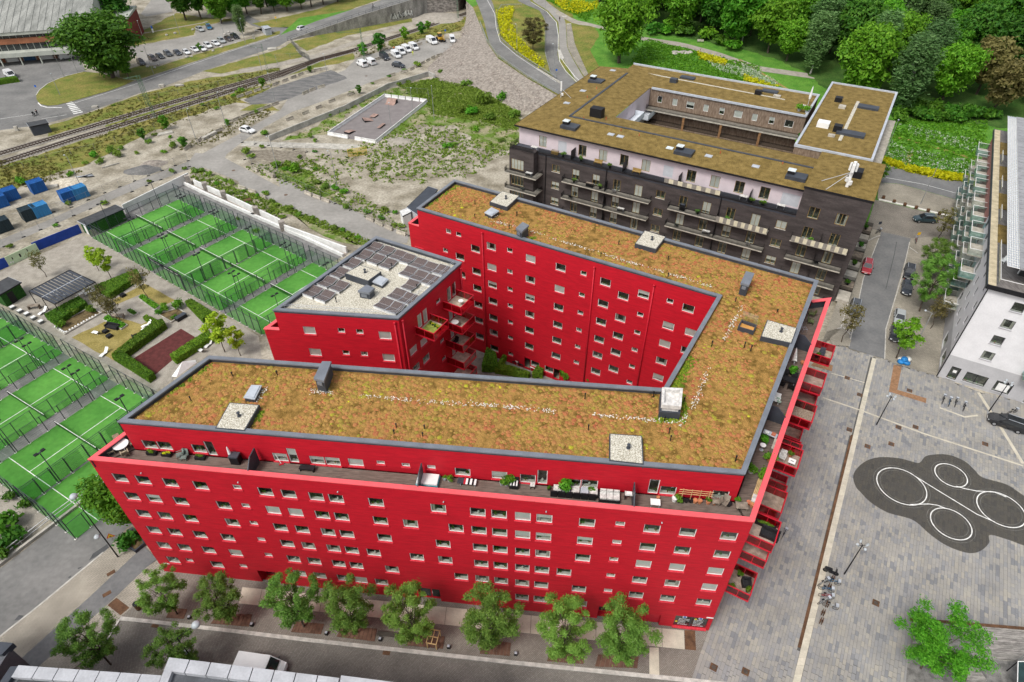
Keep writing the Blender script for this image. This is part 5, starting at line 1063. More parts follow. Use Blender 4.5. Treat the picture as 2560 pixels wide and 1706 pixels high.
for x,y,lb in ((535,1400,'small round ball shrub at the near end of the white stone bed'),(632,1310,'round ball shrub in the middle of the white stone bed'),(765,1285,'dark low shrub at the far end of the white stone bed')): p=g('e',x,y);bush((p[0],p[1],.25),1.0,lb,'hedge',h=1.1)
bed('e 1160,1170 1300,1272 1352,1238 1205,1135','lush','leafy green bed beside the bench on the garden gravel',n=900);bed('e 868,1352 1022,1432 1078,1392 905,1305','lush','leafy green bed behind the big black garden sofa',n=900)
bed('e 1322,1302 1440,1372 1562,1292 1500,1250','hedge','bed with bare soil and ball shrubs by the black storage box',n=0);bed('e 1063,1282 1125,1318 1168,1296 1100,1262','oak','small concrete planter of grass in the middle of the gravel',n=350,h=.5)
for x,y,r,lb in ((1385,1265,1.0,'ball shrub at the upper left of the bed by the storage box'),(1515,1240,1.3,'large ball shrub at the top of the bed by the storage box'),(1350,1300,.8,'low shrub at the left tip of the bed by the storage box'),(1470,1340,.6,'tiny shrub next to the black storage box')): p=g('e',x,y);bush((p[0],p[1],.2),r,lb,'lush')
BLK=mat('black_rattan',(.018,.018,.02),rough=.7,var=.2,scale=6);WOODG=mat('grey_bench_wood',(.23,.19,.15),rough=.85,var=.2,scale=2)
def box_thing(name,label,cat,p,rz,parts,group=None):
 t=thing(name,label,cat,p,rz,group)
 for nm,m,bs in parts:
  mm=M()
  for b in bs: mm.box(*b)
  mm.obj(nm,m,t,world=False)
 return t
def lounger(p,rz,label):
 t=thing('sun_lounger',label,'lounger',p,rz,'white sun loungers');mm=M();pr=[(-.9,.25),(-.3,.33),(.2,.22),(.5,.42),(.95,.85)]
 for (x0,z0),(x1,z1) in zip(pr,pr[1:]): mm.face(((x0,-.3,z0),(x1,-.3,z1),(x1,.3,z1),(x0,.3,z0)));mm.face(((x0,-.3,z0-.05),(x0,.3,z0-.05),(x1,.3,z1-.05),(x1,-.3,z1-.05)))
 mm.obj('seat',WHITE,t,world=False);lg=M()
 for x in (-.7,.4):
  M().box((x,-.25,.13),(.05,.05,.26)).obj('leg',WHITE,t,world=False);M().box((x,.25,.13),(.05,.05,.26)).obj('leg',WHITE,t,world=False)
def ge(x,y,r='e'): p=g(r,x,y);return (p[0],p[1],.03)
for x,y,rz,lb in ((365,1285,1.2,'white lounger just below the grey bench by the pergola'),(440,1300,.9,'white lounger between the bench and the long hedge'),(815,1460,-.3,'white lounger on the tan lawn beside the black poufs'),(1235,1395,.8,'upper white lounger tucked under the loose hedge'),(1235,1420,.8,'lower white lounger tucked under the loose hedge')): lounger(ge(x,y),rz,lb)
for x,y,rz,lb in ((880,290,1.3,'white lounger standing alone at the lawn edge by the fence'),(1690,265,-.5,'white lounger lying beside the hedge of the rubber court'),(1755,215,1.2,'upright white lounger under the lime green trees')): lounger(ge(x,y,'i'),rz,lb)
RZG=math.atan2(*[(Vector(g('i',1520,75))-Vector(g('i',1105,335)))[k] for k in (1,0)])
for i,(x,y) in enumerate(((112,1250),(175,1280),(232,1305),(288,1338),(350,1370))):
 w_=('first','second','third','fourth','last')[i];box_thing('low_table','%s low grey table with a white cushion in the row along the fence'%w_,'table',ge(x,y),RZG,[('base',mat('grey_block',(.16,.16,.16),rough=.8),[((0,0,.22),(.75,.75,.42))]),('cushion',WHITE,[((0,0,.48),(.7,.7,.1))])],'small tables along the fence')
for x,y,lb in ((295,1250,'slanted grey wooden bench beside the pergola'),(1000,1330,'grey wooden bench behind the leafy bed')): box_thing('bench',lb,'bench',ge(x,y),RZG-.9,[('seat',WOODG,[((0,0,.75),(1.9,.7,.07))]),('leg',WOODG,[((-.9,0,.37),(.07,.7,.7))]),('leg',WOODG,[((.9,0,.37),(.07,.7,.7))])])
def sofa(p,rz,label,w_=2.0):
 return box_thing('garden_sofa',label,'sofa',p,rz,[('seat',BLK,[((0,-.1,.2),(w_,.7,.4))]),('backrest',BLK,[((0,.36,.42),(w_,.16,.84))]),('armrest',BLK,[((-w_/2+.07,-.1,.32),(.14,.72,.62))]),('armrest',BLK,[((w_/2-.07,-.1,.32),(.14,.72,.62))])],'black rattan garden furniture')
sofa(ge(950,1410),RZG-1.3,'large black rattan sofa on the tan lawn',2.6);sofa(ge(985,1120),RZG,'black rattan sofa below the upper hedge',2.4);sofa(ge(1145,1500),RZG+1.4,'single black rattan armchair near the tall hedge',.95);sofa(ge(1285,1420),RZG-1.2,'black rattan seat next to the white loungers',1.2)
for x,y,lb in ((890,1448,'black rattan pouf closest to the large sofa'),(922,1488,'black rattan pouf furthest from the large sofa'),(1035,1145,'small black rattan pouf by the upper sofa')): box_thing('pouf',lb,'pouf',ge(x,y),RZG,[('body',BLK,[((0,0,.22),(.85,.85,.4))]),('cushion',BLACK,[((0,0,.45),(.78,.78,.06))])],'black rattan garden furniture')
box_thing('storage_box','long black storage box at the edge of the shrub bed','storage box',ge(1525,1335),RZG,[('body',BLACK,[((0,0,.35),(1.9,.8,.66))]),('lid',DGREY,[((0,0,.72),(1.96,.86,.07))])])
box_thing('coffee_table','pale grey low table beside the hedge by the white loungers','table',ge(1220,1465),RZG,[('top',ZINC,[((0,0,.4),(1.2,.7,.06))]),('leg',BLACK,[((-.5,0,.19),(.08,.6,.37))]),('leg',BLACK,[((.5,0,.19),(.08,.6,.37))])])
Pz=[Vector(g('e',x,y,2.7)) for x,y in ((242,1102),(585,925),(800,1027),(460,1212))];pg=thing('pergola','open black steel pergola with slatted roof over cafe tables','pergola',((Pz[0].x+Pz[2].x)/2,(Pz[0].y+Pz[2].y)/2,0.02))
for i in range(4):
 a,b=Pz[i],Pz[(i+1)%4];M().tube(a,b,.09,n=4).obj('beam',BLACK,pg)
for t in (0,.5,1):
 for s in (0,1):
  q=Pz[0].lerp(Pz[3],t) if s==0 else Pz[1].lerp(Pz[2],t);M().box((q.x,q.y,1.33),(.12,.12,2.66),.6).obj('post',BLACK,pg)
for k in (0,1):
 for i in range(12):
  t0,t1=(i+.06)/12,(i+.8)/12;a0,a1=Pz[0].lerp(Pz[1],t0),Pz[0].lerp(Pz[1],t1);b0,b1=Pz[3].lerp(Pz[2],t0),Pz[3].lerp(Pz[2],t1);f0,f1=(0.02,.49) if k==0 else (.51,.98)
  M().prism([a0.lerp(b0,f0)[:2],a1.lerp(b1,f0)[:2],a1.lerp(b1,f1)[:2],a0.lerp(b0,f1)[:2]],2.72,2.76,bot=True).obj('roof_slat',DGREY,pg)
M().tube(Pz[0].lerp(Pz[3],.5),Pz[1].lerp(Pz[2],.5),.1,n=4).obj('beam',ZINC,pg)
cafe=[(410,1175),(470,1140),(500,1155),(560,1150),(690,1150),(715,1105),(755,1095),(770,1130)]
for i,(x,y) in enumerate(cafe):
 box_thing('cafe_table','%s small white cafe table under the pergola'%('first','second','third','fourth','fifth','sixth','seventh','eighth')[i],'table',ge(x,y),i,[('top',WHITE,[((0,0,.72),(.7,.7,.04))]),('stem',ZINC,[((0,0,.37),(.07,.07,.68))])],'cafe tables under the pergola')
 for k in range(2):
  p=ge(x,y);a=i+k*3.1;box_thing('cafe_chair','%s folding chair at the %s cafe table of the pergola'%(('near','far')[k],('first','second','third','fourth','fifth','sixth','seventh','eighth')[i]),'chair',(p[0]+.75*math.cos(a),p[1]+.75*math.sin(a),.03),a+1.57,[('seat',WHITE,[((0,0,.45),(.42,.42,.04))]),('backrest',WHITE,[((0,.2,.68),(.42,.04,.4))]),('leg',ZINC,[((-.18,-.18,.22),(.04,.04,.44))]),('leg',ZINC,[((.18,-.18,.22),(.04,.04,.44))]),('leg',ZINC,[((-.18,.18,.22),(.04,.04,.44))]),('leg',ZINC,[((.18,.18,.22),(.04,.04,.44))])],'cafe chairs under the pergola')
IVY=mat('artificial_ivy',(.012,.06,.008),col2=(.03,.11,.015),rough=.9,var=.35,scale=3,bump=.8,bscale=12);FELT=mat('roofing_felt',(.055,.058,.062),rough=.85,var=.12,scale=1)
def shed(label,s,h0,slope,wm,rm,door=None,over=.25):
 P=[p[:2] for p in L(s,h0)];cx=sum(p[0] for p in P)/4;cy=sum(p[1] for p in P)/4;t=thing('shed',label,'shed',(cx,cy,0));ip=inset(P,over)
 M().prism(ip,0,h0-.1).obj('wall',wm,t);M().prism(P,h0-.12,h0+.06,bot=True).obj('roof',rm,t)
 for i in range(4):
  j=(i+1)%4;o1=inset(P,-.04);M().prism([o1[i],o1[j],P[j],P[i]],h0-.14,h0+.09,bot=True).obj('fascia',ZINC if i%2 else BLACK,t)
 if door:
  i,f,w_,hd=door;a=Vector(ip[i]);b=Vector(ip[(i+1)%4]);d=(b-a).normalized();n_=Vector((d.y,-d.x));c=Vector((cx,cy))
  q=a+(b-a)*f
  if (q+n_-c).length<(q-c).length: n_=-n_
  q+=n_*.03;M().box((q.x,q.y,hd/2+.02),(w_,.06,hd),math.atan2(d.y,d.x)).obj('door',WHITE if door[3]<2.2 else BLACK,t)
 return t
shed('long green ivy clad shed with dark flat roof beside the top padel court','e 648,515 970,378 1042,412 728,555',2.7,0,IVY,FELT,(3,.5,.9,2.0))
shed('small green ivy clad kiosk with dark roof next to the pergola','e -120,1090 70,985 180,1030 -10,1140',2.8,0,IVY,FELT,(2,.6,1.1,2.25))
shed('dark substation hut with a low roof beside the railway track','a 220,1035 385,1005 408,1035 245,1068',2.6,0,DGREY,FELT,None,.15)
shed('small grey corrugated kiosk beside the junction below the trees','b 175,222 232,215 262,238 208,248',2.3,0,ZINC,ZINC,None,.1)
shed('low grey metal shed with pitched grey roof behind the red tower','f 1400,400 1580,225 1660,250 1500,470',2.6,0,mat('corrugated_grey',(.4,.41,.42),rough=.6,var=.08,scale=1,stretch=(8,8,.2)),DGREY,None,.1)
shed('white site cabin beside the grey metal shed','f 1340,430 1410,400 1435,440 1365,475',2.4,0,WHITE,mat('pale_roof',(.6,.6,.58),rough=.6),None,.05)
# ================= walls round the courts =================
def wallthing(name,label,s,h,th,m,cat='wall',z=0,extra=None):
 P=L(s);t=thing(name,label,cat,P[0]);
 for a,b in zip(P,P[1:]):
  a=Vector(a);b=Vector(b);d=(b-a).normalized();n_=Vector((d.y,-d.x,0))*th/2;M().prism([(a-n_)[:2],(b-n_)[:2],(b+n_)[:2],(a+n_)[:2]],z,z+h).obj('wall_section',m,t)
 return t
BLUEW=mat('blue_hoarding',(.012,.05,.3),rough=.6,var=.08,scale=1);PGRN=mat('pale_green_hoarding',(.5,.62,.4),rough=.7,var=.05,scale=1)
wallthing('hoarding','bright blue painted hoarding between the shed and the green mural','e 300,770 690,612',2.0,.12,BLUEW);hw=wallthing('hoarding','pale green mural hoarding with small black drawings','e 80,890 335,770',2.0,.12,PGRN);wallthing('hoarding','dark blue painted hoarding at the left edge','e -200,1010 78,892',2.0,.12,BLUEW)
a=Vector(g('e',80,890));b=Vector(g('e',335,770));d=(b-a).normalized();n_=Vector((d.y,-d.x,0))*.075
for t,w_,h_,z_ in ((.18,.35,.5,.9),(.42,.6,.7,.7),(.68,.3,.55,1.1),(.08,.5,.35,.35),(.15,.4,.3,.3)):
 q=a.lerp(b,t)+n_;M().box((q.x,q.y,z_+h_/2),(w_*.5,.01,h_),math.atan2(d.y,d.x)).obj('painted_motif',BLACK if z_>.5 else WHITE,hw)
WC=mat('whitewashed_wall',(.68,.68,.66),rough=.8,var=.06,scale=.8)
wallthing('boundary_wall','plain white boundary wall behind the top padel court','e 1055,452 1535,212 1600,180',2.2,.25,WC)
pw=thing('planter_wall','long pale concrete wall with square piers beside the padel fences','wall',g('e',1600,200))
for s,h,th,m in (('e 1640,215 1900,330 2350,545 f 390,600 900,785',1.5,.35,WC),('e 1545,205 1720,290 2140,480 f 100,470 600,690 870,815',.7,.5,WC)):
 P=L(s)
 for a,b in zip(P,P[1:]): a=Vector(a);b=Vector(b);d=(b-a).normalized();n_=Vector((d.y,-d.x,0))*th/2;M().prism([(a-n_)[:2],(b-n_)[:2],(b+n_)[:2],(a+n_)[:2]],0,h).obj('wall_run',m,pw)
for x,y in ((1590,205),(1735,262),(1890,335),(2160,470)): q=g('e',x,y);M().box((q[0],q[1],1.1),(1.1,1.1,2.2),.5).obj('pier',mat('pier_block',(.3,.27,.24),rough=.9,var=.15,scale=2),pw)
q=g('f',365,590);M().box((q[0],q[1],1.1),(1.1,1.1,2.2),.5).obj('pier',MATS['pier_block'],pw)
sheet('trough_bed',L('e 1640,215 1900,330 2350,545 f 390,600 900,785 870,815 600,690 100,470 e 2140,480 1720,290 1545,205'),.05,mat('trough_board',(.3,.26,.22),rough=.9,var=.15,scale=1))
P=L('i 1440,475 1540,350 1640,335 1650,360 1480,480',2.4);t=thing('party_tent','small white pointed canopy just behind the front roof edge','tent',(P[0][0],P[0][1],0));c=[sum(p[k] for p in P)/5 for k in (0,1)];mm=M()
for i in range(5): mm.face((P[i],P[(i+1)%5],(c[0],c[1],3.6)))
mm.obj('canopy',WHITE,t);
for p in P[:4]: M().tube((p[0],p[1],0),p,.04,n=5).obj('tent_pole',ZINC,t)
# ================= containers =================
CB=[mat('container_blue',(.012,.1,.33),rough=.5,var=.12,scale=.8,stretch=(6,6,.3)),mat('container_light_blue',(.04,.22,.46),rough=.5,var=.1,scale=.8,stretch=(6,6,.3)),mat('container_dark',(.018,.035,.045),rough=.5,var=.15,scale=.8,stretch=(6,6,.3))]
RZC=math.atan2(*[(Vector(g('e',460,435))-Vector(g('e',220,520)))[k] for k in (1,0)])
for x,y,m,lb in ((330,262,0,'blue steel container standing alone behind the rubble heap'),(105,330,0,'blue container second from the left edge'),(10,390,0,'blue container cut off by the left edge'),(590,340,0,'blue container, left one of the pair near the lane'),(685,310,1,'light blue container, right one of the pair near the lane'),(360,460,1,'light blue container beside a dark one near the lane'),(265,490,2,'dark container left of the light blue one'),(40,590,2,'dark green black container at the left edge by the lane')):
 p=g('e',x,y);t=thing('storage_container',lb,'container',(p[0],p[1],.02),RZC,'storage containers');mm=M();mm.box((0,0,1.35),(2.9,2.38,2.3))
 for k in range(14): mm.box((-1.35+k*.208,0,1.35),(.09,2.46,2.2));
 for k in range(10): mm.box((-.01,-1.05+k*.233,2.5),(2.86,.09,.06))
 mm.obj('body',CB[m],t,world=False);fr=M()
 for sx in (-1,1):
  for sy in (-1,1): fr.box((sx*1.46,sy*1.19,1.3),(.12,.12,2.6))
 for z in (.12,2.52):
  for sy in (-1,1): fr.box((0,sy*1.19,z),(2.82,.1,.12))
  for sx in (-1,1): fr.box((sx*1.46,0,z),(.1,2.28,.12))
 fr.obj('frame',CB[m],t,world=False)
 for sy in (-.58,.58): dd=M().box((1.5,sy,1.3),(.05,1.1,2.2)).obj('door',CB[m],t,world=False);put('lock_rod',M().tube((1.54,sy-.25,.3),(1.54,sy-.25,2.4),.025,n=5).tube((1.54,sy+.25,.3),(1.54,sy+.25,2.4),.025,n=5).data('lock_rod',ZINC),dd)
# ================= dark brick building behind =================
class Fr:
 """ground frame: u along, w into depth"""
 def __init__(s,o,ang): s.o=Vector(o);s.u=Vector((math.cos(ang),math.sin(ang)));s.w=Vector((math.sin(ang),-math.cos(ang)));s.a=ang
 def p(s,u,w): q=s.o+s.u*u+s.w*w;return (q.x,q.y)
DBK=mat('dark_clinker_brick',(.058,.048,.046),rough=.8,var=.16,scale=.5,bump=.2,bscale=8,stretch=(.6,.6,3))
PINK=mat('pale_pink_render',(.62,.54,.56),rough=.8,var=.03,scale=.6)
BRN=mat('brown_wood_shingle',(.14,.098,.07),col2=(.25,.19,.14),rough=.9,var=.2,scale=1.4,stretch=(3,3,.7))
TIMB=mat('timber_frame',(.33,.22,.07),rough=.6,var=.08,scale=3)
MOSS=mat('brown_sedum_roof',(.135,.092,.024),col2=(.23,.16,.05),thr=(.35,.65),rough=1,var=.35,scale=.9,bump=.6,bscale=6,detail=8)
SLBM=mat('balcony_slab',(.42,.39,.33),rough=.85,var=.12,scale=1.5)
BRAIL=glass('black_bar_railing',(.42,.42,.42),.02,.6);CANV=mat('cream_canvas',(.6,.55,.4),rough=.9,var=.06,scale=2);CANV2=mat('grey_canvas',(.24,.22,.19),rough=.9,var=.08,scale=2)
Fd=Fr((58.2,92.6),math.radians(149.4))
db=thing('dark_brick_building','dark brick apartment block with pale top floor and brown sedum roof behind the red one','building',(*Fd.p(33,20),0))
def W(u): return Fd.p(67-u,0)    # facade runs left to right as seen: from u=67 down to 0
wall=M();Ht=[];cols=[3.55+4.455*k for k in range(14)]
win=[];french=[]
for k,u in enumerate(cols):
 if k in (2,7,12):
  for z in (12.2,8.5,4.9,1.7): win.append((u,z,1.75,1.5))
 elif k<13:
  for z in (11.85,8.2,4.6,1.5): french.append((u,z,1.5,2.3))
for u in (8.0,3.6): win.append((u,15.75,1.7,2.1))
def hh(u,z,w_,h): return (67-u-w_/2,67-u+w_/2,z-h/2,z+h/2)
a0,a1,a2=Fd.p(67,0),Fd.p(0,0),Fd.p(10.6,0)
facade(wall,a0,a1,-.1,14.65,[hh(*q) for q in win+french if q[1]<14]);
facade(wall,a2,a1,14.65,19.95,[(h[0]-56.4,h[1]-56.4,h[2],h[3]) for h in (hh(*q) for q in win if q[1]>14)])
facade(wall,a1,Fd.p(0,15),-.1,19.95);facade(wall,Fd.p(10.6,2.6),a2,14.65,19.95)
facade(wall,Fd.p(67,43.5),a0,-.1,14.65)
wall.obj('wall',DBK,db)
for q in win+french: window(db,a0,a1,67-q[0],q[1],q[2],q[3],fr=TIMB,mull=1,sill=q[3]<2,sm=CONC,blind=random.choice((None,None,None,'full','half','part')),name='window' if q[3]<2.2 and q[1]!=15.75 else 'french_window')
bay=M();b0,b1=Fd.p(66.9,-1.8),Fd.p(61.2,-1.8);bh=[(1.9,z,2.9,2.2) for z in (11.9,8.3,4.7)];facade(bay,b0,b1,-.1,15.1,[hole(*q) for q in bh]);facade(bay,b1,Fd.p(61.2,0),-.1,15.1);facade(bay,Fd.p(66.9,.5),b0,-.1,15.1);bay.prism([b0,b1,Fd.p(61.2,0),Fd.p(66.9,.1)],14.9,15.1);bay.obj('corner_bay',DBK,db)
for q in bh: window(db,b0,b1,*q,fr=TIMB,mull=3,sill=False,name='bay_window',blind=random.choice(('full',None)))
pk=M();pu=[(c,16.0) for c in cols if 12<c<64];ph=[(67-u-.85,67-u+.85,14.85,17.15) for u,z in pu if round((u-3.55)/4.455) not in (2,7,12)]
ph2=[(67-u-(1.5 if u<13 else .95),67-u+(1.5 if u<13 else .95),14.8,17.0,.06) for u,z in pu if round((u-3.55)/4.455) in (2,7,12)]
facade(pk,Fd.p(67,2.5),Fd.p(10.6,2.5),14.5,18.7,ph+ph2);facade(pk,Fd.p(65.5,14),Fd.p(65.5,2.5),14.5,18.7);facade(pk,Fd.p(51.4,15),Fd.p(51.4,36),6,18.5);facade(pk,Fd.p(17,15.2),Fd.p(51.4,15.2),6,18.5)
pk.obj('top_floor_wall',PINK,db)
for h in ph: window(db,Fd.p(67,2.5),Fd.p(10.6,2.5),(h[0]+h[1])/2,(h[2]+h[3])/2,1.7,2.3,fr=TIMB,mull=1,sill=False,name='french_window',blind=random.choice((None,None,'full')))
for h in ph2:
 q=Fd.p(67-(h[0]+h[1])/2,2.55);M().box((q[0],q[1],15.9),(h[1]-h[0]-.02,.04,2.2),math.radians(-30.6)).obj('store_door',mat('pale_grey_door',(.5,.52,.55),rough=.6,var=.04),db)
M().prism([Fd.p(67,0),Fd.p(10.6,0),Fd.p(10.6,2.5),Fd.p(67,2.5)],14.2,14.5).obj('terrace_deck',DGREY,db)
M().prism([Fd.p(67,-.1),Fd.p(10.6,-.1),Fd.p(10.6,.35),Fd.p(67,.35)],14.66,14.78,bot=True).obj('parapet_cap',BLACK,db)
r=M();r.face((( *Fd.p(61.2,.2),14.8),(*Fd.p(10.6,.2),14.8),(*Fd.p(10.6,.2),15.5),(*Fd.p(61.2,.2),15.5)));r.obj('terrace_railing',BRAIL,db)
r=M()
for q in ((66.8,-1.7,61.3,-1.7),(66.8,-1.7,66.8,2)): r.face(((*Fd.p(q[0],q[1]),15.1),(*Fd.p(q[2],q[3]),15.1),(*Fd.p(q[2],q[3]),16),(*Fd.p(q[0],q[1]),16)))
r.obj('bay_railing',BRAIL,db)
def canvas(u0,u1,w_,z0,z1,n):
 for i in range(n):
  a=u0+(u1-u0)*i/n;b=u0+(u1-u0)*(i+1)/n
  M().prism([Fd.p(a,w_),Fd.p(b,w_),Fd.p(b,w_-.05),Fd.p(a,w_-.05)],z0,z1,bot=True).obj('canvas_strip',(CANV,CANV2)[i%2],db)
canvas(24,34.5,.1,14.8,15.65,12)
def longbal(u0,u1,z,screen=0):
 b=M().prism([Fd.p(u0,0),Fd.p(u1,0),Fd.p(u1,-1.5),Fd.p(u0,-1.5)],z-.22,z,bot=True).obj('balcony',SLBM,db);o=db['_o'];r=M()
 for A1,B1 in ((Fd.p(u0,-1.46),Fd.p(u1,-1.46)),(Fd.p(u0,0),Fd.p(u0,-1.46)),(Fd.p(u1,0),Fd.p(u1,-1.46))): r.face([(A1[0]-o[0],A1[1]-o[1],z),(B1[0]-o[0],B1[1]-o[1],z),(B1[0]-o[0],B1[1]-o[1],z+1.0),(A1[0]-o[0],A1[1]-o[1],z+1.0)])
 put('railing',r.data('railing',BRAIL),b);md=(u0+u1)/2;dv=M();q0=Fd.p(md,0);q1=Fd.p(md,-1.4);dv.face([(q0[0]-o[0],q0[1]-o[1],z),(q1[0]-o[0],q1[1]-o[1],z),(q1[0]-o[0],q1[1]-o[1],z+1.5),(q0[0]-o[0],q0[1]-o[1],z+2.0)]);put('divider',dv.data('divider',BLACK),b)
 rr=M().tube((Fd.p(u0,-1.46)[0]-o[0],Fd.p(u0,-1.46)[1]-o[1],z+1),(Fd.p(u1,-1.46)[0]-o[0],Fd.p(u1,-1.46)[1]-o[1],z+1),.03,n=4);put('handrail',rr.data('handrail',BLACK),b)
 if screen: canvas(u0+.1,u0+(u1-u0)*screen,-1.52,z-.05,z+1.0,int((u1-u0)*screen*1.6))
for z in (10.6,6.95,3.3):
 longbal(36.4,54.9,z);longbal(14.2,32.6,z,.5 if z>10 else 0);longbal(.9,10.25,z,.98 if z>10 else 0)
for z in (10.3,6.7,3.1):
 b=M().prism([Fd.p(67.5,-3.0),Fd.p(60,-3.0),Fd.p(60,0),Fd.p(61.2,0),Fd.p(61.2,-1.8),Fd.p(67.5,-1.8)],z-.22,z,bot=True).obj('balcony',SLBM,db);o=db['_o'];r=M()
 for A1,B1 in ((Fd.p(67.4,-2.95),Fd.p(60,-2.95)),(Fd.p(60,0),Fd.p(60,-2.95)),(Fd.p(67.45,-1.8),Fd.p(67.45,-2.95))): r.face([(A1[0]-o[0],A1[1]-o[1],z),(B1[0]-o[0],B1[1]-o[1],z),(B1[0]-o[0],B1[1]-o[1],z+1.0),(A1[0]-o[0],A1[1]-o[1],z+1.0)])
 put('railing',r.data('railing',BRAIL),b)
for u in (59.3,46.0,23.5): q=Fd.p(u,-.12);M().tube((*q,0),(*q,14.6),.09,n=6).obj('downpipe',BLACK,db)
for u in (54,43,32,19): q0=Fd.p(u,.3);q1=Fd.p(u,2.4);M().prism([q0,q1,(q1[0]+.06,q1[1]+.1),(q0[0]+.06,q0[1]+.1)],14.5,16.5).obj('terrace_divider',BLACK,db)
def rq(*P):
 mm=M();mm.face([(*Fd.p(u,w_),z) for u,w_,z in P]);return mm
E0,RG_,E1=1.55,9.4,15.4;rf=M()
for P in (((67.6,E0,18.62),(10.7,E0,18.62),(10.7,RG_,19.35),(59,RG_,19.35)),((59,RG_,19.35),(10.7,RG_,19.35),(10.7,E1,18.62),(51.4,E1,18.62)),((67.6,E0,18.62),(59,RG_,19.35),(59,43.5,19.35),(67.6,43.5,18.62)),((59,RG_,19.35),(51.4,E1,18.62),(51.4,43.5,18.62),(59,43.5,19.35))): rf.face([(*Fd.p(u,w_),z) for u,w_,z in P])
rf.obj('roof',MOSS,db);M().prism([Fd.p(10.75,-.05),Fd.p(-.05,-.05),Fd.p(-.05,15.4),Fd.p(10.75,15.4)],19.9,20.12,bot=True).obj('roof',MOSS,db)
fa=M()
for a,b in ((Fd.p(67.65,E0-.02),Fd.p(10.7,E0-.02)),(Fd.p(67.65,43.5),Fd.p(67.65,E0))): fa.face(((*a,18.3),(*b,18.3),(*b,18.66),(*a,18.66)))
fa.face(((*Fd.p(10.75,-.08),19.75),(*Fd.p(-.08,-.08),19.75),(*Fd.p(-.08,-.08),20.14),(*Fd.p(10.75,-.08),20.14)));fa.face(((*Fd.p(-.08,-.08),19.75),(*Fd.p(-.08,15.4),19.75),(*Fd.p(-.08,15.4),20.14),(*Fd.p(-.08,-.08),20.14)))
fa.face(((*Fd.p(67.6,E0),18.4),(*Fd.p(10.7,E0),18.4),(*Fd.p(10.7,2.6),18.4),(*Fd.p(67.6,2.6),18.4)));fa.obj('eaves_board',BLACK,db)
for a,b in (((59,RG_),(10.7,RG_)),((59,RG_),(59,40))):
 A1=Vector((*Fd.p(*a),19.37));B1=Vector((*Fd.p(*b),19.37));M().box(tuple((A1+B1)/2),((B1-A1).length,.5,.12),math.atan2((B1-A1).y,(B1-A1).x)).obj('ridge_strip',DGREY,db)
def rbox(u,w_,z,du,dw,h,m,name,par=db): q=Fd.p(u,w_);return M().box((q[0],q[1],z+h/2),(du,dw,h),Fd.a).obj(name,m,par)
for u,w_,z in ((56.8,5.2,18.7),(33,5.0,18.7),(12.8,5.0,18.7),(63.3,32,18.7)):
 rbox(u,w_,z,3.4,2.4,.75,DGREY,'roof_light_box');rbox(u+1.0,w_+.3,z+.75,1.2,1.2,.55,BLACK,'roof_fan');rbox(u+1.0,w_+.3,z+1.3,1.3,1.3,.08,mat('pale_cap',(.6,.66,.66),rough=.4),'fan_lid')
rbox(54.5,13.0,18.6,2.6,1.8,2.2,BLACK,'plant_box');rbox(4,8.0,20,2.0,2.0,1.3,BLACK,'plant_box')
for u,w_ in ((48.2,5.9),(46.2,5.9),(28.6,5.8),(20,5.8),(63.1,41),(63.4,25),(63.2,16.5),(36,5.6)): rbox(u,w_,18.75,1.3,1.0,.35,ZINC if u!=36 else MATS['pale_cap'],'roof_light')
RP=mat('orange_vent',(.5,.1,.04),rough=.6)
for u,w_ in ((56,9.8),(52,12),(61,27),(60.5,21),(47,8),(43,7.5),(27,7.5),(16,8.5)): q=Fd.p(u,w_);M().tube((*q,18.7),(*q,19.7),.07,n=6).obj('vent_pipe',RP,db)
q=Fd.p(4.6,3.2);mt=thing('telecom_mast','white rooftop telecom mast with antenna panels on the dark building','antenna',(*q,20.1));M().tube((0,0,0),(0,0,4.4),.28,n=8).obj('mast',WHITE,mt,world=False)
for a,z in ((0,3.4),(2.1,3.4),(4.2,3.4),(1,1.2),(3.3,1.4),(5,.9)): M().box((.5*math.cos(a),.5*math.sin(a),z),(.3,.4,1.3 if z>3 else .7),a).obj('antenna_panel',WHITE,mt,world=False)
for a in (2.6,3.4): M().tube((0,0,2.6),(4*math.cos(a),4*math.sin(a),.05),.05,n=5).obj('stay',ZINC,mt,world=False)
q=Fd.p(66.2,19.5);mt=thing('telecom_mast','slim white rooftop antenna at the far left roof edge of the dark building','antenna',(*q,18.6));M().tube((0,0,0),(0,0,3.6),.07,n=6).obj('mast',ZINC,mt,world=False);M().box((0,0,2.6),(.32,.3,2.0)).obj('antenna_panel',WHITE,mt,world=False);M().box((.3,-.2,.9),(.4,.4,.5)).obj('antenna_box',WHITE,mt,world=False);M().tube((0,0,2.2),(2.5,-1.2,.1),.04,n=5).obj('stay',ZINC,mt,world=False)
WB=mat('pale_blue_white_render',(.66,.7,.74),rough=.7,var=.03)
for u0,w0,z in ((51.3,21,15.2),(51.3,21,11.8),(51.3,30,13.4)):
 b=M().prism([Fd.p(u0,w0),Fd.p(u0-2.2,w0),Fd.p(u0-2.2,w0+6),Fd.p(u0,w0+6)],z-.2,z,bot=True).obj('courtyard_balcony',WB,db)
 for A1,B1 in (((u0,w0),(u0-2.2,w0)),((u0-2.2,w0),(u0-2.2,w0+6)),((u0-2.2,w0+6),(u0,w0+6))):
  a=Fd.p(*A1);c=Fd.p(*B1);M().face(((*a,z-.2),(*c,z-.2),(*c,z+1.1),(*a,z+1.1))).obj('balcony_front',WB,db)
for w0,z in ((18,16.5),(20,13),(25,16.6),(29,13),(33,16.6),(25,10)): window(db,Fd.p(51.39,15),Fd.p(51.39,36),w0-15,z,1.0,1.6,sill=False)
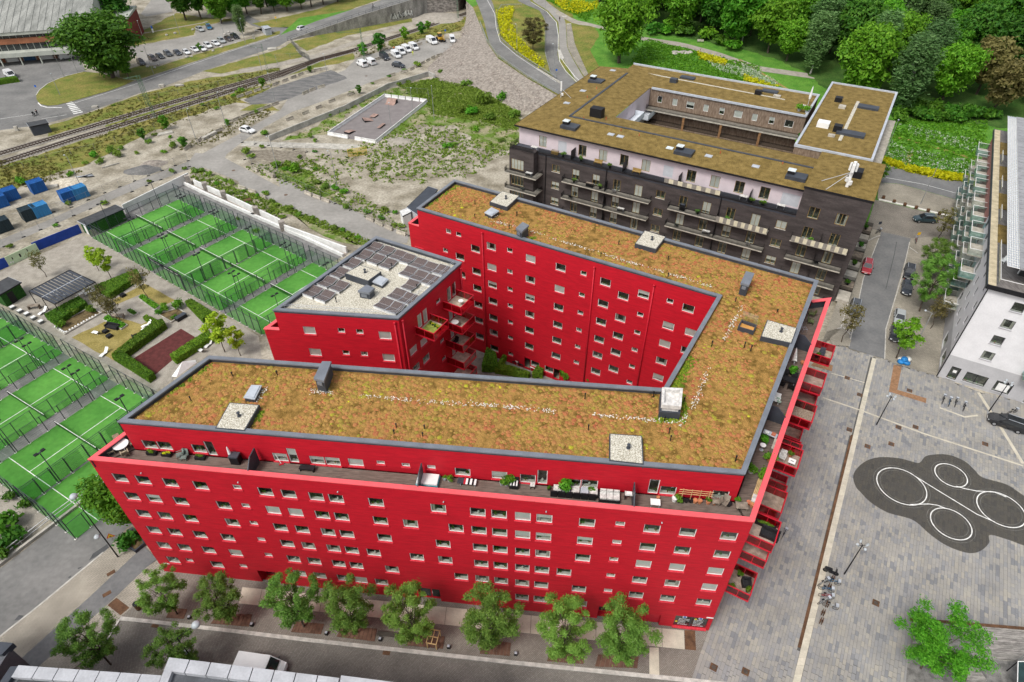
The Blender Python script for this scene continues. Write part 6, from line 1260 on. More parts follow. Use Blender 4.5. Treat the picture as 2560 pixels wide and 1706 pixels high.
# ================= brown shingled wings =================
bw=thing('brown_rear_wing','brown shingle clad rear wing with galleries and a sedum roof','building',(*Fd.p(36,42),0))
wl=M();bu=[20+3.6*i for i in range(9)];bh=[(48.5-0-(u-17.5)-0,16.2,1.1 if i%3 else 2.0,1.5) for i,u in enumerate(bu)]
A1,B1=Fd.p(51.3,35.6),Fd.p(17,35.6)
HB=[(51.3-u-.55*(1 if i%3 else 1.6),51.3-u+.55*(1 if i%3 else 1.6),15.6,17.1) for i,u in enumerate(bu)]
facade(wl,A1,B1,14.6,18.5,HB);facade(wl,Fd.p(17,48.9),Fd.p(61,48.9),0,18.5);facade(wl,Fd.p(17,35.6),Fd.p(17,48.9),0,18.5)
wl.face(((*A1,0),(*B1,0),(*B1,14.6),(*A1,14.6)));wl.obj('wall',BRN,bw)
for h in HB: window(bw,A1,B1,(h[0]+h[1])/2,16.35,h[1]-h[0],1.5,sill=False,blind=random.choice((None,'half','full')))
gd=mat('gallery_door',(.14,.035,.02),rough=.6,var=.2,scale=1)
for z in (14.4,11.4,8.4):
 M().prism([Fd.p(51.2,35.6),Fd.p(17.2,35.6),Fd.p(17.2,33.6),Fd.p(51.2,33.6)],z-.3,z,bot=True).obj('gallery_floor',SLBM if z>14 else BRN,bw)
 r=M();r.face(((*Fd.p(51.2,33.65),z),(*Fd.p(17.2,33.65),z),(*Fd.p(17.2,33.65),z+1.05),(*Fd.p(51.2,33.65),z+1.05)));r.obj('gallery_railing',BRAIL,bw)
 for i in range(11):
  q=Fd.p(20+2.9*i,35.5)
  if z<14: M().box((q[0],q[1],z-3+1.35+.3),(1.5,.06,2.2),Fd.a).obj('gallery_door' if i%2 else 'gallery_window',gd if i%2 else GLD,bw)
for u in (42,33.5,25): q=Fd.p(u,33.7);M().box((q[0],q[1],7),(.5,.4,14),Fd.a).obj('gallery_post',mat('brown_timber_post',(.24,.13,.06),rough=.8,var=.15,scale=2),bw)
BR=[Fd.p(61,35.5),Fd.p(17,35.5),Fd.p(17,49),Fd.p(61,49)]
M().prism(BR,18.45,18.62).obj('roof',MOSS,bw)
for i in (1,2): o1=inset(BR,-.1);o2=inset(BR,.35);j=i+1;M().prism([o1[i],o1[j],o2[j],o2[i]],18.5,18.95,bot=True).obj('roof_edge',ZINC,bw)
M().prism([Fd.p(51,35.3),Fd.p(17,35.3),Fd.p(17,35.7),Fd.p(51,35.7)],18.4,18.78,bot=True).obj('roof_edge',ZINC,bw)
q0=Fd.p(57,44.2);q1=Fd.p(23,42.8);D=Vector(q1)-Vector(q0);M().box(((q0[0]+q1[0])/2,(q0[1]+q1[1])/2,18.66),(D.length,.45,.06),math.atan2(D.y,D.x)).obj('gravel_strip',GRAV,bw)
for u,w_,a,b,h,m in ((46,45.6,3.4,1.6,.35,DGREY),(48,41.5,1.5,1.2,.8,BLACK),(27,46,3.4,1.6,.35,DGREY),(29,43.3,1.4,1.2,.9,BLACK),(25,44,1.5,1.0,.3,SLBM),(48,41.5,1.6,1.3,.88,DGREY)): rbox(u,w_,18.62,a,b,h,m,'roof_unit',bw)
bb=thing('brown_corner_block','taller brown shingle block with white roof edge by the meadow','building',(*Fd.p(9,35),0))
P4=[Fd.p(15.6,15.6),Fd.p(2.3,15.6),Fd.p(2.3,54.2),Fd.p(15.6,54.2)];M().prism(P4,0,20.05).obj('wall',BRN,bb);M().prism(inset(P4,.2),20.05,20.12).obj('roof',MOSS,bb)
for i in range(4): o1=inset(P4,-.12);o2=inset(P4,.3);j=(i+1)%4;M().prism([o1[i],o1[j],o2[j],o2[i]],19.95,20.4,bot=True).obj('roof_edge',ZINC,bb)
for q in ((9.5,20,14,.7,27,0),):pass
M().prism([Fd.p(9.1,22),Fd.p(8.5,22),Fd.p(8.5,45),Fd.p(9.1,45)],20.12,20.16).obj('gravel_strip',GRAV,bb)
for u,w_,a,b,h,m in ((6.5,42,4.0,2.0,.4,DGREY),(7.5,26,5.0,2.2,.45,DGREY),(12.5,43,1.4,1.4,.9,BLACK),(10,26.5,1.5,1.5,1.2,BLACK),(12.8,27.5,2.2,1.8,1.0,WHITE),(10.5,23.3,1.2,.8,.4,SLBM),(11.2,39.5,1.3,1.2,.5,SLBM)): rbox(u,w_,20.12,a,b,h,m,'roof_unit',bb)
for z in (16.5,13.2,9.9,6.6):
 M().prism([Fd.p(2.3,17),Fd.p(.6,17),Fd.p(.6,48),Fd.p(2.3,48)],z-.2,z,bot=True).obj('side_balcony',SLBM,bb);M().face(((*Fd.p(.62,17),z),(*Fd.p(.62,48),z),(*Fd.p(.62,48),z+1.05),(*Fd.p(.62,17),z+1.05))).obj('balcony_glass',glass('clear_balcony_glass',(.8,.88,.86),.2) if 'clear_balcony_glass' not in MATS else MATS['clear_balcony_glass'],bb)
# ================= white corner building on the right =================
Fw=Fr((67.0,73.0),math.radians(59.4))   # u along the side street, w to the right
def FP(u,w_): q=Fw.o+Fw.u*u+Vector((Fw.u.y,-Fw.u.x))*w_;return (q.x,q.y)
wb=thing('white_corner_building','white and grey corner apartment block with glass balconies and a roof terrace','building',(*FP(20,10),0))
WR=mat('white_render',(.7,.7,.71),rough=.75,var=.03,scale=.6);GRN=mat('grey_render',(.45,.45,.46),rough=.75,var=.04,scale=.6);PKR=mat('salmon_render',(.42,.2,.17),rough=.8,var=.05)
TEAL=glass('teal_balcony_glass',(.45,.7,.68),.22);GRW=mat('grey_window_frame',(.2,.2,.21),rough=.5)
U1=62.;WZ=17.5;sw_=M();hs_=[];hp_=[]
for u in (2.4,6.4,9.6):
 for k,z in enumerate((6.6,9.6,12.6,15.6)): hs_.append((U1-u-(.35 if k%2 else .0),z,.9,1.55))
for u in range(14,60,5):
 for z in (3.6,6.6,9.6,12.6,15.6): hs_.append((U1-u,z,1.6,2.1))
shp=[(U1-3.2,1.6,3.0,2.3),(U1-8,1.6,3.0,2.3)]
A1,B1=FP(U1,0),FP(0,0)
facade(sw_,A1,B1,4.6,WZ,[hole(*q) for q in hs_ if q[1]-q[3]/2>4.6],0);facade(sw_,A1,B1,-.1,4.6,[hole(*q) for q in shp],1)
A2,B2=FP(0,0),FP(0,34)
for w0 in (4.3,18,27):
 for z in (6.3,9.3,12.3,15.3): hp_.append((w0,z,1.5,1.5))
sp=[(1.7,1.5,1.3,2.4),(4.6,1.6,2.9,1.9),(8.2,1.6,2.2,2.0),(13.2,1.55,3.6,2.8),(19,1.6,2.6,2.0)]
facade(sw_,A2,B2,4.6,WZ,[hole(*q) for q in hp_],0);facade(sw_,A2,B2,-.1,4.6,[hole(*q) for q in sp],1)
sw_.obj('wall',[WR,GRN],wb)
M().prism([FP(26,-.06),FP(U1,-.06),FP(U1,.0),FP(26,.0)],7.5,WZ-.4).obj('salmon_panel',PKR,wb)
for q in hs_:
 if q[1]-q[3]/2>4.6 and q[0]>37.: window(wb,A1,B1,*q,fr=GRW,sill=False)
 elif q[1]-q[3]/2>4.6: window(wb,A1,B1,*q,fr=WHITE,mull=1,sill=False)
for q in shp: window(wb,A1,B1,*q,fr=WHITE,sill=False,name='shop_window')
for q in hp_: window(wb,A2,B2,*q,fr=GRW,sill=True,sm=GRN)
for q in sp: window(wb,A2,B2,*q,fr=BLACK,sill=True,sm=GRN,mull=1 if q[2]>2.5 else 0,name='shop_window')
q=FP(-.06,15.6);nm=M();pl_=put('number_plate',M().box((0,0,0),(.9,.02,.02)).data('number_plate',GRN),wb,(q[0]-wb['_o'][0],q[1]-wb['_o'][1],3.25),math.radians(-30.6));text('11',pl_,-.35,-.03,.05,.75,BLACK,name='house_number')
q=FP(-.05,8.2);M().box((q[0],q[1],1.6),(1.5,.03,1.4),math.radians(-30.6)).obj('window_poster',WHITE,wb);q=FP(-.05,1.7);M().box((q[0],q[1],1.9),(.5,.03,.5),math.radians(-30.6)).obj('window_poster',WHITE,wb)
for u,w_ in ((-.12,-.12),): q=FP(u,w_);M().tube((*q,0),(*q,WZ),.08,n=6).obj('downpipe',BLACK,wb)
def gbal(P0,P1,u,z,w_,d_,gm):
 P0=Vector(P0);D=(Vector(P1)-P0).normalized();q=P0+D*u;o=wb['_o'];b=put('balcony',M().box((w_/2,-d_/2,-.1),(w_,d_,.2)).data('balcony',SLBM),wb,(q.x-o[0],q.y-o[1],z),math.atan2(D.y,D.x))
 for a,c in (((0,0),(0,-d_)),((w_,0),(w_,-d_)),((0,-d_),(w_,-d_))): put('glass_panel',M().face(((*a,-.15),(*c,-.15),(*c,1.05),(*a,1.05))).data('glass_panel',gm),b)
 rr=M();rr.box((w_/2,-d_,1.07),(w_,.08,.06));rr.box((0,-d_/2,1.07),(.08,d_,.06));rr.box((w_,-d_/2,1.07),(.08,d_,.06));put('handrail',rr.data('handrail',WHITE),b)
 return b
for k,z in enumerate((5.2,8.2,11.2,14.2)):
 for i in range(8):
  u=U1-12-6*i-(k%2)*2.2-4
  if u>0: gbal(A1,B1,u,z,4.0,2.1,TEAL if (i+k)%3 else MATS['clear_balcony_glass'])
for k,z in enumerate((5.2,8.2,11.2,14.2)): gbal(A2,B2,9.2,z,5.6,1.7,TEAL);gbal(A2,B2,21.5,z,4.0,1.7,TEAL)
M().prism([FP(-.5,-.5),FP(U1,-.5),FP(U1,34),FP(-.5,34)],WZ,WZ+.25).obj('roof_deck',mat('terrace_boards',(.17,.155,.145),rough=.85,var=.15,scale=1,stretch=(4,1,1)),wb)
TAN=mat('tan_coping',(.5,.43,.29),rough=.8,var=.1,scale=1)
for i in range(20): M().prism([FP(-.4+i*3.1,-.45),FP(2.6+i*3.1,-.45),FP(2.6+i*3.1,.55),FP(-.4+i*3.1,.55)],WZ+.25,WZ+.36).obj('coping_slab',TAN,wb)
M().prism([FP(-.55,-.55),FP(U1,-.55),FP(U1,-.45),FP(-.55,-.45)],WZ-.25,WZ+.4,bot=True).obj('eaves_trim',DGREY,wb);M().prism([FP(-.6,-.55),FP(-.6,34),FP(-.4,34),FP(-.4,-.55)],WZ-.25,WZ+.4,bot=True).obj('eaves_trim',BLACK,wb)
for u0 in (13,25,37,49): M().prism([FP(u0,.6),FP(u0+6,.6),FP(u0+6,3.1),FP(u0,3.1)],WZ+.25,WZ+.4).obj('sedum_bed',MOSS,wb)
for u0,u1 in ((.2,12),(19.5,24.5),(31.5,36.5),(43.5,48.5)):
 rr=M();rr.face(((*FP(u0,.7),WZ+.25),(*FP(u1,.7),WZ+.25),(*FP(u1,.7),WZ+1.3),(*FP(u0,.7),WZ+1.3)));b=rr.obj('terrace_glass',MATS['clear_balcony_glass'],wb);M().tube((*FP(u0,.7),WZ+1.3),(*FP(u1,.7),WZ+1.3),.045,n=4).obj('terrace_rail',WHITE,wb)
M().tube((*FP(.2,.7),WZ+1.3),(*FP(.2,30),WZ+1.3),.045,n=4).obj('terrace_rail',WHITE,wb)
ph_=M();PHW=[FP(4.4,3.2),FP(U1,3.2),FP(U1,30),FP(4.4,30)];ph_.prism(PHW,WZ+.25,WZ+3.0);ph_.obj('penthouse',GLD,wb)
for i in range(9): q=FP(4.8+i*6,3.15);M().box((q[0],q[1],WZ+1.8),(.2,.12,3.0),Fw.a).obj('penthouse_post',WHITE,wb)
M().prism([FP(.7,2.1),FP(U1,2.1),FP(U1,32),FP(.7,32)],WZ+3.05,WZ+3.3,bot=True).obj('penthouse_roof',mat('grey_roof_sheet',(.27,.275,.285),rough=.5,var=.08,scale=.8),wb)
for i in range(42): q0=FP(.9+i*1.45,2.2);q1=FP(.9+i*1.45,20);M().prism([q0,q1,(q1[0]+.06,q1[1]+.06),(q0[0]+.06,q0[1]+.06)],WZ+3.3,WZ+3.37).obj('roof_seam',MATS['grey_roof_sheet'],wb)
gs=M();
for i in range(88): gs.tube((*FP(.7+i*.69,.65),WZ+3.2),(*FP(.7+i*.69,2.1),WZ+3.2),.05,n=4)
for j in range(6): gs.tube((*FP(.7,.65+j*.29),WZ+3.22),(*FP(U1,.65+j*.29),WZ+3.22),.045,n=4)
gs.obj('sunshade_grid',WHITE,wb,kind='stuff')
sd_=M();sd_.face(((*FP(.7,.65),WZ+3.15),(*FP(U1,.65),WZ+3.15),(*FP(U1,2.1),WZ+3.15),(*FP(.7,2.1),WZ+3.15)));sd_.obj('sunshade_sheet',glass('frosted_shade',(.62,.68,.74),.45,.3),wb)
def patio_chair(p,rz,label,m=WHITE,name='patio_chair',group='white terrace chairs'):
 t=thing(name,label,'chair',p,rz,group);mm=M();pr=[(-.35,.38),(0,.42),(.28,.36),(.5,.95)]
 for (x0,z0),(x1,z1) in zip(pr,pr[1:]): mm.face(((x0,-.33,z0),(x1,-.3,z1),(x1,.3,z1),(x0,.33,z0)));mm.face(((x0,-.33,z0-.04),(x0,.33,z0-.04),(x1,.3,z1-.04),(x1,-.3,z1-.04)))
 mm.obj('seat',m,t,world=False)
 for x,y in ((-.3,-.28),(-.3,.28),(.25,-.28),(.25,.28)): M().box((x,y,.19),(.05,.05,.38)).obj('leg',m,t,world=False)
 for y in (-.33,.33): M().box((0,y,.55),(.6,.06,.05)).obj('armrest',m,t,world=False)
 return t
for u,w_,rz,lb in ((7,1.3,.4,'white moulded chair alone on the long roof terrace of the white building'),(1.6,6.2,2.2,'white chair at the front corner of the roof terrace'),(1.5,8.0,2.4,'second white chair along the front of the roof terrace'),(33,2.6,1,'white chair on the far terrace of the white building')): patio_chair((*FP(u,w_),WZ+.27),rz,lb)
# ================= grey flat roofs at the bottom edge =================
BZ=15.
gb=thing('grey_flat_roof_building','grey building with dark felt roof and pale metal parapet, lower left corner','building',(-37,12,0));PB=[(-41.6,23.4),(-29.15,22.5),(-29.15,-12),(-46,-12)]
M().prism(PB,0,BZ-.45).obj('wall',mat('grey_panel_wall',(.11,.115,.125),rough=.7,var=.08,scale=.6),gb);M().prism(inset(PB,.5),BZ-.5,BZ-.4).obj('roof',FELT,gb)
A1=Vector(PB[0]);B1=Vector(PB[1])
for i in range(7):
 a=A1.lerp(B1,i/7+.003);b=A1.lerp(B1,(i+1)/7-.003);M().prism([tuple(a),tuple(b),(b.x-.05,b.y-.95),(a.x-.05,a.y-.95)],BZ-.6,BZ).obj('parapet_panel',mat('pale_parapet',(.4,.41,.43),rough=.5,var=.06,scale=.6),gb)
M().prism([(-42.2,23.3),(-41.5,23.35),(-45.6,-12),(-46.3,-12)],BZ-.6,BZ-.02).obj('parapet_panel',DGREY,gb)
rl=M()
for i in range(5): rl.tube((-39+i*.9,20.6-.05*i,BZ-.4),(-39+i*.9,20.6-.05*i,BZ+.7),.03,n=4)
for z in (.3,.7): rl.tube((-39.4,20.62,BZ+z),(-34.9,20.35,BZ+z),.03,n=4)
rl.box((-36.6,19.5,BZ-.2),(4,1.2,.06),-.06);rl.obj('roof_walkway',ZINC,gb)
gb2=thing('grey_flat_roof_building','slightly taller grey building with wide pale parapet at the bottom edge','building',(-18,12,0));PB=[(-29.1,23.9),(-14.35,22.15),(-13.9,-12),(-29.1,-12)]
M().prism(PB,0,BZ-.45).obj('wall',MATS['grey_panel_wall'],gb2);M().prism(inset(PB,.5),BZ-.5,BZ-.35).obj('roof',mat('slate_roof',(.085,.09,.1),rough=.8,var=.12,scale=.7),gb2);A1=Vector(PB[0]);B1=Vector(PB[1])
for i in range(8):
 a=A1.lerp(B1,i/8+.003);b=A1.lerp(B1,(i+1)/8-.003);M().prism([tuple(a),tuple(b),(b.x-.05,b.y-1.05),(a.x-.05,a.y-1.05)],BZ-.6,BZ+.15).obj('parapet_panel',MATS['pale_parapet'],gb2)
M().prism([(-29.1,23.9),(-28.4,23.8),(-28.4,-12),(-29.1,-12)],BZ-.6,BZ+.12).obj('parapet_panel',MATS['pale_parapet'],gb2)
M().prism([(-14.3,22.4),(-4,21.1),(-4,-12),(-14.3,-12)],0,BZ-.3).obj('wall',MATS['grey_panel_wall'],gb2);M().prism([(-14.3,22.4),(-4,21.1),(-4,20.5),(-14.3,21.8)],BZ-.5,BZ+.05).obj('parapet_panel',MATS['pale_parapet'],gb2)
gb3=thing('grey_gable_building','dark grey clad building cut off by the lower left corner','building',(-52,18,0));M().prism([(-60,27),(-44.4,25.6),(-47,-12),(-60,-12)],0,13.2).obj('wall',MATS['grey_panel_wall'],gb3);M().prism([(-60,27.4),(-44.2,25.9),(-44.6,24.9),(-60,26.4)],12.9,13.6).obj('parapet_panel',DGREY,gb3)
# ================= sports arena, upper left =================
Aa=Vector((-174.434,229.064));Ad=Vector((19.11,4.72)).normalized();Ai=Vector((-Ad.y,Ad.x))
ar=thing('sports_arena','large sports arena with grey ribbed roof and brick bands, upper left corner','building',(Aa.x,Aa.y,0))
AR0,AR1=-60.,32.
def ap(u,w_): q=Aa+Ad*u+Ai*w_;return (q.x,q.y)
BRK=mat('orange_brick',(.28,.115,.06),rough=.85,var=.12,scale=.5,bump=.1,bscale=8);AGL=mat('arena_window_band',(.03,.035,.035),rough=.2,var=.4,scale=.4,spec=.6);EAV=mat('pale_green_metal',(.42,.44,.39),rough=.6,var=.08,scale=.5)
for z0,z1,m,nm,d in ((0,2.7,mat('garage_grey',(.3,.3,.29),rough=.7,var=.15,scale=.3),'ground_floor_wall',2.5),(4.1,6.2,AGL,'window_band',.3),(6.2,7.9,BRK,'brick_band',-.3),(7.9,9.0,AGL,'window_band',.3),(9.0,10.0,EAV,'eaves_band',-.8)): M().prism([ap(AR0,d),ap(AR1-6 if z1<3 else AR1,d),ap(AR1-6 if z1<3 else AR1,50),ap(AR0,50)],z0,z1).obj(nm,m,ar)
M().prism([ap(AR0,-3),ap(AR1-5,-3),ap(AR1-5,2.6),ap(AR0,2.6)],2.7,4.1,bot=True).obj('canopy',EAV,ar)
for i in range(13): q=ap(AR0+6*i+2,-2.6);M().box((q[0],q[1],1.35),(.35,.35,2.7),.24).obj('canopy_post',EAV,ar)
for i in range(15):
 u=AR0+4+5.4*i;q=ap(u,2.42);M().box((q[0],q[1],1.25),(3.6,.1,2.5),.243).obj('garage_door',WHITE if i%3 else mat('blue_gate',(.03,.09,.2),rough=.6),ar);q=ap(u+2.7,2.4);M().box((q[0],q[1],1.3),(1.0,.16,2.6),.243).obj('brick_pier',BRK,ar)
for z0,z1 in ((4.1,6.2),(7.9,9.0)):
 for i in range(42): q=ap(AR0+1+2.05*i,.25);M().box((q[0],q[1],(z0+z1)/2),(.14,.14,z1-z0),.243).obj('window_mullion',EAV,ar)
rfm=M();NSEG=14
for i in range(NSEG):
 f0,f1=i/NSEG,(i+1)/NSEG;y0,y1=-1+52*f0,-1+52*f1;z=lambda f:10.0+13*math.sin(f*math.pi/2)
 rfm.face(((*ap(AR0,y0),z(f0)),(*ap(AR1+.5,y0),z(f0)),(*ap(AR1+.5,y1),z(f1)),(*ap(AR0,y1),z(f1))))
rfm.obj('roof',mat('weathered_ribbed_roof',(.19,.195,.18),col2=(.32,.325,.3),rough=.8,var=.2,scale=.25,stretch=(2.5,.5,1),detail=6),ar)
rb_=M()
for k in range(44):
 u=AR0+2*k
 for i in range(NSEG): f0,f1=i/NSEG,(i+1)/NSEG;z=lambda f:10.06+13*math.sin(f*math.pi/2);rb_.tube((*ap(u,-1+52*f0),z(f0)),(*ap(u,-1+52*f1),z(f1)),.07,n=3)
rb_.obj('roof_ribs',mat('rib_grey',(.24,.245,.23),rough=.7),ar,kind='stuff')
M().face([(*ap(AR1+.4,-1+52*i/NSEG),10+13*math.sin(i/NSEG*math.pi/2)) for i in range(NSEG+1)]+[(*ap(AR1+.4,51),9)]).obj('gable',EAV,ar)
M().prism([ap(AR1-2,14),ap(AR1+9,14),ap(AR1+9,30),ap(AR1-2,30)],0,8.5).obj('side_wing',mat('dark_red_panel',(.2,.03,.03),rough=.7,var=.1),ar)
M().prism([ap(AR1-2,14),ap(AR1+9.4,13.5),ap(AR1+9.4,30),ap(AR1-2,30)],8.5,9.2,bot=True).obj('side_roof',EAV,ar)
# ================= trees =================
tree_kind('street_a',11,3.5,'street',15000,.115,11,base=.17,nc=62,shape=1.0,tr=.012,spread=1.0,crr=(.13,.25),droop=.5)
tree_kind('street_b',11,3.3,'street',14000,.115,23,base=.16,nc=66,shape=.85,tr=.012,spread=1.05,crr=(.12,.23),droop=.5)
tree_kind('oak_a',16,8,'oak',15000,.36,31,base=.05,nc=48,shape=.7,tr=.03)
tree_kind('oak_b',16,7,'lush',12000,.34,37,base=.1,nc=42,shape=.8,tr=.028)
tree_kind('wood_a',16,6.2,'dark',6500,.38,41,base=.12,nc=34,shape=.8)
tree_kind('wood_b',17,5.6,'oak',6500,.38,43,base=.15,nc=34,shape=.9)
tree_kind('wood_c',15,5.8,'lush',6500,.38,47,base=.15,nc=34,shape=.8)
tree_kind('birch_a',19,5.2,'birch',6500,.36,53,base=.12,nc=40,droop=2.4,bark=BIRCH,shape=1.1,spread=.75,tr=.014)
tree_kind('olive_a',14,5.5,'olive',5000,.36,59,base=.2,nc=22)
tree_kind('young_lime',6.5,1.9,'lime',1500,.16,61,base=.25,nc=16,shape=1.2,tr=.011,crr=(.22,.4))
tree_kind('young_thin',6,1.8,'olive',650,.12,67,base=.35,nc=14,tr=.011,crr=(.25,.5))
tree_kind('young_green',6.5,1.9,'lush',1800,.15,71,base=.3,nc=14,tr=.014)
tree_kind('small_dense',4.5,1.9,'lush',2200,.2,73,base=.05,nc=12,shape=.6)
tree_kind('plaza',9,4.2,'lush',15000,.12,79,base=.2,nc=60,shape=.9,tr=.013,spread=1.0,crr=(.13,.24),droop=.4)
PLN=('first','second','third','fourth','fifth','sixth','seventh','eighth')
for i,(s,h) in enumerate(zip(TB,(8.2,8.4,10,9.6,10.2,11,10.8,10.4))):
 p=L(s)[0];tree('street_a' if i%2 else 'street_b',(p[0],p[1],.12),'%s leafy street tree from the west end in front of the red facade'%PLN[i],'street trees along the red facade',sc=(h/11*.92,h/11*.92,h/11))
for s,sc,lb in (('m 930,1420',.8,'street tree behind the grey parapet at the lower left'),('m 1590,1470',.7,'street tree half hidden by the pale parapet beside the lamp')): p=L(s)[0];tree('street_b',(p[0],p[1],.1),lb,'street trees by the bottom roofs',sc=sc)
for s,k,sc,lb in (('m 1130,225','oak_b',.55,'green tree at the left corner of the red block beside the street'),('p 1480,1455','plaza',1.0,'bright green tree on the plaza in front of the timber deck'),('l 1275,325','young_green',1.2,'street tree by the blue sacks at the end of the side street'),('h 1470,1275','street_b',1.0,'tall green street tree right of the parked black cars'),('h 1530,1000','street_a',.8,'second green tree in the row beside the white building'),('h 1600,720','young_thin',1.3,'olive sparse tree beside the yellow sign on the forecourt'),('h 1560,1420','young_thin',1.1,'thin brown leaved tree left of the white building corner'),('l 815,190','young_thin',1.2,'almost leafless young tree leaning over the grey parked car'),('h 1110,215','young_green',.85,'small street tree at the corner of the dark building'),('l 2400,700','young_thin',1.1,'young tree at the right edge behind the black estate car')):
 p=L(s,'h')[0];tree(k,(p[0],p[1],p[2]+.1),lb,None,sc=sc)
for s,k,sc,lb in (('e 390,985','young_thin',1.0,'thin airy young tree beside the pergola'),('e 830,930','young_lime',.85,'left one of the two yellow green young trees on the gravel'),('e 935,995','young_lime',1.0,'right one of the two yellow green young trees on the gravel'),('e 905,1310','young_thin',1.0,'thin garden tree at the left of the leafy bed'),('e 965,1365','young_thin',.95,'thin garden tree in the middle of the leafy bed'),('e 1010,1350','young_thin',.9,'thin garden tree beside the wooden bench'),('e 1250,1185','young_thin',1.1,'sparse yellowing tree on the small upper lawn'),('i 1890,272','young_lime',1.25,'larger bright lime green tree behind the front roof'),('i 2020,302','young_lime',.95,'smaller bright lime green tree behind the front roof')):
 p=L(s)[0];tree(k,(p[0],p[1],.03),lb,'young garden trees',sc=sc)
for s,k,sc,lb in (('a 950,655','oak_a',(1.5,1.5,1.12),'huge spreading tree on the grass island in front of the arena'),('a 1080,672','wood_b',.6,'bushy tree at the right foot of the huge island tree'),('a 1020,300','wood_a',(1.35,1.35,1.15),'dark tree right of the arena'),('a 920,290','wood_c',.75,'lighter tree between the arena and the huge island tree'),('a 1560,172','wood_a',1.1,'dark tree above the gravel car park'),('a 1690,165','wood_b',.95,'tree in the middle above the gravel car park'),('a 1860,200','oak_b',.85,'light green tree beside the two upper parked cars'),('a 2040,300','birch_a',.55,'small grey green birch at the end of the parked row'),('c 1165,530','oak_b',(1.3,1.3,1.25),'large bright tree above the dark building at the park edge'),('c 445,430','street_a',(1.35,1.35,.95),'airy tree on the verge between the two curving roads'),('a 1690,455','young_green',.55,'young sapling standing among the parked white cars')):
 h_='h' if s[0]=='c' else 0;p=L(s,h_)[0];tree(k,(p[0],p[1],p[2]+.02),lb,None,sc=sc,leaf='olive' if 'airy' in lb else None)
for i,(s,sc) in enumerate((('b 195,735',.62),('b 590,612',.45),('b 1035,470',.95),('b 1180,432',1.3),('b 1385,335',.95),('b 1525,288',.95),('b 1580,250',.7),('b 1005,790',.55),('a 1400,1088',.8),('a 1205,1172',.65),('a 1915,1055',.4),('a 1555,1245',.6))):
 p=L(s)[0];lb=('small dense tree beside the track by the dark yard','little bush tree left of the white vans','round green tree left of the tall rail mast','largest round tree beside the rail track','dark round tree right of the largest one by the track','tree beside the gravel heap at the underpass','last small tree before the underpass','little tree on the verge of the works road','green tree on the near side of the track by the mast','dark shrub tree below the railway by the concrete slab','small dark tree beside the concrete barriers','bushy sapling where the works road bends')[i]
 tree('small_dense',(p[0],p[1],.02),lb,'trackside trees',sc=sc,leaf='oak' if i%2 else None)
fpoly=L('v 1500,75 1620,95 1700,112 1780,135 1850,165 1890,200 1960,235 2070,270 2200,285 2360,298 2480,250 2700,60 2500,-70 1300,-70 1350,-10 1450,40','h')
fp=[];r_=random.Random(12);t=0
while len(fp)<190 and t<20000:
 t+=1;q=scatter(fpoly,1,t)[0]
 if all((q[0]-a)**2+(q[1]-b)**2>8.2**2 for a,b in fp): fp.append(q)
WL={'wood_a':'dark green tree','wood_b':'deep green tree','wood_c':'bright green tree','birch_a':'tall grey green birch','olive_a':'olive brown tree','oak_b':'full bright green tree'}
FT=[]
for q in fp:
 d=np.array([q[0],q[1],hillz(q[1])])-CAMP;z=d@Fv;x=(1280+CF*(d@Rv)/z)/1.088;y=(853-CF*(d@Uv)/z)/1.088
 if x>2520 or x<1280: continue
 k=r_.choice(('wood_a','wood_b','wood_b','wood_c','wood_c','oak_b','oak_b','birch_a'))
 if 1880<x<2200 and y<280 and r_.random()<.5: k='birch_a'
 if 2200<x<2300 and 210<y<300: k='olive_a'
 FT.append((x,k,'front edge' if y>(80+(x-1500)*.26 if x<2050 else 235) else ('middle' if y>20 else 'far side'),q))
FT.sort(key=lambda f:f[0]);cnt={}
for x,k,row,q in FT:
 c=cnt[(k,row)]=cnt.get((k,row),0)+1
 tree(k,(q[0],q[1],hillz(q[1])-.1),'%s %s from the left at the %s of the hillside wood'%(ordw(c),WL[k],row),'trees of the dense hillside wood',sc=r_.uniform(.8,1.2))
for i,(x,y) in enumerate(((-150,140),(-40,150),(60,118),(180,120),(290,100),(400,96),(520,80),(600,60),(700,40),(820,20),(900,-20),(230,60),(120,40),(380,30),(-60,60),(520,10),(680,-30))):
 p=g('b',x,y);tree(('wood_a','oak_b','wood_c','wood_b')[i%4],(p[0],p[1],0),'%s tree of the belt beyond the junction, counted in from the birch'%ordw(i+1),'belt of trees beyond the junction',sc=.72+.1*(i%3))
for i,(x,y) in enumerate(((1000,20),(1180,0),(1320,30),(1480,60),(1600,90),(1720,140),(1850,190),(1950,250),(2050,300),(2200,350),(1100,-60),(1350,-60))):
 p=g('c',x,y,'h');tree(('wood_a','wood_c','wood_b','birch_a','wood_b','oak_b')[i%6],p,'%s tree above the park path, counted from the large bright tree'%ordw(i+1),'trees along the park path',sc=.85+.08*(i%4))
sheet('wood_floor',[(x,y,z) for x,y,z in fpoly],.06,SOIL,j=1)
for i,(x,y) in enumerate(((1290,900),(1360,960),(1420,985),(1500,1000),(1570,1010),(1650,1015),(1730,1020),(1810,1020),(1900,1000),(1990,1000),(2060,990),(1300,1005),(1450,930),(1600,950),(1750,960))):
 p=g('d',x,y,'h');bush(p,r_.uniform(2.2,3.6),'%s dark leafy shrub from the left along the meadow edge'%ordw(i+1),'oak','shrubs along the meadow edge',1.0)
for i,(x,y) in enumerate(((1450,280),(1560,290),(1700,300),(1880,330),(2000,380),(2120,430),(1750,290),(1600,250))): p=g('c',x,y,'h');bush(p,r_.uniform(2.5,4),'%s leafy undergrowth shrub above the park path'%ordw(i+1),'lush' if i%2 else 'oak','shrubs above the park path',.9)
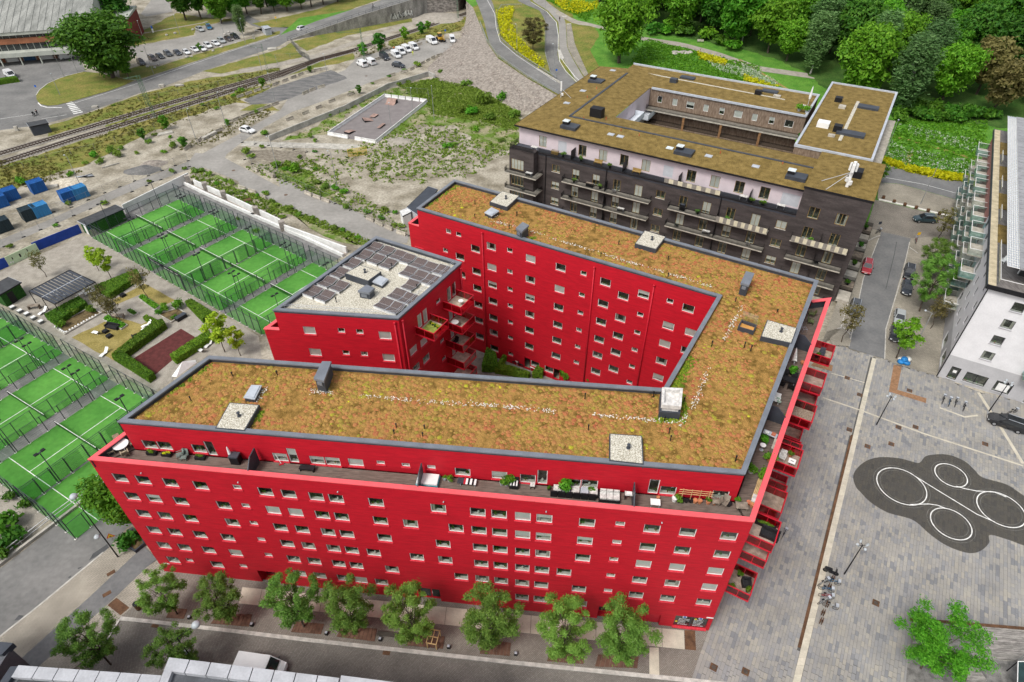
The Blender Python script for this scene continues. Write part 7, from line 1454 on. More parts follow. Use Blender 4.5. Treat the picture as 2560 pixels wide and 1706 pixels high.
SH=[('a',x,y,r) for x,y,r in ((800,1320,1.6),(850,1370,1.5),(940,1280,1.8),(990,1320,1.9),(1030,1260,1.1),(1260,1200,1.4),(1300,1140,1),(1150,1295,.9),(1380,1285,1),(1460,1235,1.5),(1520,1190,1.4),(1430,1160,.8),(2000,780,1.2),(2030,770,1.3),(1710,890,1),(1820,920,1),(1960,810,.9),(720,1380,.9),(2220,1130,1.4),(2060,1290,1.8),(2110,1330,1.6),(1300,830,.7),(960,890,.9),(2150,950,1))]+[('b',x,y,r) for x,y,r in ((200,1130,1.5),(180,1245,1),(590,1160,1.2),(630,1190,.9),(760,980,1),(830,945,1.3),(940,790,1.2),(1480,560,1.9),(1380,600,1),(1250,650,1),(1110,710,.8),(1870,940,2.6),(1960,960,3.2),(2050,880,3.6),(2100,1010,2.6),(1900,720,2.2),(2200,840,2.2),(1980,1100,1.5),(1740,1240,1.7),(1800,1220,1.3),(2190,1190,1.4),(1680,620,1.5),(1330,720,1.3),(1410,700,1.2),(2330,690,1.3),(2050,670,1.5),(2030,430,1),(1960,430,1.1),(400,1400,1.8),(460,1440,2),(310,1400,1.6),(640,1430,1),(630,1280,.8),(500,1330,.9),(1300,1180,.5),(2300,980,2.5))]+[('e',x,y,r) for x,y,r in ((1640,110,1.3),(1700,95,1.2),(1770,130,1.2),(1560,80,1),(1450,105,1),(1820,210,.8),(1890,180,1),(1950,205,1.2),(1930,290,1.1),(2050,270,.8),(2160,310,.8),(2230,290,1),(2290,360,.9),(575,380,1.1),(890,375,1.2),(470,560,.9),(1250,190,.9),(190,200,1.6),(600,130,1.3),(90,740,1),(2150,610,.9),(2000,500,.7))]+[('f',x,y,r) for x,y,r in ((410,420,1.3),(215,295,1),(305,385,1),(355,490,1.1),(500,470,1),(605,500,1),(800,580,1.2),(860,600,1),(920,640,1.1),(990,660,.9),(580,240,1.4),(640,200,1.5),(720,240,1.6),(790,250,1.4),(870,280,1.4),(900,410,1.1),(1060,450,1.3),(1180,500,1.2),(1220,440,1.3),(1310,450,1),(1350,570,1.2),(1300,550,.9),(450,100,1.7),(380,90,1.3),(1410,490,1.1),(60,370,.6))]
area={'a':'below the railway','b':'on the waste lot','e':'along the lane behind the courts','f':'beside the works road'}
cn={}
for i,(r,x,y,s) in enumerate(sorted(SH,key=lambda q:(q[0],q[1]))): cn[r]=cn.get(r,0)+1;p=g(r,x,y);bush(p,s*.8,'%s wild green shrub from the left %s'%(ordw(cn[r]),area[r]),random.choice(('weed','weed','lush')),'wild shrubs on the waste ground',random.uniform(.7,1.2))
for s,r,lb in (('m 30,290',2.2,'big round shrub at the left edge beside the street railing'),('m 110,400',1.8,'loose shrub growing through the street railing'),('m 10,520',1.6,'shrub at the left edge below the railing'),('m 1110,400',1.5,'dark shrub in the planter at the foot of the red block'),('m 1050,380',1.1,'smaller shrub in the planter at the foot of the red block'),('m 90,20',1.0,'weedy shrub along the court fence near the street'),('m 240,90',1.0,'low weeds at the corner of the court fence'),('k 880,470',2.6,'big leafy magnolia in the red courtyard'),('k 740,470',1.8,'small leafy magnolia in the red courtyard'),('k 1030,510',1.6,'low leafy bush at the end of the red courtyard')):
 p=L(s,.3 if s[0]=='k' else 0)[0];bush((p[0],p[1],p[2]),r,lb,'lush' if s[0]=='k' else 'oak',h=1.5 if s[0]=='k' else 1)
hedge(L('k 20,440 60,290 130,330 150,440',.3),1.6,'broad hedge block in the red courtyard',z=.3,group='courtyard hedges');hedge(L('k 140,420 210,310 235,320 180,400 420,480 400,500 130,450',.3),1.1,'angled low hedge round the courtyard patio',z=.3,group='courtyard hedges');hedge(L('k 440,490 480,430 530,440 520,490',.3),1.3,'small square hedge beside the patio door',z=.3,group='courtyard hedges')
SKQ=L('b 730,1140 1215,805 1580,860 1140,1215')
def tufts(name,polys,leaf,size,label,cat,seed,z=0,hz_=.25,up=.5):
 P=[]
 for poly,n in polys: P+=[q for q in scatter(poly,n,seed) if not inpoly(q[0],q[1],SKQ)];seed+=1
 P=np.array(P);k=5;n=len(P);rg=np.random.default_rng(seed);cl=np.repeat(P,k,0)+rg.normal(0,size*1.3,(n*k,2));zz=np.array([hillz(y) for y in cl[:,1]]) if z=='h' else np.zeros(len(cl));Q=np.column_stack([cl,zz+rg.uniform(.03,hz_,n*k)])
 N=rg.normal(0,.6,Q.shape)+[0,0,up];T_=rg.normal(size=N.shape);A_=np.cross(N,T_);A_/=np.linalg.norm(A_,axis=1)[:,None];B_=np.cross(N,A_);B_/=np.linalg.norm(B_,axis=1)[:,None];s=size*(.5+rg.random(n*k))[:,None]
 return put(name,quads(Q,A_*s,B_*s*.6,name,LF[leaf]),None,kind='stuff',label=label,cat=cat)
tufts('weeds',[(L('b 330,1190 600,1080 900,900 1270,740 1640,660 1980,740 2350,960 2350,1290 2000,1330 1500,1568 900,1500 300,1400 1230,1160 1000,870 750,1120'),1300),(L('b 1330,720 1640,660 1980,740 2350,960 2330,1100 2000,1020 1620,960 1560,860'),4200),(L('f 0,60 900,400 1400,640 1300,500 1000,300 600,0'),420),(L('f 0,250 400,440 1000,720 1100,690 500,440'),330),(L('e 1600,60 2350,420 2350,500 1600,150'),300),(L('b 1000,1100 1500,1050 2300,1250 1900,1500 1100,1500'),700)],'weed',.2,'patchy green weeds spread over the gravel of the waste lot','weeds',5)
tufts('verge_weeds',[(L('a 0,1400 1300,1000 2350,690 2200,780 1100,1190 300,1500 0,1640'),700),(L('a 720,960 1350,750 2350,570 2350,600 1250,900 400,1150'),500),(L('a 900,1000 1300,880 2350,650 2000,840 900,1200'),350),(L('e 0,0 700,100 600,140 0,280'),300),(L('b 960,440 1600,260 1900,150 1850,260 1000,480'),300),(L('a 1350,1300 2000,1000 2200,900 2300,950 1800,1200'),250)],'drygrass',.15,'rough grass and weeds along the railway verges','weeds',31)
tufts('meadow_grass',[(L('c 1400,330 2350,560 2350,760 1250,560','h'),2600),(L('d 1230,1000 2050,1010 2000,1520 1150,1400','h'),1800),(L('c 560,0 960,60 900,180 700,80','h'),900)],'lush',.24,'long green meadow grass of the park','grass',41,'h',.12)
tufts('yellow_flowers',[(L('d 1160,1340 1330,1390 1320,1420 1150,1380','h'),260),(L('d 1350,1410 1780,1480 1990,1500 1980,1530 1700,1515 1360,1440','h'),900),(L('c 1830,450 2070,520 2050,560 1850,500','h'),240),(L('d 0,640 280,740 200,750 0,690','h'),160),(L('c 140,100 290,55 260,200 330,330 540,540 520,590 300,440 170,300','h'),700),(L('c 600,0 1000,20 980,80 800,130 700,90','h'),420)],'yellow',.22,'bright yellow flowering plants along the verges','flowers',51,'h',.9)
tufts('white_flowers',[(L('d 1180,1170 1400,1260 1980,1370 1960,1490 1400,1400 1170,1350','h'),260),(L('d -20,540 290,700 250,740 -20,640','h'),350),(L('c 1900,520 2350,600 2350,690 2000,600','h'),300),(L('d 1300,1050 2000,1200 1980,1300 1500,1180','h'),130)],'white',.11,'small white umbel flowers in the meadow','flowers',61,'h',.7)
# ================= vehicles =================
TYRE=mat('tyre_rubber',(.015,.015,.016),rough=.8);RIM=mat('alloy_rim',(.4,.41,.42),rough=.35,metal=.6);CGLS=mat('car_glass',(.018,.022,.026),rough=.06,spec=.9,var=.05);HL=mat('headlamp',(.7,.72,.72),rough=.15);TL=mat('tail_lamp',(.45,.01,.012),rough=.25)
def paint(n,c,r=.25):
 m=mat('paint_'+n,c,rough=r,var=.02,scale=1,spec=.6);m.node_tree.nodes['Principled BSDF'].inputs['Coat Weight'].default_value=.5;return m
PT=dict(black=paint('black',(.012,.013,.016)),white=paint('white',(.72,.73,.73)),silver=paint('silver',(.36,.38,.38)),red=paint('red',(.34,.012,.02)),grey=paint('grey',(.06,.065,.07)),blue=paint('blue',(.02,.12,.24)),dark=paint('dark',(.025,.03,.04)),teal=paint('teal',(.03,.055,.065)),brown=paint('brown',(.06,.04,.035)),yellow=paint('yellow',(.6,.34,.02)))
def loft(S,k=0):
 m=M()
 R=[]
 for x,w_,zb,zt in S:
  zm=zb+(zt-zb)*.55;R.append([(x,-w_*.92,zb),(x,-w_,zm),(x,-w_*.93,zt),(x,-w_*.5,zt+.025),(x,w_*.5,zt+.025),(x,w_*.93,zt),(x,w_,zm),(x,w_*.92,zb)])
 for r in R: m.v+=r
 n=8
 for i in range(len(R)-1):
  for j in range(n): m.f.append((i*n+j,i*n+(j+1)%n,(i+1)*n+(j+1)%n,(i+1)*n+j));m.m.append(k)
 m.f.append(tuple(range(n)));m.m.append(k);m.f.append(tuple((len(R)-1)*n+j for j in range(n))[::-1]);m.m.append(k);return m
def car_template(kind):
 T=[]
 if kind=='van': Lh,Wh,S,cab=2.5,.98,[(-2.5,.9,.35,1.1),(-2.42,.97,.28,1.15),(0,.99,.26,1.15),(1.4,.98,.26,1.12),(1.95,.95,.28,1.02),(2.4,.86,.32,.8),(2.5,.7,.4,.6)],(-2.48,-2.35,.95,1.85,1.12,1.95)
 elif kind=='suv': Lh,Wh,S,cab=2.3,.92,[(-2.3,.78,.4,.85),(-2.15,.9,.3,1.0),(-1.2,.93,.28,1.02),(0,.93,.28,1.0),(1.0,.92,.28,.98),(1.75,.88,.3,.88),(2.2,.78,.36,.7),(2.3,.6,.42,.58)],(-2.15,-1.65,.35,1.15,.99,1.62)
 else: Lh,Wh,S,cab=2.25,.88,[(-2.25,.72,.36,.75),(-2.1,.85,.26,.9),(-1.2,.89,.23,.93),(0,.9,.23,.91),(1.0,.88,.23,.88),(1.7,.85,.25,.78),(2.1,.76,.3,.62),(2.25,.58,.38,.5)],(-1.95,-1.35,.2,1.05,.9,1.42)
 x0,x1,x2,x3,zs,zr=cab;m=loft(S);wb,wt=Wh*.92,Wh*.74 if kind!='van' else Wh*.88
 c=[(x0,-wb,zs),(x1,-wt,zr),(x2,-wt,zr),(x3,-wb*.97,zs),(x0,wb,zs),(x1,wt,zr),(x2,wt,zr),(x3,wb*.97,zs)]
 for f in ((0,3,2,1),(4,5,6,7),(1,2,6,5),(0,1,5,4),(2,3,7,6)): m.face([c[i] for i in f])
 if kind=='van': m.box(((x1+x2)/2,0,zr+.01),(x2-x1-.3,wt*1.7,.04))
 T.append(('body',m.data('body',[PT['black']]),0))
 V=[Vector(p) for p in c]
 def pane(ids,f,nm,off):
  q=[V[i] for i in ids];ce=sum(q,Vector())/len(q);q=[ce+(p-ce)*f+Vector(off) for p in q];return (nm,M().face(q).data(nm,CGLS),1)
 T.append(pane((2,3,7,6),.88,'windscreen',(.012,0,.012)));T.append(pane((0,1,5,4),.82,'rear_window',(-.012,0,.01)))
 if kind=='van':
  for sy,ids in ((-1,(3,2)),(1,(7,6))):
   y=sy*(wb*.955);T.append(('side_window',M().face([(x3-.15,sy*wb*.96,zs+.06),(x2+.02,sy*wt*1.01,zr-.12),(x2-.75,sy*wt*1.01,zr-.12),(x2-.75,sy*wb*1.005,zs+.06)]).data('side_window',CGLS),1))
 else:
  for sy,ids in ((-1,(0,3,2,1)),(1,(4,5,6,7))): T.append(pane(ids,.84,'side_window',(0,sy*.012,.0)))
 w_=M();w_.tube((0,-.1,0),(0,.1,0),.33,n=14);wd=w_.data('wheel',TYRE);r=M();r.tube((0,-.108,0),(0,.108,0),.2,n=10);rd=r.data('rim',RIM)
 for sx in (-1.38,1.4) if kind!='van' else (-1.5,1.55):
  for sy in (-1,1): T.append(('wheel',wd,2,(sx,sy*(Wh-.1),.33),rd))
 for sy in (-1,1): T.append(('headlight',M().box((Lh-.17,sy*Wh*.68,.62 if kind!='van' else .85),(.2,.3,.13)).data('headlight',HL),1));T.append(('taillight',M().box((-Lh+.07,sy*Wh*.82,.8 if kind!='van' else 1.05),(.12,.16,.14 if kind!='van' else .4)).data('taillight',TL),1))
 for sy in (-1,1): T.append(('wing_mirror',M().box((x3-.25,sy*(Wh+.06),zs+.08),(.12,.16,.12)).data('wing_mirror',BLACK),1))
 if kind=='suv':
  rr=M()
  for sy in (-1,1): rr.box(((x1+x2)/2,sy*wt*.88,zr+.05),(x2-x1-.2,.05,.05))
  T.append(('roof_rail',rr.data('roof_rail',ZINC),1))
 T.append(('number_plate',M().box((-Lh-.005,0,.6 if kind!='van' else .7),(.02,.5,.11)).data('number_plate',WHITE),1));T.append(('number_plate',M().box((Lh+.005,0,.45),(.02,.5,.11)).data('number_plate_front',WHITE),1))
 return T
CT={k:car_template(k) for k in ('car','suv','van')}
def car(kind,p,rz,col,label,group=None,sc=1,cat=None,name=None):
 t=thing(name or {'car':'parked_car','suv':'parked_car','van':'delivery_van'}[kind],label,cat or ('van' if kind=='van' else 'car'),p,rz,group,sc)
 for e in CT[kind]:
  if e[2]==2: o=put('wheel',e[1],t,e[3]);put('rim',e[4],o);continue
  o=put(e[0],e[1],t)
  if e[0]=='body': o.material_slots[0].link='OBJECT';o.material_slots[0].material=PT[col]
 return t
def head(r,a,b,z=0): A1=Vector(g(r,*a,z));B1=Vector(g(r,*b,z));return math.atan2((B1-A1).y,(B1-A1).x)
hp_=head('a',(1245,480),(1332,535))
row=[(1285,505,'brown','suv'),(1347,487,'black','car'),(1413,467,'grey','suv'),(1493,457,'dark','car'),(1567,452,'white','car'),(1637,430,'white','car'),(1702,424,'white','car'),(1748,398,'white','suv'),(1812,378,'white','car'),(1862,357,'silver','suv'),(1920,340,'brown','car'),(1973,322,'black','suv')]
ORD=('first','second','third','fourth','fifth','sixth','seventh','eighth','ninth','tenth','eleventh','twelfth')
for i,(x,y,c,k) in enumerate(row): p=g('a',x,y);car(k,(p[0],p[1],.02),hp_+random.uniform(-.05,.05),c,'%s car, %s, in the row parked on the gravel by the arena'%(c if c!='dark' else 'dark blue',ORD[i]),'cars in the arena car park')
for x,y,c,rz,lb in ((1190,540,'dark',hp_,'dark car half hidden behind the huge island tree'),(1683,262,'silver',hp_,'silver car parked above the row beside a blue one'),(1757,243,'blue',hp_-.2,'blue car parked above the row on the gravel')): p=g('a',x,y);car('suv',(p[0],p[1],.02),rz,c,lb)
p=g('a',570,492);car('van',(p[0],p[1],.02),head('a',(520,500),(620,480)),'white','white van in front of the arena doors');p=g('a',95,650);car('van',(p[0],p[1],.02),head('a',(60,640),(130,680)),'white','white pickup truck at the left edge by the arena hedge',sc=1.1)
p=g('b',530,262);car('suv',(p[0],p[1],.35),head('b',(500,275),(570,255)),'white','white car driving on the road to the bridge',name='moving_car')
hv=head('b',(990,540),(1060,575));hv2=head('b',(1330,440),(1380,470))
for x,y,rz,c,lb,k in ((1025,555,hv+math.pi,'white','white van, first of the two parked by themselves beside the track','van'),(1095,538,hv+math.pi,'white','white van, second of the two parked beside the track','van'),(1215,497,hv2,'dark','black minivan parked among the white vans','van'),(1312,480,hv2,'white','white pickup with open bed between the black van and the white vans','van'),(1350,452,hv2,'white','white van right behind the white pickup','van'),(1402,433,hv2,'white','white van in the middle of the row of three','van'),(1460,413,hv2,'white','white van at the right end of the row of three','van'),(1612,365,hv2,'white','large white van beside the yellow excavator','van'),(1782,350,head('b',(1765,310),(1795,385)),'white','white van facing the camera right of the excavator','van'),(1332,565,head('b',(1290,560),(1380,575)),'dark','dark car parked alone in front of the vans','suv')):
 p=g('b',x,y);car(k,(p[0],p[1],.03),rz,c,lb,'work vans in the railway yard' if k=='van' else None,sc=1.12 if 'large' in lb else 1)
p=g('a',2080,1110);car('car',(p[0],p[1],.03),head('a',(2020,1095),(2150,1125)),'white','white car with a black stripe standing on the works road',sc=1.05)
hs_=head('h',(1045,840),(1015,985),'h')
for x,y,c,k,rz,lb in ((1025,920,'red','suv',hs_,'red car parked on the left side of the street'),(922,1268,'grey','suv',hs_,'dark grey car parked below the red one'),(1378,965,'black','suv',hs_,'black car, upper one of the two parked nose to tail'),(1358,1095,'dark','car',hs_,'black car, lower one of the two parked nose to tail'),(1295,1345,'silver','car',hs_,'silver hatchback parked above the black one by the tree'),(1262,1478,'black','car',hs_,'black car half under the small tree at the street end'),(1510,518,'teal','suv',head('h',(1600,525),(1420,515),'h'),'dark green estate car on the sett forecourt')): p=g('h',x,y,'h');car(k,(p[0],p[1],p[2]+.04),rz,c,lb,'cars parked along the side street')
p=g('l',2190,890);car('suv',(p[0],p[1],.08),head('l',(2350,955),(2020,840)),'black','long black estate car on the plaza at the right edge',sc=1.06)
p=g('n',190,1475);car('van',(p[0],p[1],.03),head('n',(30,1440),(380,1490)),'white','white van in the street, half hidden by the pale parapet',sc=1.05)
p=g('b',1680,345);t=thing('excavator','small yellow backhoe excavator between two white vans','excavator',(p[0],p[1],.03),hv2);Y=PT['yellow']
M().box((0,0,1.0),(2.6,1.3,.8)).obj('body',Y,t,world=False);cb=M().box((-.2,0,2.0),(1.3,1.2,1.3)).obj('cab',CGLS,t,world=False);put('cab_roof',M().box((-.2,0,2.72),(1.4,1.3,.14)).data('cab_roof',Y),cb)
for x,r in ((-1.0,.65),(1.1,.45)):
 for y in (-.75,.75): M().tube((x,y-.15,r),(x,y+.15,r),r,n=12).obj('wheel',TYRE,t,world=False)
M().tube((1.3,0,1.3),(2.8,0,2.6),.14,n=6).tube((2.8,0,2.6),(3.4,0,1.0),.11,n=6).obj('arm',Y,t,world=False);M().box((3.4,0,.7),(.6,1.0,.6)).obj('bucket',BLACK,t,world=False);M().box((2.0,0,.5),(.3,2.0,.7)).obj('front_shovel',BLACK,t,world=False)
# ================= lamps, masts, poles =================
GALV=mat('galvanised_steel',(.27,.28,.28),rough=.5,var=.06,scale=2);LGREY=mat('lamp_head_grey',(.42,.46,.48),rough=.35,var=.05)
def lamp(r,x,y,h,label,kind='arm',rz=0,z=0,grp=None):
 p=g(r,x,y,z);t=thing('street_lamp',label,'street lamp',p,rz,grp or 'street lamps');M().tube((0,0,0),(0,0,h),.085,.05,n=7).obj('pole',BLACK if kind in('spots','big') else GALV,t,world=False)
 if kind=='arm': M().tube((0,0,h),(.9,0,h+.15),.03,n=5).obj('arm',GALV,t,world=False);M().lathe(((.1,0),(.2,.08),(.22,.16),(.1,.24),(0,.26)),(1.0,0,h+.02),8).obj('lamp_head',LGREY if kind!='w' else WHITE,t,True,world=False)
 if kind=='big':
  M().tube((0,0,h),(1.9,0,h+.5),.03,n=5).obj('arm',BLACK,t,world=False);M().lathe(((.05,0),(.42,.1),(.45,.2),(.3,.42),(0,.5)),(1.95,0,h+.3),12).obj('lamp_head',LGREY,t,True,world=False);M().lathe(((.05,0),(.35,.08),(.36,.16),(.2,.34),(0,.4)),(-.1,.45,h*.5),12).obj('lamp_head',LGREY,t,True,world=False)
 if kind=='spots':
  for a in (0,1.6,3.1,4.7): M().tube((.0,0,h-.15),(.45*math.cos(a),.45*math.sin(a),h-.1),.03,n=4).obj('bracket',BLACK,t,world=False);M().tube((.42*math.cos(a),.42*math.sin(a),h-.2),(.62*math.cos(a),.62*math.sin(a),h+.1),.12,.15,n=8).obj('spotlight',LGREY,t,world=False)
 if kind=='pole': M().lathe(((.07,0),(.07,.1),(0,.14)),(0,0,h),6).obj('finial',WHITE,t,world=False)
 return t
lamp('m',995,520,10,'tall black street lamp with two dish heads at the west street',kind='big',rz=2.4)
lamp('m',1690,1470,7.5,'grey dish lamp rising behind the pale parapet',kind='big',rz=.6)
lamp('l',1110,882,5.9,'black lamp with spotlights on the plaza beside the pale band','spots');lamp('p',840,662,6.3,'black lamp with spotlights near the parked moped','spots');lamp('l',2055,770,6.0,'black lamp with spotlights beside the black estate car','spots')
lamp('h',1480,372,9,'tall dark lamp at the sett forecourt beside the cross street','arm',1.2,'h');lamp('d',1170,1330,9,'lamp at the corner of the brown block by the meadow','arm',1,'h');lamp('l',1420,245,7.5,'grey lamp beside the tree at the lower end of the side street','arm',2.6,'h')
for i,(x,y,h,rz) in enumerate(((505,800,6,2),(1215,355,7,2),(1290,622,8,2),(1510,290,6.5,2),(2060,365,8,1.5),(2200,600,7,2),(1880,290,5,1),(1660,1215,9,1.6),(1900,1065,9,1.6))): lamp('a',x,y,h,'grey roadside lamp post %s'%('on the grass island','behind the gravel car park','in front of the brown parked car','above the gravel car park','at the end of the parked row','beside the railway mast','left of the small birch','where the works road bends','behind the concrete barriers')[i],'arm',rz)
for i,(r,x,y,h,rz) in enumerate((('b',325,1460,9,2.5),('b',820,1590,9,2.4),('b',295,860,8,2),('b',735,640,6.5,2),('e',690,245,8,2.5),('b',1270,1078,6.5,1.5),('b',1450,945,6.5,1.5),('c',620,640,9,2.2),('c',310,430,8,2),('c',545,170,9,3),('m',-20,330,7,0))): lamp(r,x,y,h,'lamp post %s'%('beside the brown gravel patch','on the waste lot near the red roof','at the edge of the dark yard','by the end of the dark yard','beside the scrap heap','inside the skate area at its near side','inside the skate area at its far side','at the tip of the road island','in the yellow flowers','on the main curving road','behind the left edge shrub')[i],'arm',rz,'h' if r=='c' else 0)
for i,(r,x,y,h) in enumerate((('a',540,650,11),('a',655,618,10),('b',1630,1005,9.4))): lamp(r,x,y,h,'slim white flagpole %s'%('left of the two by the arena','right of the two by the arena','standing in the weeds of the waste lot')[i],'pole').children[0].data.materials[0]=WHITE
GRNM=mat('green_mast_steel',(.09,.16,.1),rough=.6,var=.1)
for i,(r,x,y,h,arm) in enumerate((('a',1302,995,12,0),('a',1240,895,9,1),('a',2250,610,9,1),('b',1045,500,10,2),('b',1830,160,8,1))):
 p=g(r,x,y);t=thing('railway_mast','green lattice railway mast %s'%('in front of the lower track','behind the tracks near the crossing','near the fence by the raised road','with a long arm beside the vans','at the underpass')[i],'mast',p,math.radians(20),'railway masts');mm=M();w_=.28
 for sx in (-1,1):
  for sy in (-1,1): mm.tube((sx*w_,sy*w_,0),(sx*.14,sy*.14,h),.04,n=4)
 for k in range(int(h/.9)): z=k*.9;f=1-.5*z/h;mm.tube((-w_*f,-w_*f,z),(w_*f,-w_*f,z+.9),.025,n=3);mm.tube((-w_*f,w_*f,z),(w_*f,w_*f,z+.9),.025,n=3);mm.tube((w_*f,-w_*f,z),(w_*f,w_*f,z+.9),.025,n=3)
 mm.obj('lattice',GRNM,t,world=False)
 a=M().tube((0,0,h-1.2),(-3.5 if arm<2 else -8,0,h-.6),.06,n=4).tube((0,0,h-.2),(-3.5 if arm<2 else -8,0,h-.5),.05,n=4);a.obj('cantilever_arm',GRNM,t,world=False)
FM=glass('site_fence_mesh',(.9,.9,.9),.02,.5)
def fence(label,s,h=2,step=3.4,z=0,feet=True,m=None):
 P=dens(L(s,z),step);t=thing('site_fence',label,'fence',P[0],0,'temporary mesh fences');o=P[0]
 for a,b in zip(P,P[1:]):
  M().face(((*a[:2],a[2]+.1),(*b[:2],b[2]+.1),(*b[:2],b[2]+h),(*a[:2],a[2]+h))).obj('mesh_panel',m or FM,t)
 for a in P: M().tube(a,(a[0],a[1],a[2]+h),.03,n=4).obj('fence_post',GALV,t);
 if feet:
  for a in P[::1]: M().box((a[0],a[1],a[2]+.08),(.7,.24,.16),.6).obj('fence_foot',BLACK,t)
 r=M()
 for a,b in zip(P,P[1:]): r.tube((*a[:2],a[2]+h),(*b[:2],b[2]+h),.02,n=3)
 r.obj('top_wire',GALV,t)
fence('mesh fence along the far side of the lane by the containers','e -200,640 0,560 300,480 600,400 880,280 1130,180 1580,10');fence('mesh fence along the near side of the lane above the hoardings','e -200,850 40,730 200,650 480,530 620,470 760,415 900,360 1110,270 1350,170 1590,60')
fence('mesh fence along the lot track below the skate area','b 20,1200 240,1225 560,1280 740,1310 905,1325',2);fence('mesh fence along the works road beside the waste lot','f 40,0 300,150 560,260 800,370 1060,480 1260,560 1420,640',1.8);fence('mesh fence along the railway at the upper side','a 0,1090 500,1010 1000,880 1500,800 2000,690 2350,600 b 300,500 550,480',1.6,5,feet=False);fence('mesh fence along the railway at the lower side','a 0,1480 400,1350 800,1260 1300,1085 1600,960 1900,880',1.6,5,feet=False)
fence('mesh fence from the raised road down to the track','b 430,360 510,470 590,515',2,2,feet=False,m=glass('dense_fence_mesh',(.55,.57,.58),.03,.5));fence('mesh fence round the far end of the skate area','b 1215,790 1400,790 1580,805 1590,870',2)
p0,p1=g('b',910,1320),g('b',1068,1300);t=thing('site_gate','yellow mesh gate at the end of the lot track','gate',p0);yy=mat('yellow_gate',(.62,.45,.08),rough=.6)
fr=M();
for q in (p0,p1,tuple((a+b)/2 for a,b in zip(p0,p1))): fr.tube(q,(q[0],q[1],2.1),.05,n=5)
for z in (.1,1.1,2.1): fr.tube((*p0[:2],z),(*p1[:2],z),.04,n=4)
fr.obj('gate_frame',yy,t);M().face(((*p0[:2],.1),(*p1[:2],.1),(*p1[:2],2.1),(*p0[:2],2.1))).obj('gate_mesh',glass('yellow_mesh',(.95,.85,.5),.02,.5),t)
def guard(label,s,z,m,h=.8,step=2.5,rails=(.5,.75),name='guard_rail'):
 P=dens(L(s,z),step);t=thing(name,label,'railing',P[0]);r=M()
 for hh_ in rails:
  for a,b in zip(P,P[1:]): r.tube((*a[:2],a[2]+hh_),(*b[:2],b[2]+hh_),.055,n=4)
 r.obj('rail',m,t)
 for a in P: M().tube(a,(a[0],a[1],a[2]+h),.045,n=4).obj('rail_post',m,t)
guard('steel guard rail along the outer side of the curving ramp','c 0,200 60,360 150,485 400,660 655,800','h',GALV,1.1,2.5,(.4,.75,1.1));guard('guard rail along the inner side of the curving ramp','c 350,50 180,55 145,110 140,200 170,330 300,450 640,668','h',GALV);guard('guard rail between the main road and the flower verge','c 545,200 545,450 590,620 640,665','h',GALV)
wallthing('low_wall','low pale concrete kerb wall on the outer side of the ramp','c 130,430 300,570 500,700 680,810',.9,.4,CONC,z=hillz(180))
st=guard('white tubular street railing above the west street','m -60,600 190,408 440,215 700,20 i 860,1335',0,mat('white_rail',(.6,.61,.6),rough=.4),1.1,3.0,(.55,1.1),'street_railing')
wallthing('low_wall','low pale concrete wall carrying the street railing','m -60,640 200,440 420,275 680,75 i 900,1350',.45,.35,CONC)
wallthing('concrete_wall','long stained concrete wall beside the works road and waste lot','b 250,1185 560,1060 880,930 1240,745 1585,640 1640,665',1.5,.3,mat('stained_concrete',(.4,.39,.36),rough=.9,var=.14,scale=.5))
bt=M();pr=[(-.3,0),(.3,0),(.27,.2),(.12,.4),(.1,.8),(-.1,.8),(-.12,.4),(-.27,.2)];n=8
for x in (-1.2,1.2): bt.v+=[(x,a,b) for a,b in pr]
for j in range(n): bt.f.append((j,(j+1)%n,n+(j+1)%n,n+j));bt.m.append(0)
bt.f+=[tuple(range(n))[::-1],tuple(range(n,2*n))];bt.m+=[0,0];btd=bt.data('concrete_barrier',mat('barrier_concrete',(.36,.33,.27),rough=.9,var=.15,scale=1.2,obj=.12))
def barriers(s,step,desc,gap=.0,k=None):
 P=L(s);i=0
 for a,b in zip(P,P[1:]):
  a=Vector(a);b=Vector(b);nn=max(1,int((b-a).length/step));rz=math.atan2((b-a).y,(b-a).x)
  for j in range(nn):
   if gap and random.random()<gap: i+=1;continue
   q=a+(b-a)*((j+.5)/nn);put('concrete_barrier',btd,None,(q.x,q.y,.03),rz+random.uniform(-.06,.06),1,'grey concrete barrier %s, %s in line'%(desc,ordw(i+1)),'barrier','concrete road barriers');i+=1
barriers('f 540,280 760,365',2.5,'beside the works road near the waste lot');barriers('f 1055,490 1290,600 1420,650',2.5,'beside the works road near the red tower');barriers('e 1990,20 2140,70 2350,160 f 60,70 320,165',5.2,'along the bend of the works road',.15)
barriers('a 1510,1290 1640,1215 1720,1150 1960,1060',4.5,'on the inside of the works road bend',.1);barriers('b -130,1050 200,920 330,870',2.6,'between the works road and the dark yard');barriers('b 520,800 640,750 730,725',2.6,'at the near corner of the dark yard');barriers('b -30,830 110,780 260,730 420,670 540,620 690,590',2.7,'on the far side of the dark yard',.12);barriers('b 360,1030 480,985 620,930 700,890',3.6,'along the waste lot side of the works road',.1);barriers('b 690,885 850,830 1000,770',4,'near the little tree by the works road',.3);barriers('b 1230,650 1420,600 1640,480 1780,450',3.2,'beside the dark parked car in the van yard',.1);barriers('f -20,230 150,290 250,350',2.6,'on the court side of the works road');barriers('b 1100,520 1200,490 1550,365 1620,350',5,'behind the row of white vans',.2)
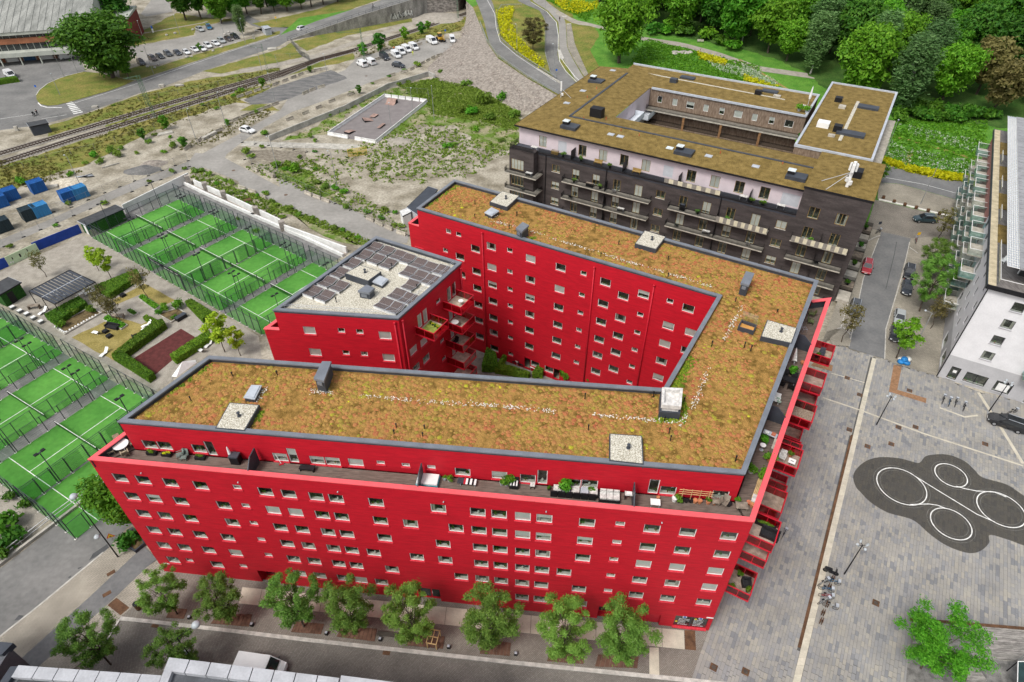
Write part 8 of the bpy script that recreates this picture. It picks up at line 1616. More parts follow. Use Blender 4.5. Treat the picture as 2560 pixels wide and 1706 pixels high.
# ================= skate area =================
Q=[Vector(p) for p in L('b 740,1135 1215,815 1570,860 1140,1205')];sheet('skate_floor',[tuple(p) for p in Q],.03,mat('skate_asphalt',(.2,.18,.175),rough=.85,var=.06,scale=.5))
for i in range(4):
 a,b=Q[i],Q[(i+1)%4];nn=int((b-a).length/2.05);rz=math.atan2((b-a).y,(b-a).x);nm=('far left','far right','right','front')[i] if False else ('upper left','upper right','lower right','front')[i]
 for j in range(nn):
  if i==3 and j==nn//2: continue
  q=a+(b-a)*((j+.5)/nn);o=put('skate_barrier',btd,None,(q.x,q.y,.03),rz,(.85,1,1.15),'%s white barrier on the %s side of the skate area'%(ordw(j+1),nm),'barrier','white barriers round the skate area');o.material_slots[0].link='OBJECT';o.material_slots[0].material=WC
PLY=mat('skate_ply',(.3,.2,.165),rough=.7,var=.15,scale=1)
rk=math.atan2((Q[1]-Q[0]).y,(Q[1]-Q[0]).x)
def ramp(x,y,prof,w_,label,rz):
 p=g('b',x,y);t=thing('skate_ramp',label,'skate ramp',(p[0],p[1],.03),rz,'skate ramps');m=M();n=len(prof)
 for a,b in zip(prof,prof[1:]): m.face(((a[0],-w_/2,a[1]),(b[0],-w_/2,b[1]),(b[0],w_/2,b[1]),(a[0],w_/2,a[1])))
 m.obj('riding_surface',PLY,t,world=False);s=M()
 for sy in (-1,1): s.face([(a,sy*w_/2,b-.01) for a,b in prof]+[(prof[-1][0],sy*w_/2,0)])
 s.face(((prof[-1][0],-w_/2,0),(prof[-1][0],w_/2,0),(prof[-1][0],w_/2,prof[-1][1]),(prof[-1][0],-w_/2,prof[-1][1])));s.obj('side',BLACK,t,world=False)
ramp(1270,870,[(-1.4,0),(-.6,.15),(0,.5),(.4,1.1),(1.3,1.12)],3.0,'quarter pipe at the far end of the skate area',rk);ramp(1075,1012,[(-1.3,0),(1.3,.6)],2.6,'wedge ramp in the middle of the skate area',rk+2.4);ramp(1125,980,[(-1.2,.3),(1.2,.35)],1.6,'low dark box in the middle of the skate area',rk);ramp(1185,1068,[(-1.6,.4),(1.6,.42)],.9,'long pale ledge on the near right of the skate area',rk);ramp(925,1112,[(-1.6,.0),(.2,.5),(1.4,.5)],1.8,'black sided kicker ramp at the near end of the skate area',rk+3.0)
def heap(r,x,y,rad,h,m,label,n=40):
 p=g(r,x,y);mm=M();K=14;r_=random.Random(int(x));R_=[r_.uniform(.8,1.15) for _ in range(K)];prof=((1,-.02),(.7,.35),(.35,.8),(.1,1))
 for f,z in prof: mm.v+=[(rad*f*R_[j]*math.cos(j*6.283/K)*1.3,rad*f*R_[j]*math.sin(j*6.283/K),h*z*(r_.uniform(.85,1.1) if z>0 else 1)) for j in range(K)]
 for i in range(3):
  for j in range(K): mm.f.append((i*K+j,i*K+(j+1)%K,(i+1)*K+(j+1)%K,(i+1)*K+j));mm.m.append(0)
 mm.f.append(tuple(3*K+j for j in range(K)));mm.m.append(0);return mm.obj('heap',m,None,True,loc=(p[0],p[1],.02),label=label,cat='heap')
heap('b',1335,1190,3.0,.7,GRAVEL,'low grey gravel heap in front of the skate area');heap('b',1650,158,9,1.6,GRAVEL,'pale gravel heap at the mouth of the underpass');heap('a',1200,1430,3.2,.9,DARKG,'dark sand heap beside the lane');heap('e',575,190,3,.9,mat('mixed_scrap',(.38,.33,.25),col2=(.6,.55,.45),rough=.9,var=.3,scale=2),'heap of pale mixed scrap behind the blue containers');heap('a',1290,1375,2.4,.7,RUB,'heap of broken stones beside the dark sand')
p=g('e',700,150);t=thing('pipe_stack','stack of dark pipes and rods lying beside the scrap heap','pipe stack',(p[0],p[1],.02),.5)
for k in range(12): M().tube((random.uniform(-2.2,-1.6),random.uniform(-1,1),.1+.1*(k%3)),(random.uniform(1.6,2.4),random.uniform(-1,1),.1+.1*(k%3)),.07,n=5).obj('pipe',(BLACK,ZINC)[k%2],t,world=False)
for r,x,y,d,rz,lb in (('a',1385,1125,(4,1.6,.3),.6,'pale concrete slab lying below the dark shrub tree'),('b',270,418,(3,2,.5),.3,'small concrete pad on the grass below the raised road'),('a',1760,1150,(5,.9,.7),head('a',(1710,1175),(1815,1120)),'white concrete beam beside the works road'),('a',930,1395,(4,.3,.3),.7,'grey steel beam lying in the weeds'),('e',440,235,(2.5,1.2,.5),.4,'stack of grey boards beside the blue container'),('a',1510,725,(2.5,.8,.5),.2,'pale stone block on the verge beside the road'),('a',1360,730,(1.5,1,.7),.2,'pale boulder on the verge beside the road'),('a',800,905,(1.6,1,.5),.1,'pale boulder beside the zebra crossing'),('b',680,590,(4.5,.7,.8),.35,'white concrete beam at the end of the dark yard'),('b',118,330,(.9,.6,1.4),.3,'white cabinet on the verge by the junction'),('a',145,1100,(.9,.5,1.3),.2,'grey cabinet beside the substation hut'),('e',2080,345,(1.6,1.2,.3),.5,'rusty hatch lying on the gravel by the long wall')):
 p=g(r,x,y);mm=M();mm.box((0,0,d[2]/2),d);mm.v=[(a+random.uniform(-.05,.05),b+random.uniform(-.05,.05),c) for a,b,c in mm.v];mm.obj('concrete_block' if 'cabinet' not in lb else 'cabinet',CONC if 'rusty' not in lb else CORT,None,loc=(p[0],p[1],.03),rz=rz,label=lb,cat='cabinet' if 'cabinet' in lb else 'block')
for i,(x,y) in enumerate(((1240,565),(1300,573),(1330,548),(1400,300),(1470,285),(1620,255),(1570,485),(1790,432),(1890,290),(1920,275),(2150,265),(1610,480),(1980,365),(1860,400))):
 p=g('a',x,y);M().lathe(((.5,0),(.6,.25),(.4,.5),(0,.6)),n=6).obj('boulder',mat('pale_boulder',(.42,.4,.36),rough=.9,var=.15),None,loc=(p[0],p[1],.02),rz=i,sc=random.uniform(.7,1.2),label='%s pale boulder along the edge of the gravel car park'%ordw(i+1),cat='boulder',group='boulders round the car park')
p=g('c',1690,445,'h');heap('b',0,0,0.1,.01,CONC,'x').select_set(False)
bpy.data.objects.remove([o for o in COL.objects if o.get('label')=='x'][0])
mm=M()
for k in range(14): mm.lathe(((.9,0),(1.0,.2),(.6,.45),(0,.5)),(random.uniform(-3,3.5),random.uniform(-1.2,1.2),-.1),6)
mm.obj('rock_outcrop',mat('grey_outcrop',(.4,.37,.33),rough=.9,var=.2,scale=1.5),None,loc=p,label='flat grey rock outcrop in the park lawn',cat='rock')
# ================= bicycles, moped =================
def bike_data(col):
 D=[];
 for x in (-.52,.52):
  w_=M();N3=16
  for i in range(N3): a,b=i*6.283/N3,(i+1)*6.283/N3;w_.tube((x+.33*math.cos(a),0,.35+.33*math.sin(a)),(x+.33*math.cos(b),0,.35+.33*math.sin(b)),.022,n=4,cap=False)
  for i in range(6): a=i*3.1416/6;w_.tube((x+.32*math.cos(a),0,.35+.32*math.sin(a)),(x-.32*math.cos(a),0,.35-.32*math.sin(a)),.006,n=3,cap=False)
  D.append(('wheel',w_.data('wheel',BLACK)))
 f=M()
 for a,b in (((-.52,0,.35),(-.15,0,.35)),((-.52,0,.35),(-.25,0,.8)),((-.15,0,.35),(-.28,0,.9)),((-.15,0,.35),(.38,0,.75)),((-.25,0,.8),(.38,0,.8)),((.38,0,.95),(.52,0,.35))): f.tube(a,b,.025,n=5)
 D.append(('frame',f.data('frame',col)));D.append(('saddle',M().box((-.3,0,.95),(.28,.16,.07)).data('saddle',BLACK)));D.append(('handlebar',M().tube((.36,-.28,1.02),(.36,.28,1.02),.02,n=4).tube((.38,0,.9),(.36,0,1.02),.02,n=4).data('handlebar',BLACK)));D.append(('basket',M().box((.55,0,.95),(.3,.34,.24)).data('basket',ZINC)));return D
BK={n:bike_data(PT[c]) for n,c in (('blue','blue'),('black','black'),('white','silver'),('red','red'))}
def bike(r,x,y,rz,c,label,z=0):
 p=g(r,x,y,z);t=thing('bicycle',label,'bicycle',(p[0],p[1],p[2]+.09),rz,'parked bicycles')
 for nm,d in BK[c]: put(nm,d,t)
for r,x,y,rz,c,lb,z in (('p',655,748,.4,'white','white bicycle just below the moped',0),('p',735,742,-.4,'blue','blue bicycle right of the white one below the moped',0),('p',680,805,-.35,'blue','blue bicycle at the top of the bike cluster',0),('p',680,862,-.3,'red','pinkish bicycle in the middle of the bike cluster',0),('p',660,905,.3,'white','grey bicycle low in the bike cluster',0),('p',715,945,-.4,'white','last grey bicycle at the bottom of the bike cluster',0),('l',1712,712,1.0,'blue','bicycle, left end of the group by the white building',0),('l',1765,715,1.0,'black','black bicycle, second of the group by the white building',0),('l',1835,750,1.0,'black','black bicycle with bags in the group by the white building',0),('l',1660,690,1.0,'black','bicycle leaning on the outermost stand by the white building',0),('l',2240,790,.2,'black','bicycle behind the black estate car',0),('p',325,345,.9,'black','single bicycle below the red balconies',0),('h',1120,620,.5,'black','bicycle at the corner sign of the side street','h'),('h',1435,695,1.2,'red','red bicycle by the yellow sign','h')): bike(r,x,y,rz,c,lb,z)
p=g('p',720,655);t=thing('moped','black moped parked at the edge of the plaza band','moped',(p[0],p[1],.09),-.45)
for x in (-.6,.6): M().tube((x,-.07,.27),(x,.07,.27),.27,n=12).obj('wheel',TYRE,t,world=False)
M().box((-.35,0,.55),(.85,.32,.4)).obj('body',PT['black'],t,world=False);M().box((-.35,0,.8),(.75,.3,.12)).obj('saddle',BLACK,t,world=False);M().box((.1,0,.33),(.6,.34,.1)).obj('footboard',BLACK,t,world=False);M().box((.48,0,.65),(.12,.42,.6)).obj('leg_shield',PT['black'],t,world=False);M().tube((.42,-.33,1.02),(.42,.33,1.02),.03,n=5).obj('handlebar',BLACK,t,world=False)
for i,(x,y) in enumerate(((707,782),(655,1000),(640,1070),(735,715),(690,930))): p=g('p',x,y);box_thing('bike_stand','rusty steel bike stand %s in the plaza cluster'%('behind the blue bicycle','just below the last bicycle','lowest one, standing alone','beside the blue bicycle by the moped','between the grey bicycles')[i],'bike stand',(p[0],p[1],.08),RA,[('plate',CORT,[((0,-.1,.4),(.5,.05,.75))]),('plate',CORT,[((0,.1,.4),(.5,.05,.75))])],'plaza bike stands')
for i,(x,y) in enumerate(((1165,328),(1255,362),(1345,388),(1440,413),(1540,438),(1635,463))): p=g('h',x,y,'h');box_thing('bollard','%s rusty steel bollard on the white kerb of the forecourt'%ORD[i],'bollard',(p[0],p[1],p[2]+.16),-.3,[('post',CORT,[((0,0,.3),(.55,.45,.6))]),('base',BLACK,[((0,0,.03),(.62,.52,.06))])],'forecourt bollards')
for i,(r,x,y) in enumerate((('m',1597,1035),('m',2120,1095),('n',730,1168),('n',1180,1218),('n',1752,1282),('o',300,1340))): p=g(r,x,y);box_thing('light_bollard','%s low black light bollard along the kerb from the west'%ORD[i],'bollard',(p[0],p[1],.1),FA,[('body',BLACK,[((0,0,.22),(.32,.32,.44))]),('lens',ZINC,[((0,0,.46),(.26,.26,.04))])],'low light bollards')
p=g('n',1255,1185);box_thing('street_bench','dark timber bench between the third and fourth tree pits','bench',(p[0],p[1],.1),FA,[('seat',mat('dark_bench',(.06,.055,.045),rough=.8),[((0,0,.45),(2.6,.5,.1))]),('leg',BLACK,[((-1,0,.2),(.1,.45,.4))]),('leg',BLACK,[((1,0,.2),(.1,.45,.4))])])
p=g('m',1172,955);t=thing('litter_bin','brown round litter bin beside the first street tree','bin',(p[0],p[1],.1));M().lathe(((.26,0),(.3,.1),(.32,1.0),(.3,1.05)),n=12).obj('body',CORT,t,world=False);M().lathe(((.34,0),(.34,.08),(0,.12)),(0,0,1.1),12).obj('lid',BLACK,t,world=False);M().tube((0,0,1.0),(0,0,1.12),.05,n=5).obj('lid_stem',BLACK,t,world=False)
p=g('n',1630,1235);t=thing('pallet_frame','bare yellow wooden crate frame standing on the pavement','crate',(p[0],p[1],.16),FA+.1);PN=mat('raw_pine',(.6,.42,.2),rough=.8,var=.12)
for x in (-.75,0,.75):
 M().box((x,0,1.2),(.09,1.1,.09)).obj('rail',PN,t,world=False)
for y in (-.55,0,.55): M().box((0,y,1.28),(1.6,.09,.08)).obj('rail',PN,t,world=False)
for x in (-.75,.75):
 for y in (-.5,.5): M().box((x,y,.58),(.09,.09,1.15)).obj('leg',PN,t,world=False)
t.rotation_euler=(0,0,FA+1.5)
p=g('l',1335,365);t=thing('sack_pile','pile of blue and white building sacks beside the young tree','sacks',(p[0],p[1],.1))
for x,y,z,m in ((-.5,0,0,'blue_sack'),(.3,-.3,0,'blue_sack'),(0,.1,.45,'blue_sack'),(.7,.3,.3,'white_sack'),(-.2,.5,0,'white_sack')): M().lathe(((.35,0),(.55,.2),(.45,.5),(.1,.62)),(x,y,z),9).obj('sack',mat(m,(.02,.18,.45) if 'blue' in m else (.6,.6,.55),rough=.6,var=.15),t,True,world=False)
def sign(r,x,y,h,label,shape,m,z=0,rz=0,tri=False):
 p=g(r,x,y,z);t=thing('road_sign',label,'sign',p,rz,'road signs');M().tube((0,0,0),(0,0,h),.035,n=6).obj('pole',GALV,t,world=False)
 if shape=='tri':
  M().face(((-.5,-.04,h-.75),(.5,-.04,h-.75),(0,-.04,h+.1))).obj('panel',mat('sign_red',(.5,.02,.02),rough=.5),t,world=False);M().face(((-.36,-.05,h-.67),(.36,-.05,h-.67),(0,-.05,h-.05))).obj('face',mat('sign_yellow',(.75,.5,.03),rough=.5),t,world=False);M().box((.0,-.06,h-.5),(.2,.01,.14)).obj('symbol',BLACK,t,world=False)
 elif shape=='disc': M().tube((0,-.04,h-.3),(0,-.06,h-.3),.32,n=16).obj('panel',m,t,world=False)
 else: M().box((0,-.04,h-.35),(.6,.03,.6 if shape=='sq' else 1.2)).obj('panel',m,t,world=False)
BLS=mat('sign_blue',(.02,.12,.5),rough=.5);YLS=mat('sign_plain_yellow',(.75,.45,.02),rough=.5)
sign('m',985,420,2.6,'triangular road works warning sign by the tall black lamp','tri',None,rz=.4);sign('h',1432,700,2.6,'small yellow sign beside the red bicycle','sq',YLS,'h');sign('h',1110,610,2.6,'dark street sign at the corner of the side street','sq',DGREY,'h');sign('c',640,650,2.5,'round blue sign at the tip of the road island','disc',BLS,'h');sign('b',1725,300,2.2,'blue sign beside the excavator','sq',BLS);sign('a',320,775,2.2,'small blue sign at the edge of the grass island','sq',BLS);sign('b',308,190,2.2,'small orange sign by the junction','sq',YLS);sign('a',160,690,2.5,'small dark sign in front of the arena','sq',DGREY)
p=g('a',1285,290);box_thing('beach_flag','tall narrow blue and white flag on the grass above the car park','flag',(p[0],p[1],.02),.3,[('pole',ZINC,[((0,0,1.6),(.05,.05,3.2))]),('cloth',WHITE,[((.3,0,1.3),(.55,.03,1.4))]),('print',BLS,[((.3,0,2.5),(.55,.03,1.0))])])
p=g('a',70,690);hedge(L('a 0,700 150,672 165,690 0,715'),1.4,'low dark hedge in a planter at the left edge by the arena',group='arena planter');
p=g('c',1848,358,'h');box_thing('park_bench','pale bench beside the park path','bench',p,-.15,[('seat',SLBM,[((0,0,.45),(2.2,.5,.08))]),('backrest',SLBM,[((0,.25,.75),(2.2,.06,.4))]),('leg',BLACK,[((-.9,0,.2),(.08,.45,.4))]),('leg',BLACK,[((.9,0,.2),(.08,.45,.4))])])
Q=[Vector(p) for p in L('p 1850,1568 1880,1420 1930,1405 1960,1480 2020,1568')];t=thing('curved_bench','wavy pale timber bench below the deck','bench',(Q[0].x,Q[0].y,.09));M().prism([q[:2] for q in Q],.09,.5).obj('seat',TM,t)
p=g('p',2380,1500);t=thing('glass_shelter','dark green glazed roof with a pale frame cut off by the right edge','shelter',(p[0],p[1],.09));P=[p[:2] for p in L('p 2298,1395 2500,1395 2500,1700 2290,1700',2.4)];M().prism(P,2.3,2.4,bot=True).obj('roof_glass',mat('green_glass_roof',(.02,.045,.045),rough=.15,spec=.6),t)
for i in range(4): a,b=P[i],P[(i+1)%4];M().tube((*a,2.43),(*b,2.43),.05,n=4).obj('roof_frame',WHITE,t);M().tube((*a,.09),(*a,2.4),.05,n=4).obj('post',BLACK,t)
lamp('p',2260,1420,4.5,'dark slanting pole at the corner of the timber deck','pole')
# ================= people =================
SKIN=mat('skin',(.5,.3,.22),rough=.6,var=.03)
def person(p,rz,label,top,legs,stride=.25,sc=1,hair=(.03,.02,.015),bend=0):
 J=[(0,0,.95),(0,0,1.2),(0,0,1.42),(0,0,1.52),(0,0,1.68),(0,.1,.93),(stride,.1,.5),(stride*.8,.1,.06),(stride*.8+.17,.1,.04),(0,-.1,.93),(-stride*.7,-.1,.5),(-stride*1.3,-.1,.08),(-stride*1.3+.17,-.1,.05),(0,.2,1.4),(-.08,.26,1.12),(.1+bend,.27,.9+bend*.6),(0,-.2,1.4),(.1,-.26,1.12),(.22+bend,-.25,.92+bend*.6)]
 E=[(0,1),(1,2),(2,3),(3,4),(0,5),(5,6),(6,7),(7,8),(0,9),(9,10),(10,11),(11,12),(2,13),(13,14),(14,15),(2,16),(16,17),(17,18)];R_=[.15,.15,.15,.065,.11,.1,.075,.05,.045,.1,.075,.05,.045,.075,.05,.035,.075,.05,.035]
 me=bpy.data.meshes.new('person');me.from_pydata(J,E,[]);o=put('person',me,None,p,rz,sc,label,'person');sk=o.modifiers.new('s','SKIN');
 for i,r in enumerate(R_): me.skin_vertices[0].data[i].radius=(r,r)
 me.skin_vertices[0].data[0].use_root=True;ss=o.modifiers.new('u','SUBSURF');ss.levels=1;ss.render_levels=2
 m=bpy.data.materials.new('clothes');m.use_nodes=True;n=m.node_tree.nodes;l=m.node_tree.links;tc=n.new('ShaderNodeTexCoord');sx=n.new('ShaderNodeSeparateXYZ');l.new(tc.outputs['Object'],sx.inputs[0]);rp=n.new('ShaderNodeValToRGB');mr=n.new('ShaderNodeMath');mr.operation='DIVIDE';mr.inputs[1].default_value=1.8;l.new(sx.outputs[2],mr.inputs[0]);l.new(mr.outputs[0],rp.inputs[0]);rp.color_ramp.interpolation='CONSTANT';e=rp.color_ramp.elements
 e[0].color=(.03,.03,.03,1);e[1].position=.06;e[1].color=(*legs,1)
 for ps,c in ((.53,top),(.81,(.5,.3,.22))): k=e.new(ps);k.color=(*c,1)
 l.new(rp.outputs[0],n['Principled BSDF'].inputs['Base Color']);me.materials.append(m)
 hr=M().lathe(((.11,0),(.125,.08),(.1,.16),(0,.2)),(-.015,0,1.66),10).data('hair',mat('hair_%d'%int(hair[0]*100),hair,rough=.8),True);h=put('hair',hr,o)
 return o
p=g('c',668,182,'h');person(p,1.2,'walker in black top and dark red trousers on the cycle path',(.012,.012,.014),(.06,.015,.015),.28)
p=g('a',322,972);person((p[0],p[1],.02),2.6,'person in dark clothes pushing a pram across the apron',(.015,.016,.02),(.02,.02,.03),.25,bend=.15);p2=g('a',290,975)
t=thing('pram','dark pram pushed across the asphalt apron','pram',(p2[0],p2[1],.02),2.6);M().box((0,0,.7),(.8,.45,.35)).obj('carrycot',BLACK,t,world=False);M().box((.3,0,1.0),(.35,.44,.3)).obj('hood',BLACK,t,world=False)
for x in (-.35,.35):
 for y in (-.25,.25): M().tube((x,y-.03,.16),(x,y+.03,.16),.16,n=8).obj('wheel',TYRE,t,world=False)
M().tube((-.4,-.2,.8),(-.8,-.2,1.05),.02,n=4).tube((-.4,.2,.8),(-.8,.2,1.05),.02,n=4).obj('handle',ZINC,t,world=False)
p=g('b',1452,468);person((p[0],p[1],.03),-1.5,'worker in yellow high visibility clothes beside the white vans',(.6,.65,.08),(.5,.55,.08),.06);p=g('b',1295,430);person((p[0],p[1],.03),-1.2,'worker in an orange vest behind the white pickup',(.7,.2,.03),(.03,.03,.05),.1);p=g('b',1848,408);person((p[0],p[1],.03),-2,'person in dark clothes at the right end of the van yard',(.012,.012,.014),(.015,.015,.02),.1);p=g('c',1842,462,'h');person(p,2,'person in pale clothes in the park meadow',(.5,.42,.36),(.3,.25,.2),.1)
p=g('b',1118,75,4.5);bike('b',1118,75,.4,'black','bicycle ridden along the raised road',4.5);person((p[0],p[1],p[2]+.25),.4,'cyclist in dark clothes riding on the raised road',(.015,.015,.018),(.02,.02,.03),.2,.95,bend=.35)
# ================= things on the roof terraces, balconies and courtyard =================
def td(r,x,y,z=DK): p=g(r,x,y,z);return (p[0],p[1],z+.01)
WICK=mat('beige_wicker',(.42,.35,.24),rough=.8,var=.12,scale=5);GRNP=mat('grey_green_plastic',(.16,.2,.18),rough=.5);LCUS=mat('pale_cushion',(.55,.54,.51),rough=.9,var=.15,scale=4)
def table(p,rz,label,top,w_=1.2,d_=.8,h=.73,rnd=False):
 t=thing('terrace_table',label,'table',p,rz)
 (M().lathe(((w_/2,0),(w_/2,.05),(0,.05)),(0,0,h-.05),18) if rnd else M().box((0,0,h-.03),(w_,d_,.05))).obj('top',top,t,world=False)
 for x,y in ((-.4,-.35),(.4,-.35),(-.4,.35),(.4,.35)): M().box((x*w_,y*d_,h/2-.03),(.05,.05,h-.06)).obj('leg',ZINC,t,world=False)
def tub(p,rz,label,m): patio_chair(p,rz,label,m,'terrace_chair','terrace chairs')
p=td('i',1035,1085);table(p,0,'round white table with a cloth on the left corner terrace',WHITE,1.5,1.5,.75,True)
for a,nm in ((.6,'far right'),(2.3,'far left'),(3.7,'near left'),(5.4,'near right')): tub((p[0]+1.05*math.cos(a),p[1]+1.05*math.sin(a),p[2]),a,'%s beige wicker chair at the round white terrace table'%nm,WICK)
POTS={}
def pot(p,r,h,label,m=TERRA,leaf='hedge',lr=0,lh=1.0):
 t=thing('potted_plant' if lr else 'plant_pot',label,'plant pot',p,random.random()*6,'terrace plant pots');M().lathe(((r*.7,0),(r,h),(r*.86,h),(r*.8,h*.85),(0,h*.82)),n=10).obj('pot',m,t,world=False)
 if lr: put('foliage',random.choice(BUSH[leaf]),t,(0,0,h*.8),0,(lr,lr,lr*lh))
def planter(p,rz,label,w_=1.0,leaf='hedge',m=BLACK):
 t=thing('planter_box',label,'planter',p,rz,'terrace planters');M().box((0,0,.2),(w_,.4,.4)).obj('box',m,t,world=False);put('foliage',random.choice(BUSH[leaf]),t,(0,0,.32),0,(w_*.45,.22,.3))
planter(td('i',1280,1128),FA,'black planter under the double window at the left of the terrace');planter(td('i',1405,1140),FA,'black planter with yellow flowers at the left of the terrace',leaf='yellow');planter(td('i',1685,1168),FA,'black planter below the terrace door at the left')
for i,(x,y) in enumerate(((1520,1150),(1555,1165))): tub(td('i',x,y),.5+i,'grey green folding chair %s of the pair on the left terrace'%('left','right')[i],GRNP)
p=td('i',1990,1195);box_thing('grill_cabinet','black grill cabinet against the first terrace divider','grill',p,FA,[('body',BLACK,[((0,0,.5),(.9,.7,1.0))]),('lid',DGREY,[((0,0,1.08),(.95,.75,.16))])])
p=td('i',1955,1185);t=thing('parasol','folded white parasol leaning by the black grill','parasol',p);M().tube((0,0,0),(0,0,2.2),.025,n=5).obj('pole',ZINC,t,world=False);M().lathe(((.12,0),(.16,.3),(.08,1.2),(.02,1.4)),(0,0,.8),8).obj('canopy',WHITE,t,world=False)
p=td('j',350,1215);t=thing('broom','long handled broom with a red head leaning below a terrace window','broom',p,.3);M().tube((0,0,.05),(-.5,.9,1.3),.02,n=5).obj('handle',WHITE,t,world=False);M().box((0,0,.05),(.45,.14,.1)).obj('head',REDT,t,world=False)
box_thing('low_bench','black low bench on the empty part of the front terrace','bench',td('j',570,1262),FA,[('seat',BLACK,[((0,0,.42),(1.5,.6,.1))]),('leg',BLACK,[((-.65,0,.2),(.07,.5,.36))]),('leg',BLACK,[((.65,0,.2),(.07,.5,.36))])])
p=td('j',1580,1365);t=thing('hot_tub','white cushioned tub with a turquoise edge beside the middle divider','tub',p,FA);M().box((0,0,.3),(2.0,1.25,.55)).obj('cover',WHITE,t,world=False);M().box((0,0,.22),(2.12,1.34,.36)).obj('side',mat('turquoise',(.1,.4,.48),rough=.6),t,world=False)
p=td('j',1915,1378);t=thing('sun_lounger','lounger with striped towel on the front terrace','lounger',p,FA)
for i in range(9): M().box((-.9+.2*i,0,.38+(.03*max(0,2-i))),(.2,.65,.08)).obj('towel_stripe',(WHITE,BLACK if i%3 else REDT)[i%2] if i>2 else DGREY,t,world=False)
for x in (-.7,.7): M().box((x,0,.16),(.06,.6,.32)).obj('leg',ZINC,t,world=False)
for r,x,y,r0,h,lb,lr,m in (('j',1720,1345,.2,.35,'small grey pot left of the striped lounger',.25,ZINC),('j',1760,1355,.22,.35,'pot with a leafy plant left of the striped lounger',.4,ZINC),('j',2240,1385,.3,.45,'big leafy pot plant beside the striped armchair',.75,ZINC),('j',2195,1385,.2,.4,'grey pot left of the big leafy plant',.25,ZINC),('k',725,1420,.3,.4,'large bushy plant at the corner of the long terrace sofa',.95,ZINC),('k',915,1445,.2,.35,'dark pot with leaves on the sofa table, left one',.3,BLACK),('k',945,1450,.2,.35,'dark pot with leaves on the sofa table, right one',.3,BLACK),('k',578,1425,.2,.3,'little pot by the terrace door near the sofa',.2,BLACK),
('k',1628,1520,.28,.5,'tall white pot in the row under the wooden trellis',0,WHITE),('k',1665,1525,.25,.35,'leafy plant next to the tall white pot',.45,BLACK),('k',1697,1525,.22,.36,'first black pot in the row of pots',0,BLACK),('k',1732,1528,.22,.36,'second black pot in the row of pots',0,BLACK),('k',1768,1530,.22,.36,'third black pot in the row of pots',0,BLACK),('k',1803,1533,.24,.4,'first terracotta pot in the row of pots',0,TERRA),('k',1840,1536,.24,.4,'second terracotta pot in the row of pots',0,TERRA),('k',1912,1540,.24,.4,'terracotta pot with green leaves below the corner window',.35,TERRA),('k',1962,1548,.2,.3,'small terracotta pot below the corner window',0,TERRA),('k',2160,1530,.25,.4,'black pot with bright leaves at the corner of the terrace',.35,BLACK),('k',1493,1500,.18,.25,'tiny pink pot near the curtained terrace door',0,TERRA),
('o',2085,85,.28,.4,'dark pot with soil on the corner terrace',0,BLACK),('o',2285,90,.35,.5,'large terracotta pot at the very corner of the terrace',0,TERRA),('o',2250,72,.22,.35,'terracotta pot behind the large one at the terrace corner',0,TERRA),('l',55,1280,.35,.4,'pale crate with bright green leaves on the side terrace',.6,LCUS),('l',210,1185,.3,.45,'terracotta pot with a leafy plant against the salmon rim, upper one',.65,TERRA),('l',155,1330,.3,.45,'terracotta pot with a leafy plant against the salmon rim, lower one',.65,TERRA),('l',165,1030,.3,.4,'tall grassy plant at the divider of the side terrace',.6,BLACK),('l',395,455,.3,.4,'bushy plant behind the black dining set',.7,BLACK),('l',330,830,.25,.35,'pink pot with green leaves beside the woven screen',.35,TERRA),('l',490,370,.3,.3,'round brass fire bowl beside the dark divider',0,TERRA)):
 pot(td(r,x,y),r0,h,lb,m,'lush' if lr>.5 else 'hedge',lr)
box_thing('striped_armchair','black armchair with black and white striped cushion','armchair',td('j',2300,1395),FA,[('seat',BLACK,[((0,0,.25),(.85,.8,.45))]),('backrest',BLACK,[((0,.36,.6),(.85,.14,.6))]),('cushion',WHITE,[((-.28,-.05,.52),(.14,.6,.1)),((0,-.05,.52),(.14,.6,.1)),((.28,-.05,.52),(.14,.6,.1))]),('stripe',BLACK,[((-.14,-.05,.52),(.12,.6,.1)),((.14,-.05,.52),(.12,.6,.1))])])
box_thing('side_table','small pale pink stool by the terrace door','stool',td('k',440,1410),FA,[('top',LCUS,[((0,0,.45),(.45,.4,.06))]),('leg',BLACK,[((-.18,0,.2),(.04,.36,.4))]),('leg',BLACK,[((.18,0,.2),(.04,.36,.4))])])
p=td('k',860,1480);t=thing('corner_sofa','long dark rattan sofa with pale cushions along the terrace parapet','sofa',p,FA);NS_=6
for i in range(NS_): M().box((-2.7+i*.72,-.35,.45),(.66,.14,.8)).obj('back_panel',BLACK,t,world=False)
for i in range(5): M().box((-2.4+i*.85,.35,.42),(.75,.7,.16)).obj('seat_cushion',LCUS if i%2==0 else ZINC,t,world=False)
for i in range(3): M().box((1.9+i*.62,.0,.42),(.58,.8,.18)).obj('seat_cushion',LCUS,t,world=False);M().box((1.9+i*.62,.4,.62),(.56,.16,.4)).obj('back_cushion',LCUS,t,world=False)
M().box((2.5,0,.16),(2.0,1.0,.3)).obj('sofa_base',BLACK,t,world=False);M().box((-.6,.3,.16),(4.2,.8,.3)).obj('sofa_base',BLACK,t,world=False)
box_thing('serving_cart','white cluttered serving cart at the last terrace divider','cart',td('k',1245,1500),FA,[('shelf',LCUS,[((0,0,.75),(.8,.5,.05)),((0,0,.35),(.8,.5,.05))][:1]),('tray',WHITE,[((0,0,.82),(.5,.35,.08))]),('leg',BLACK,[((-.36,0,.36),(.05,.45,.7))]),('leg',BLACK,[((.36,0,.36),(.05,.45,.7))])])
table(td('k',1465,1560),FA,'small white table by the parapet right of the divider',WHITE,.9,.7,.6)
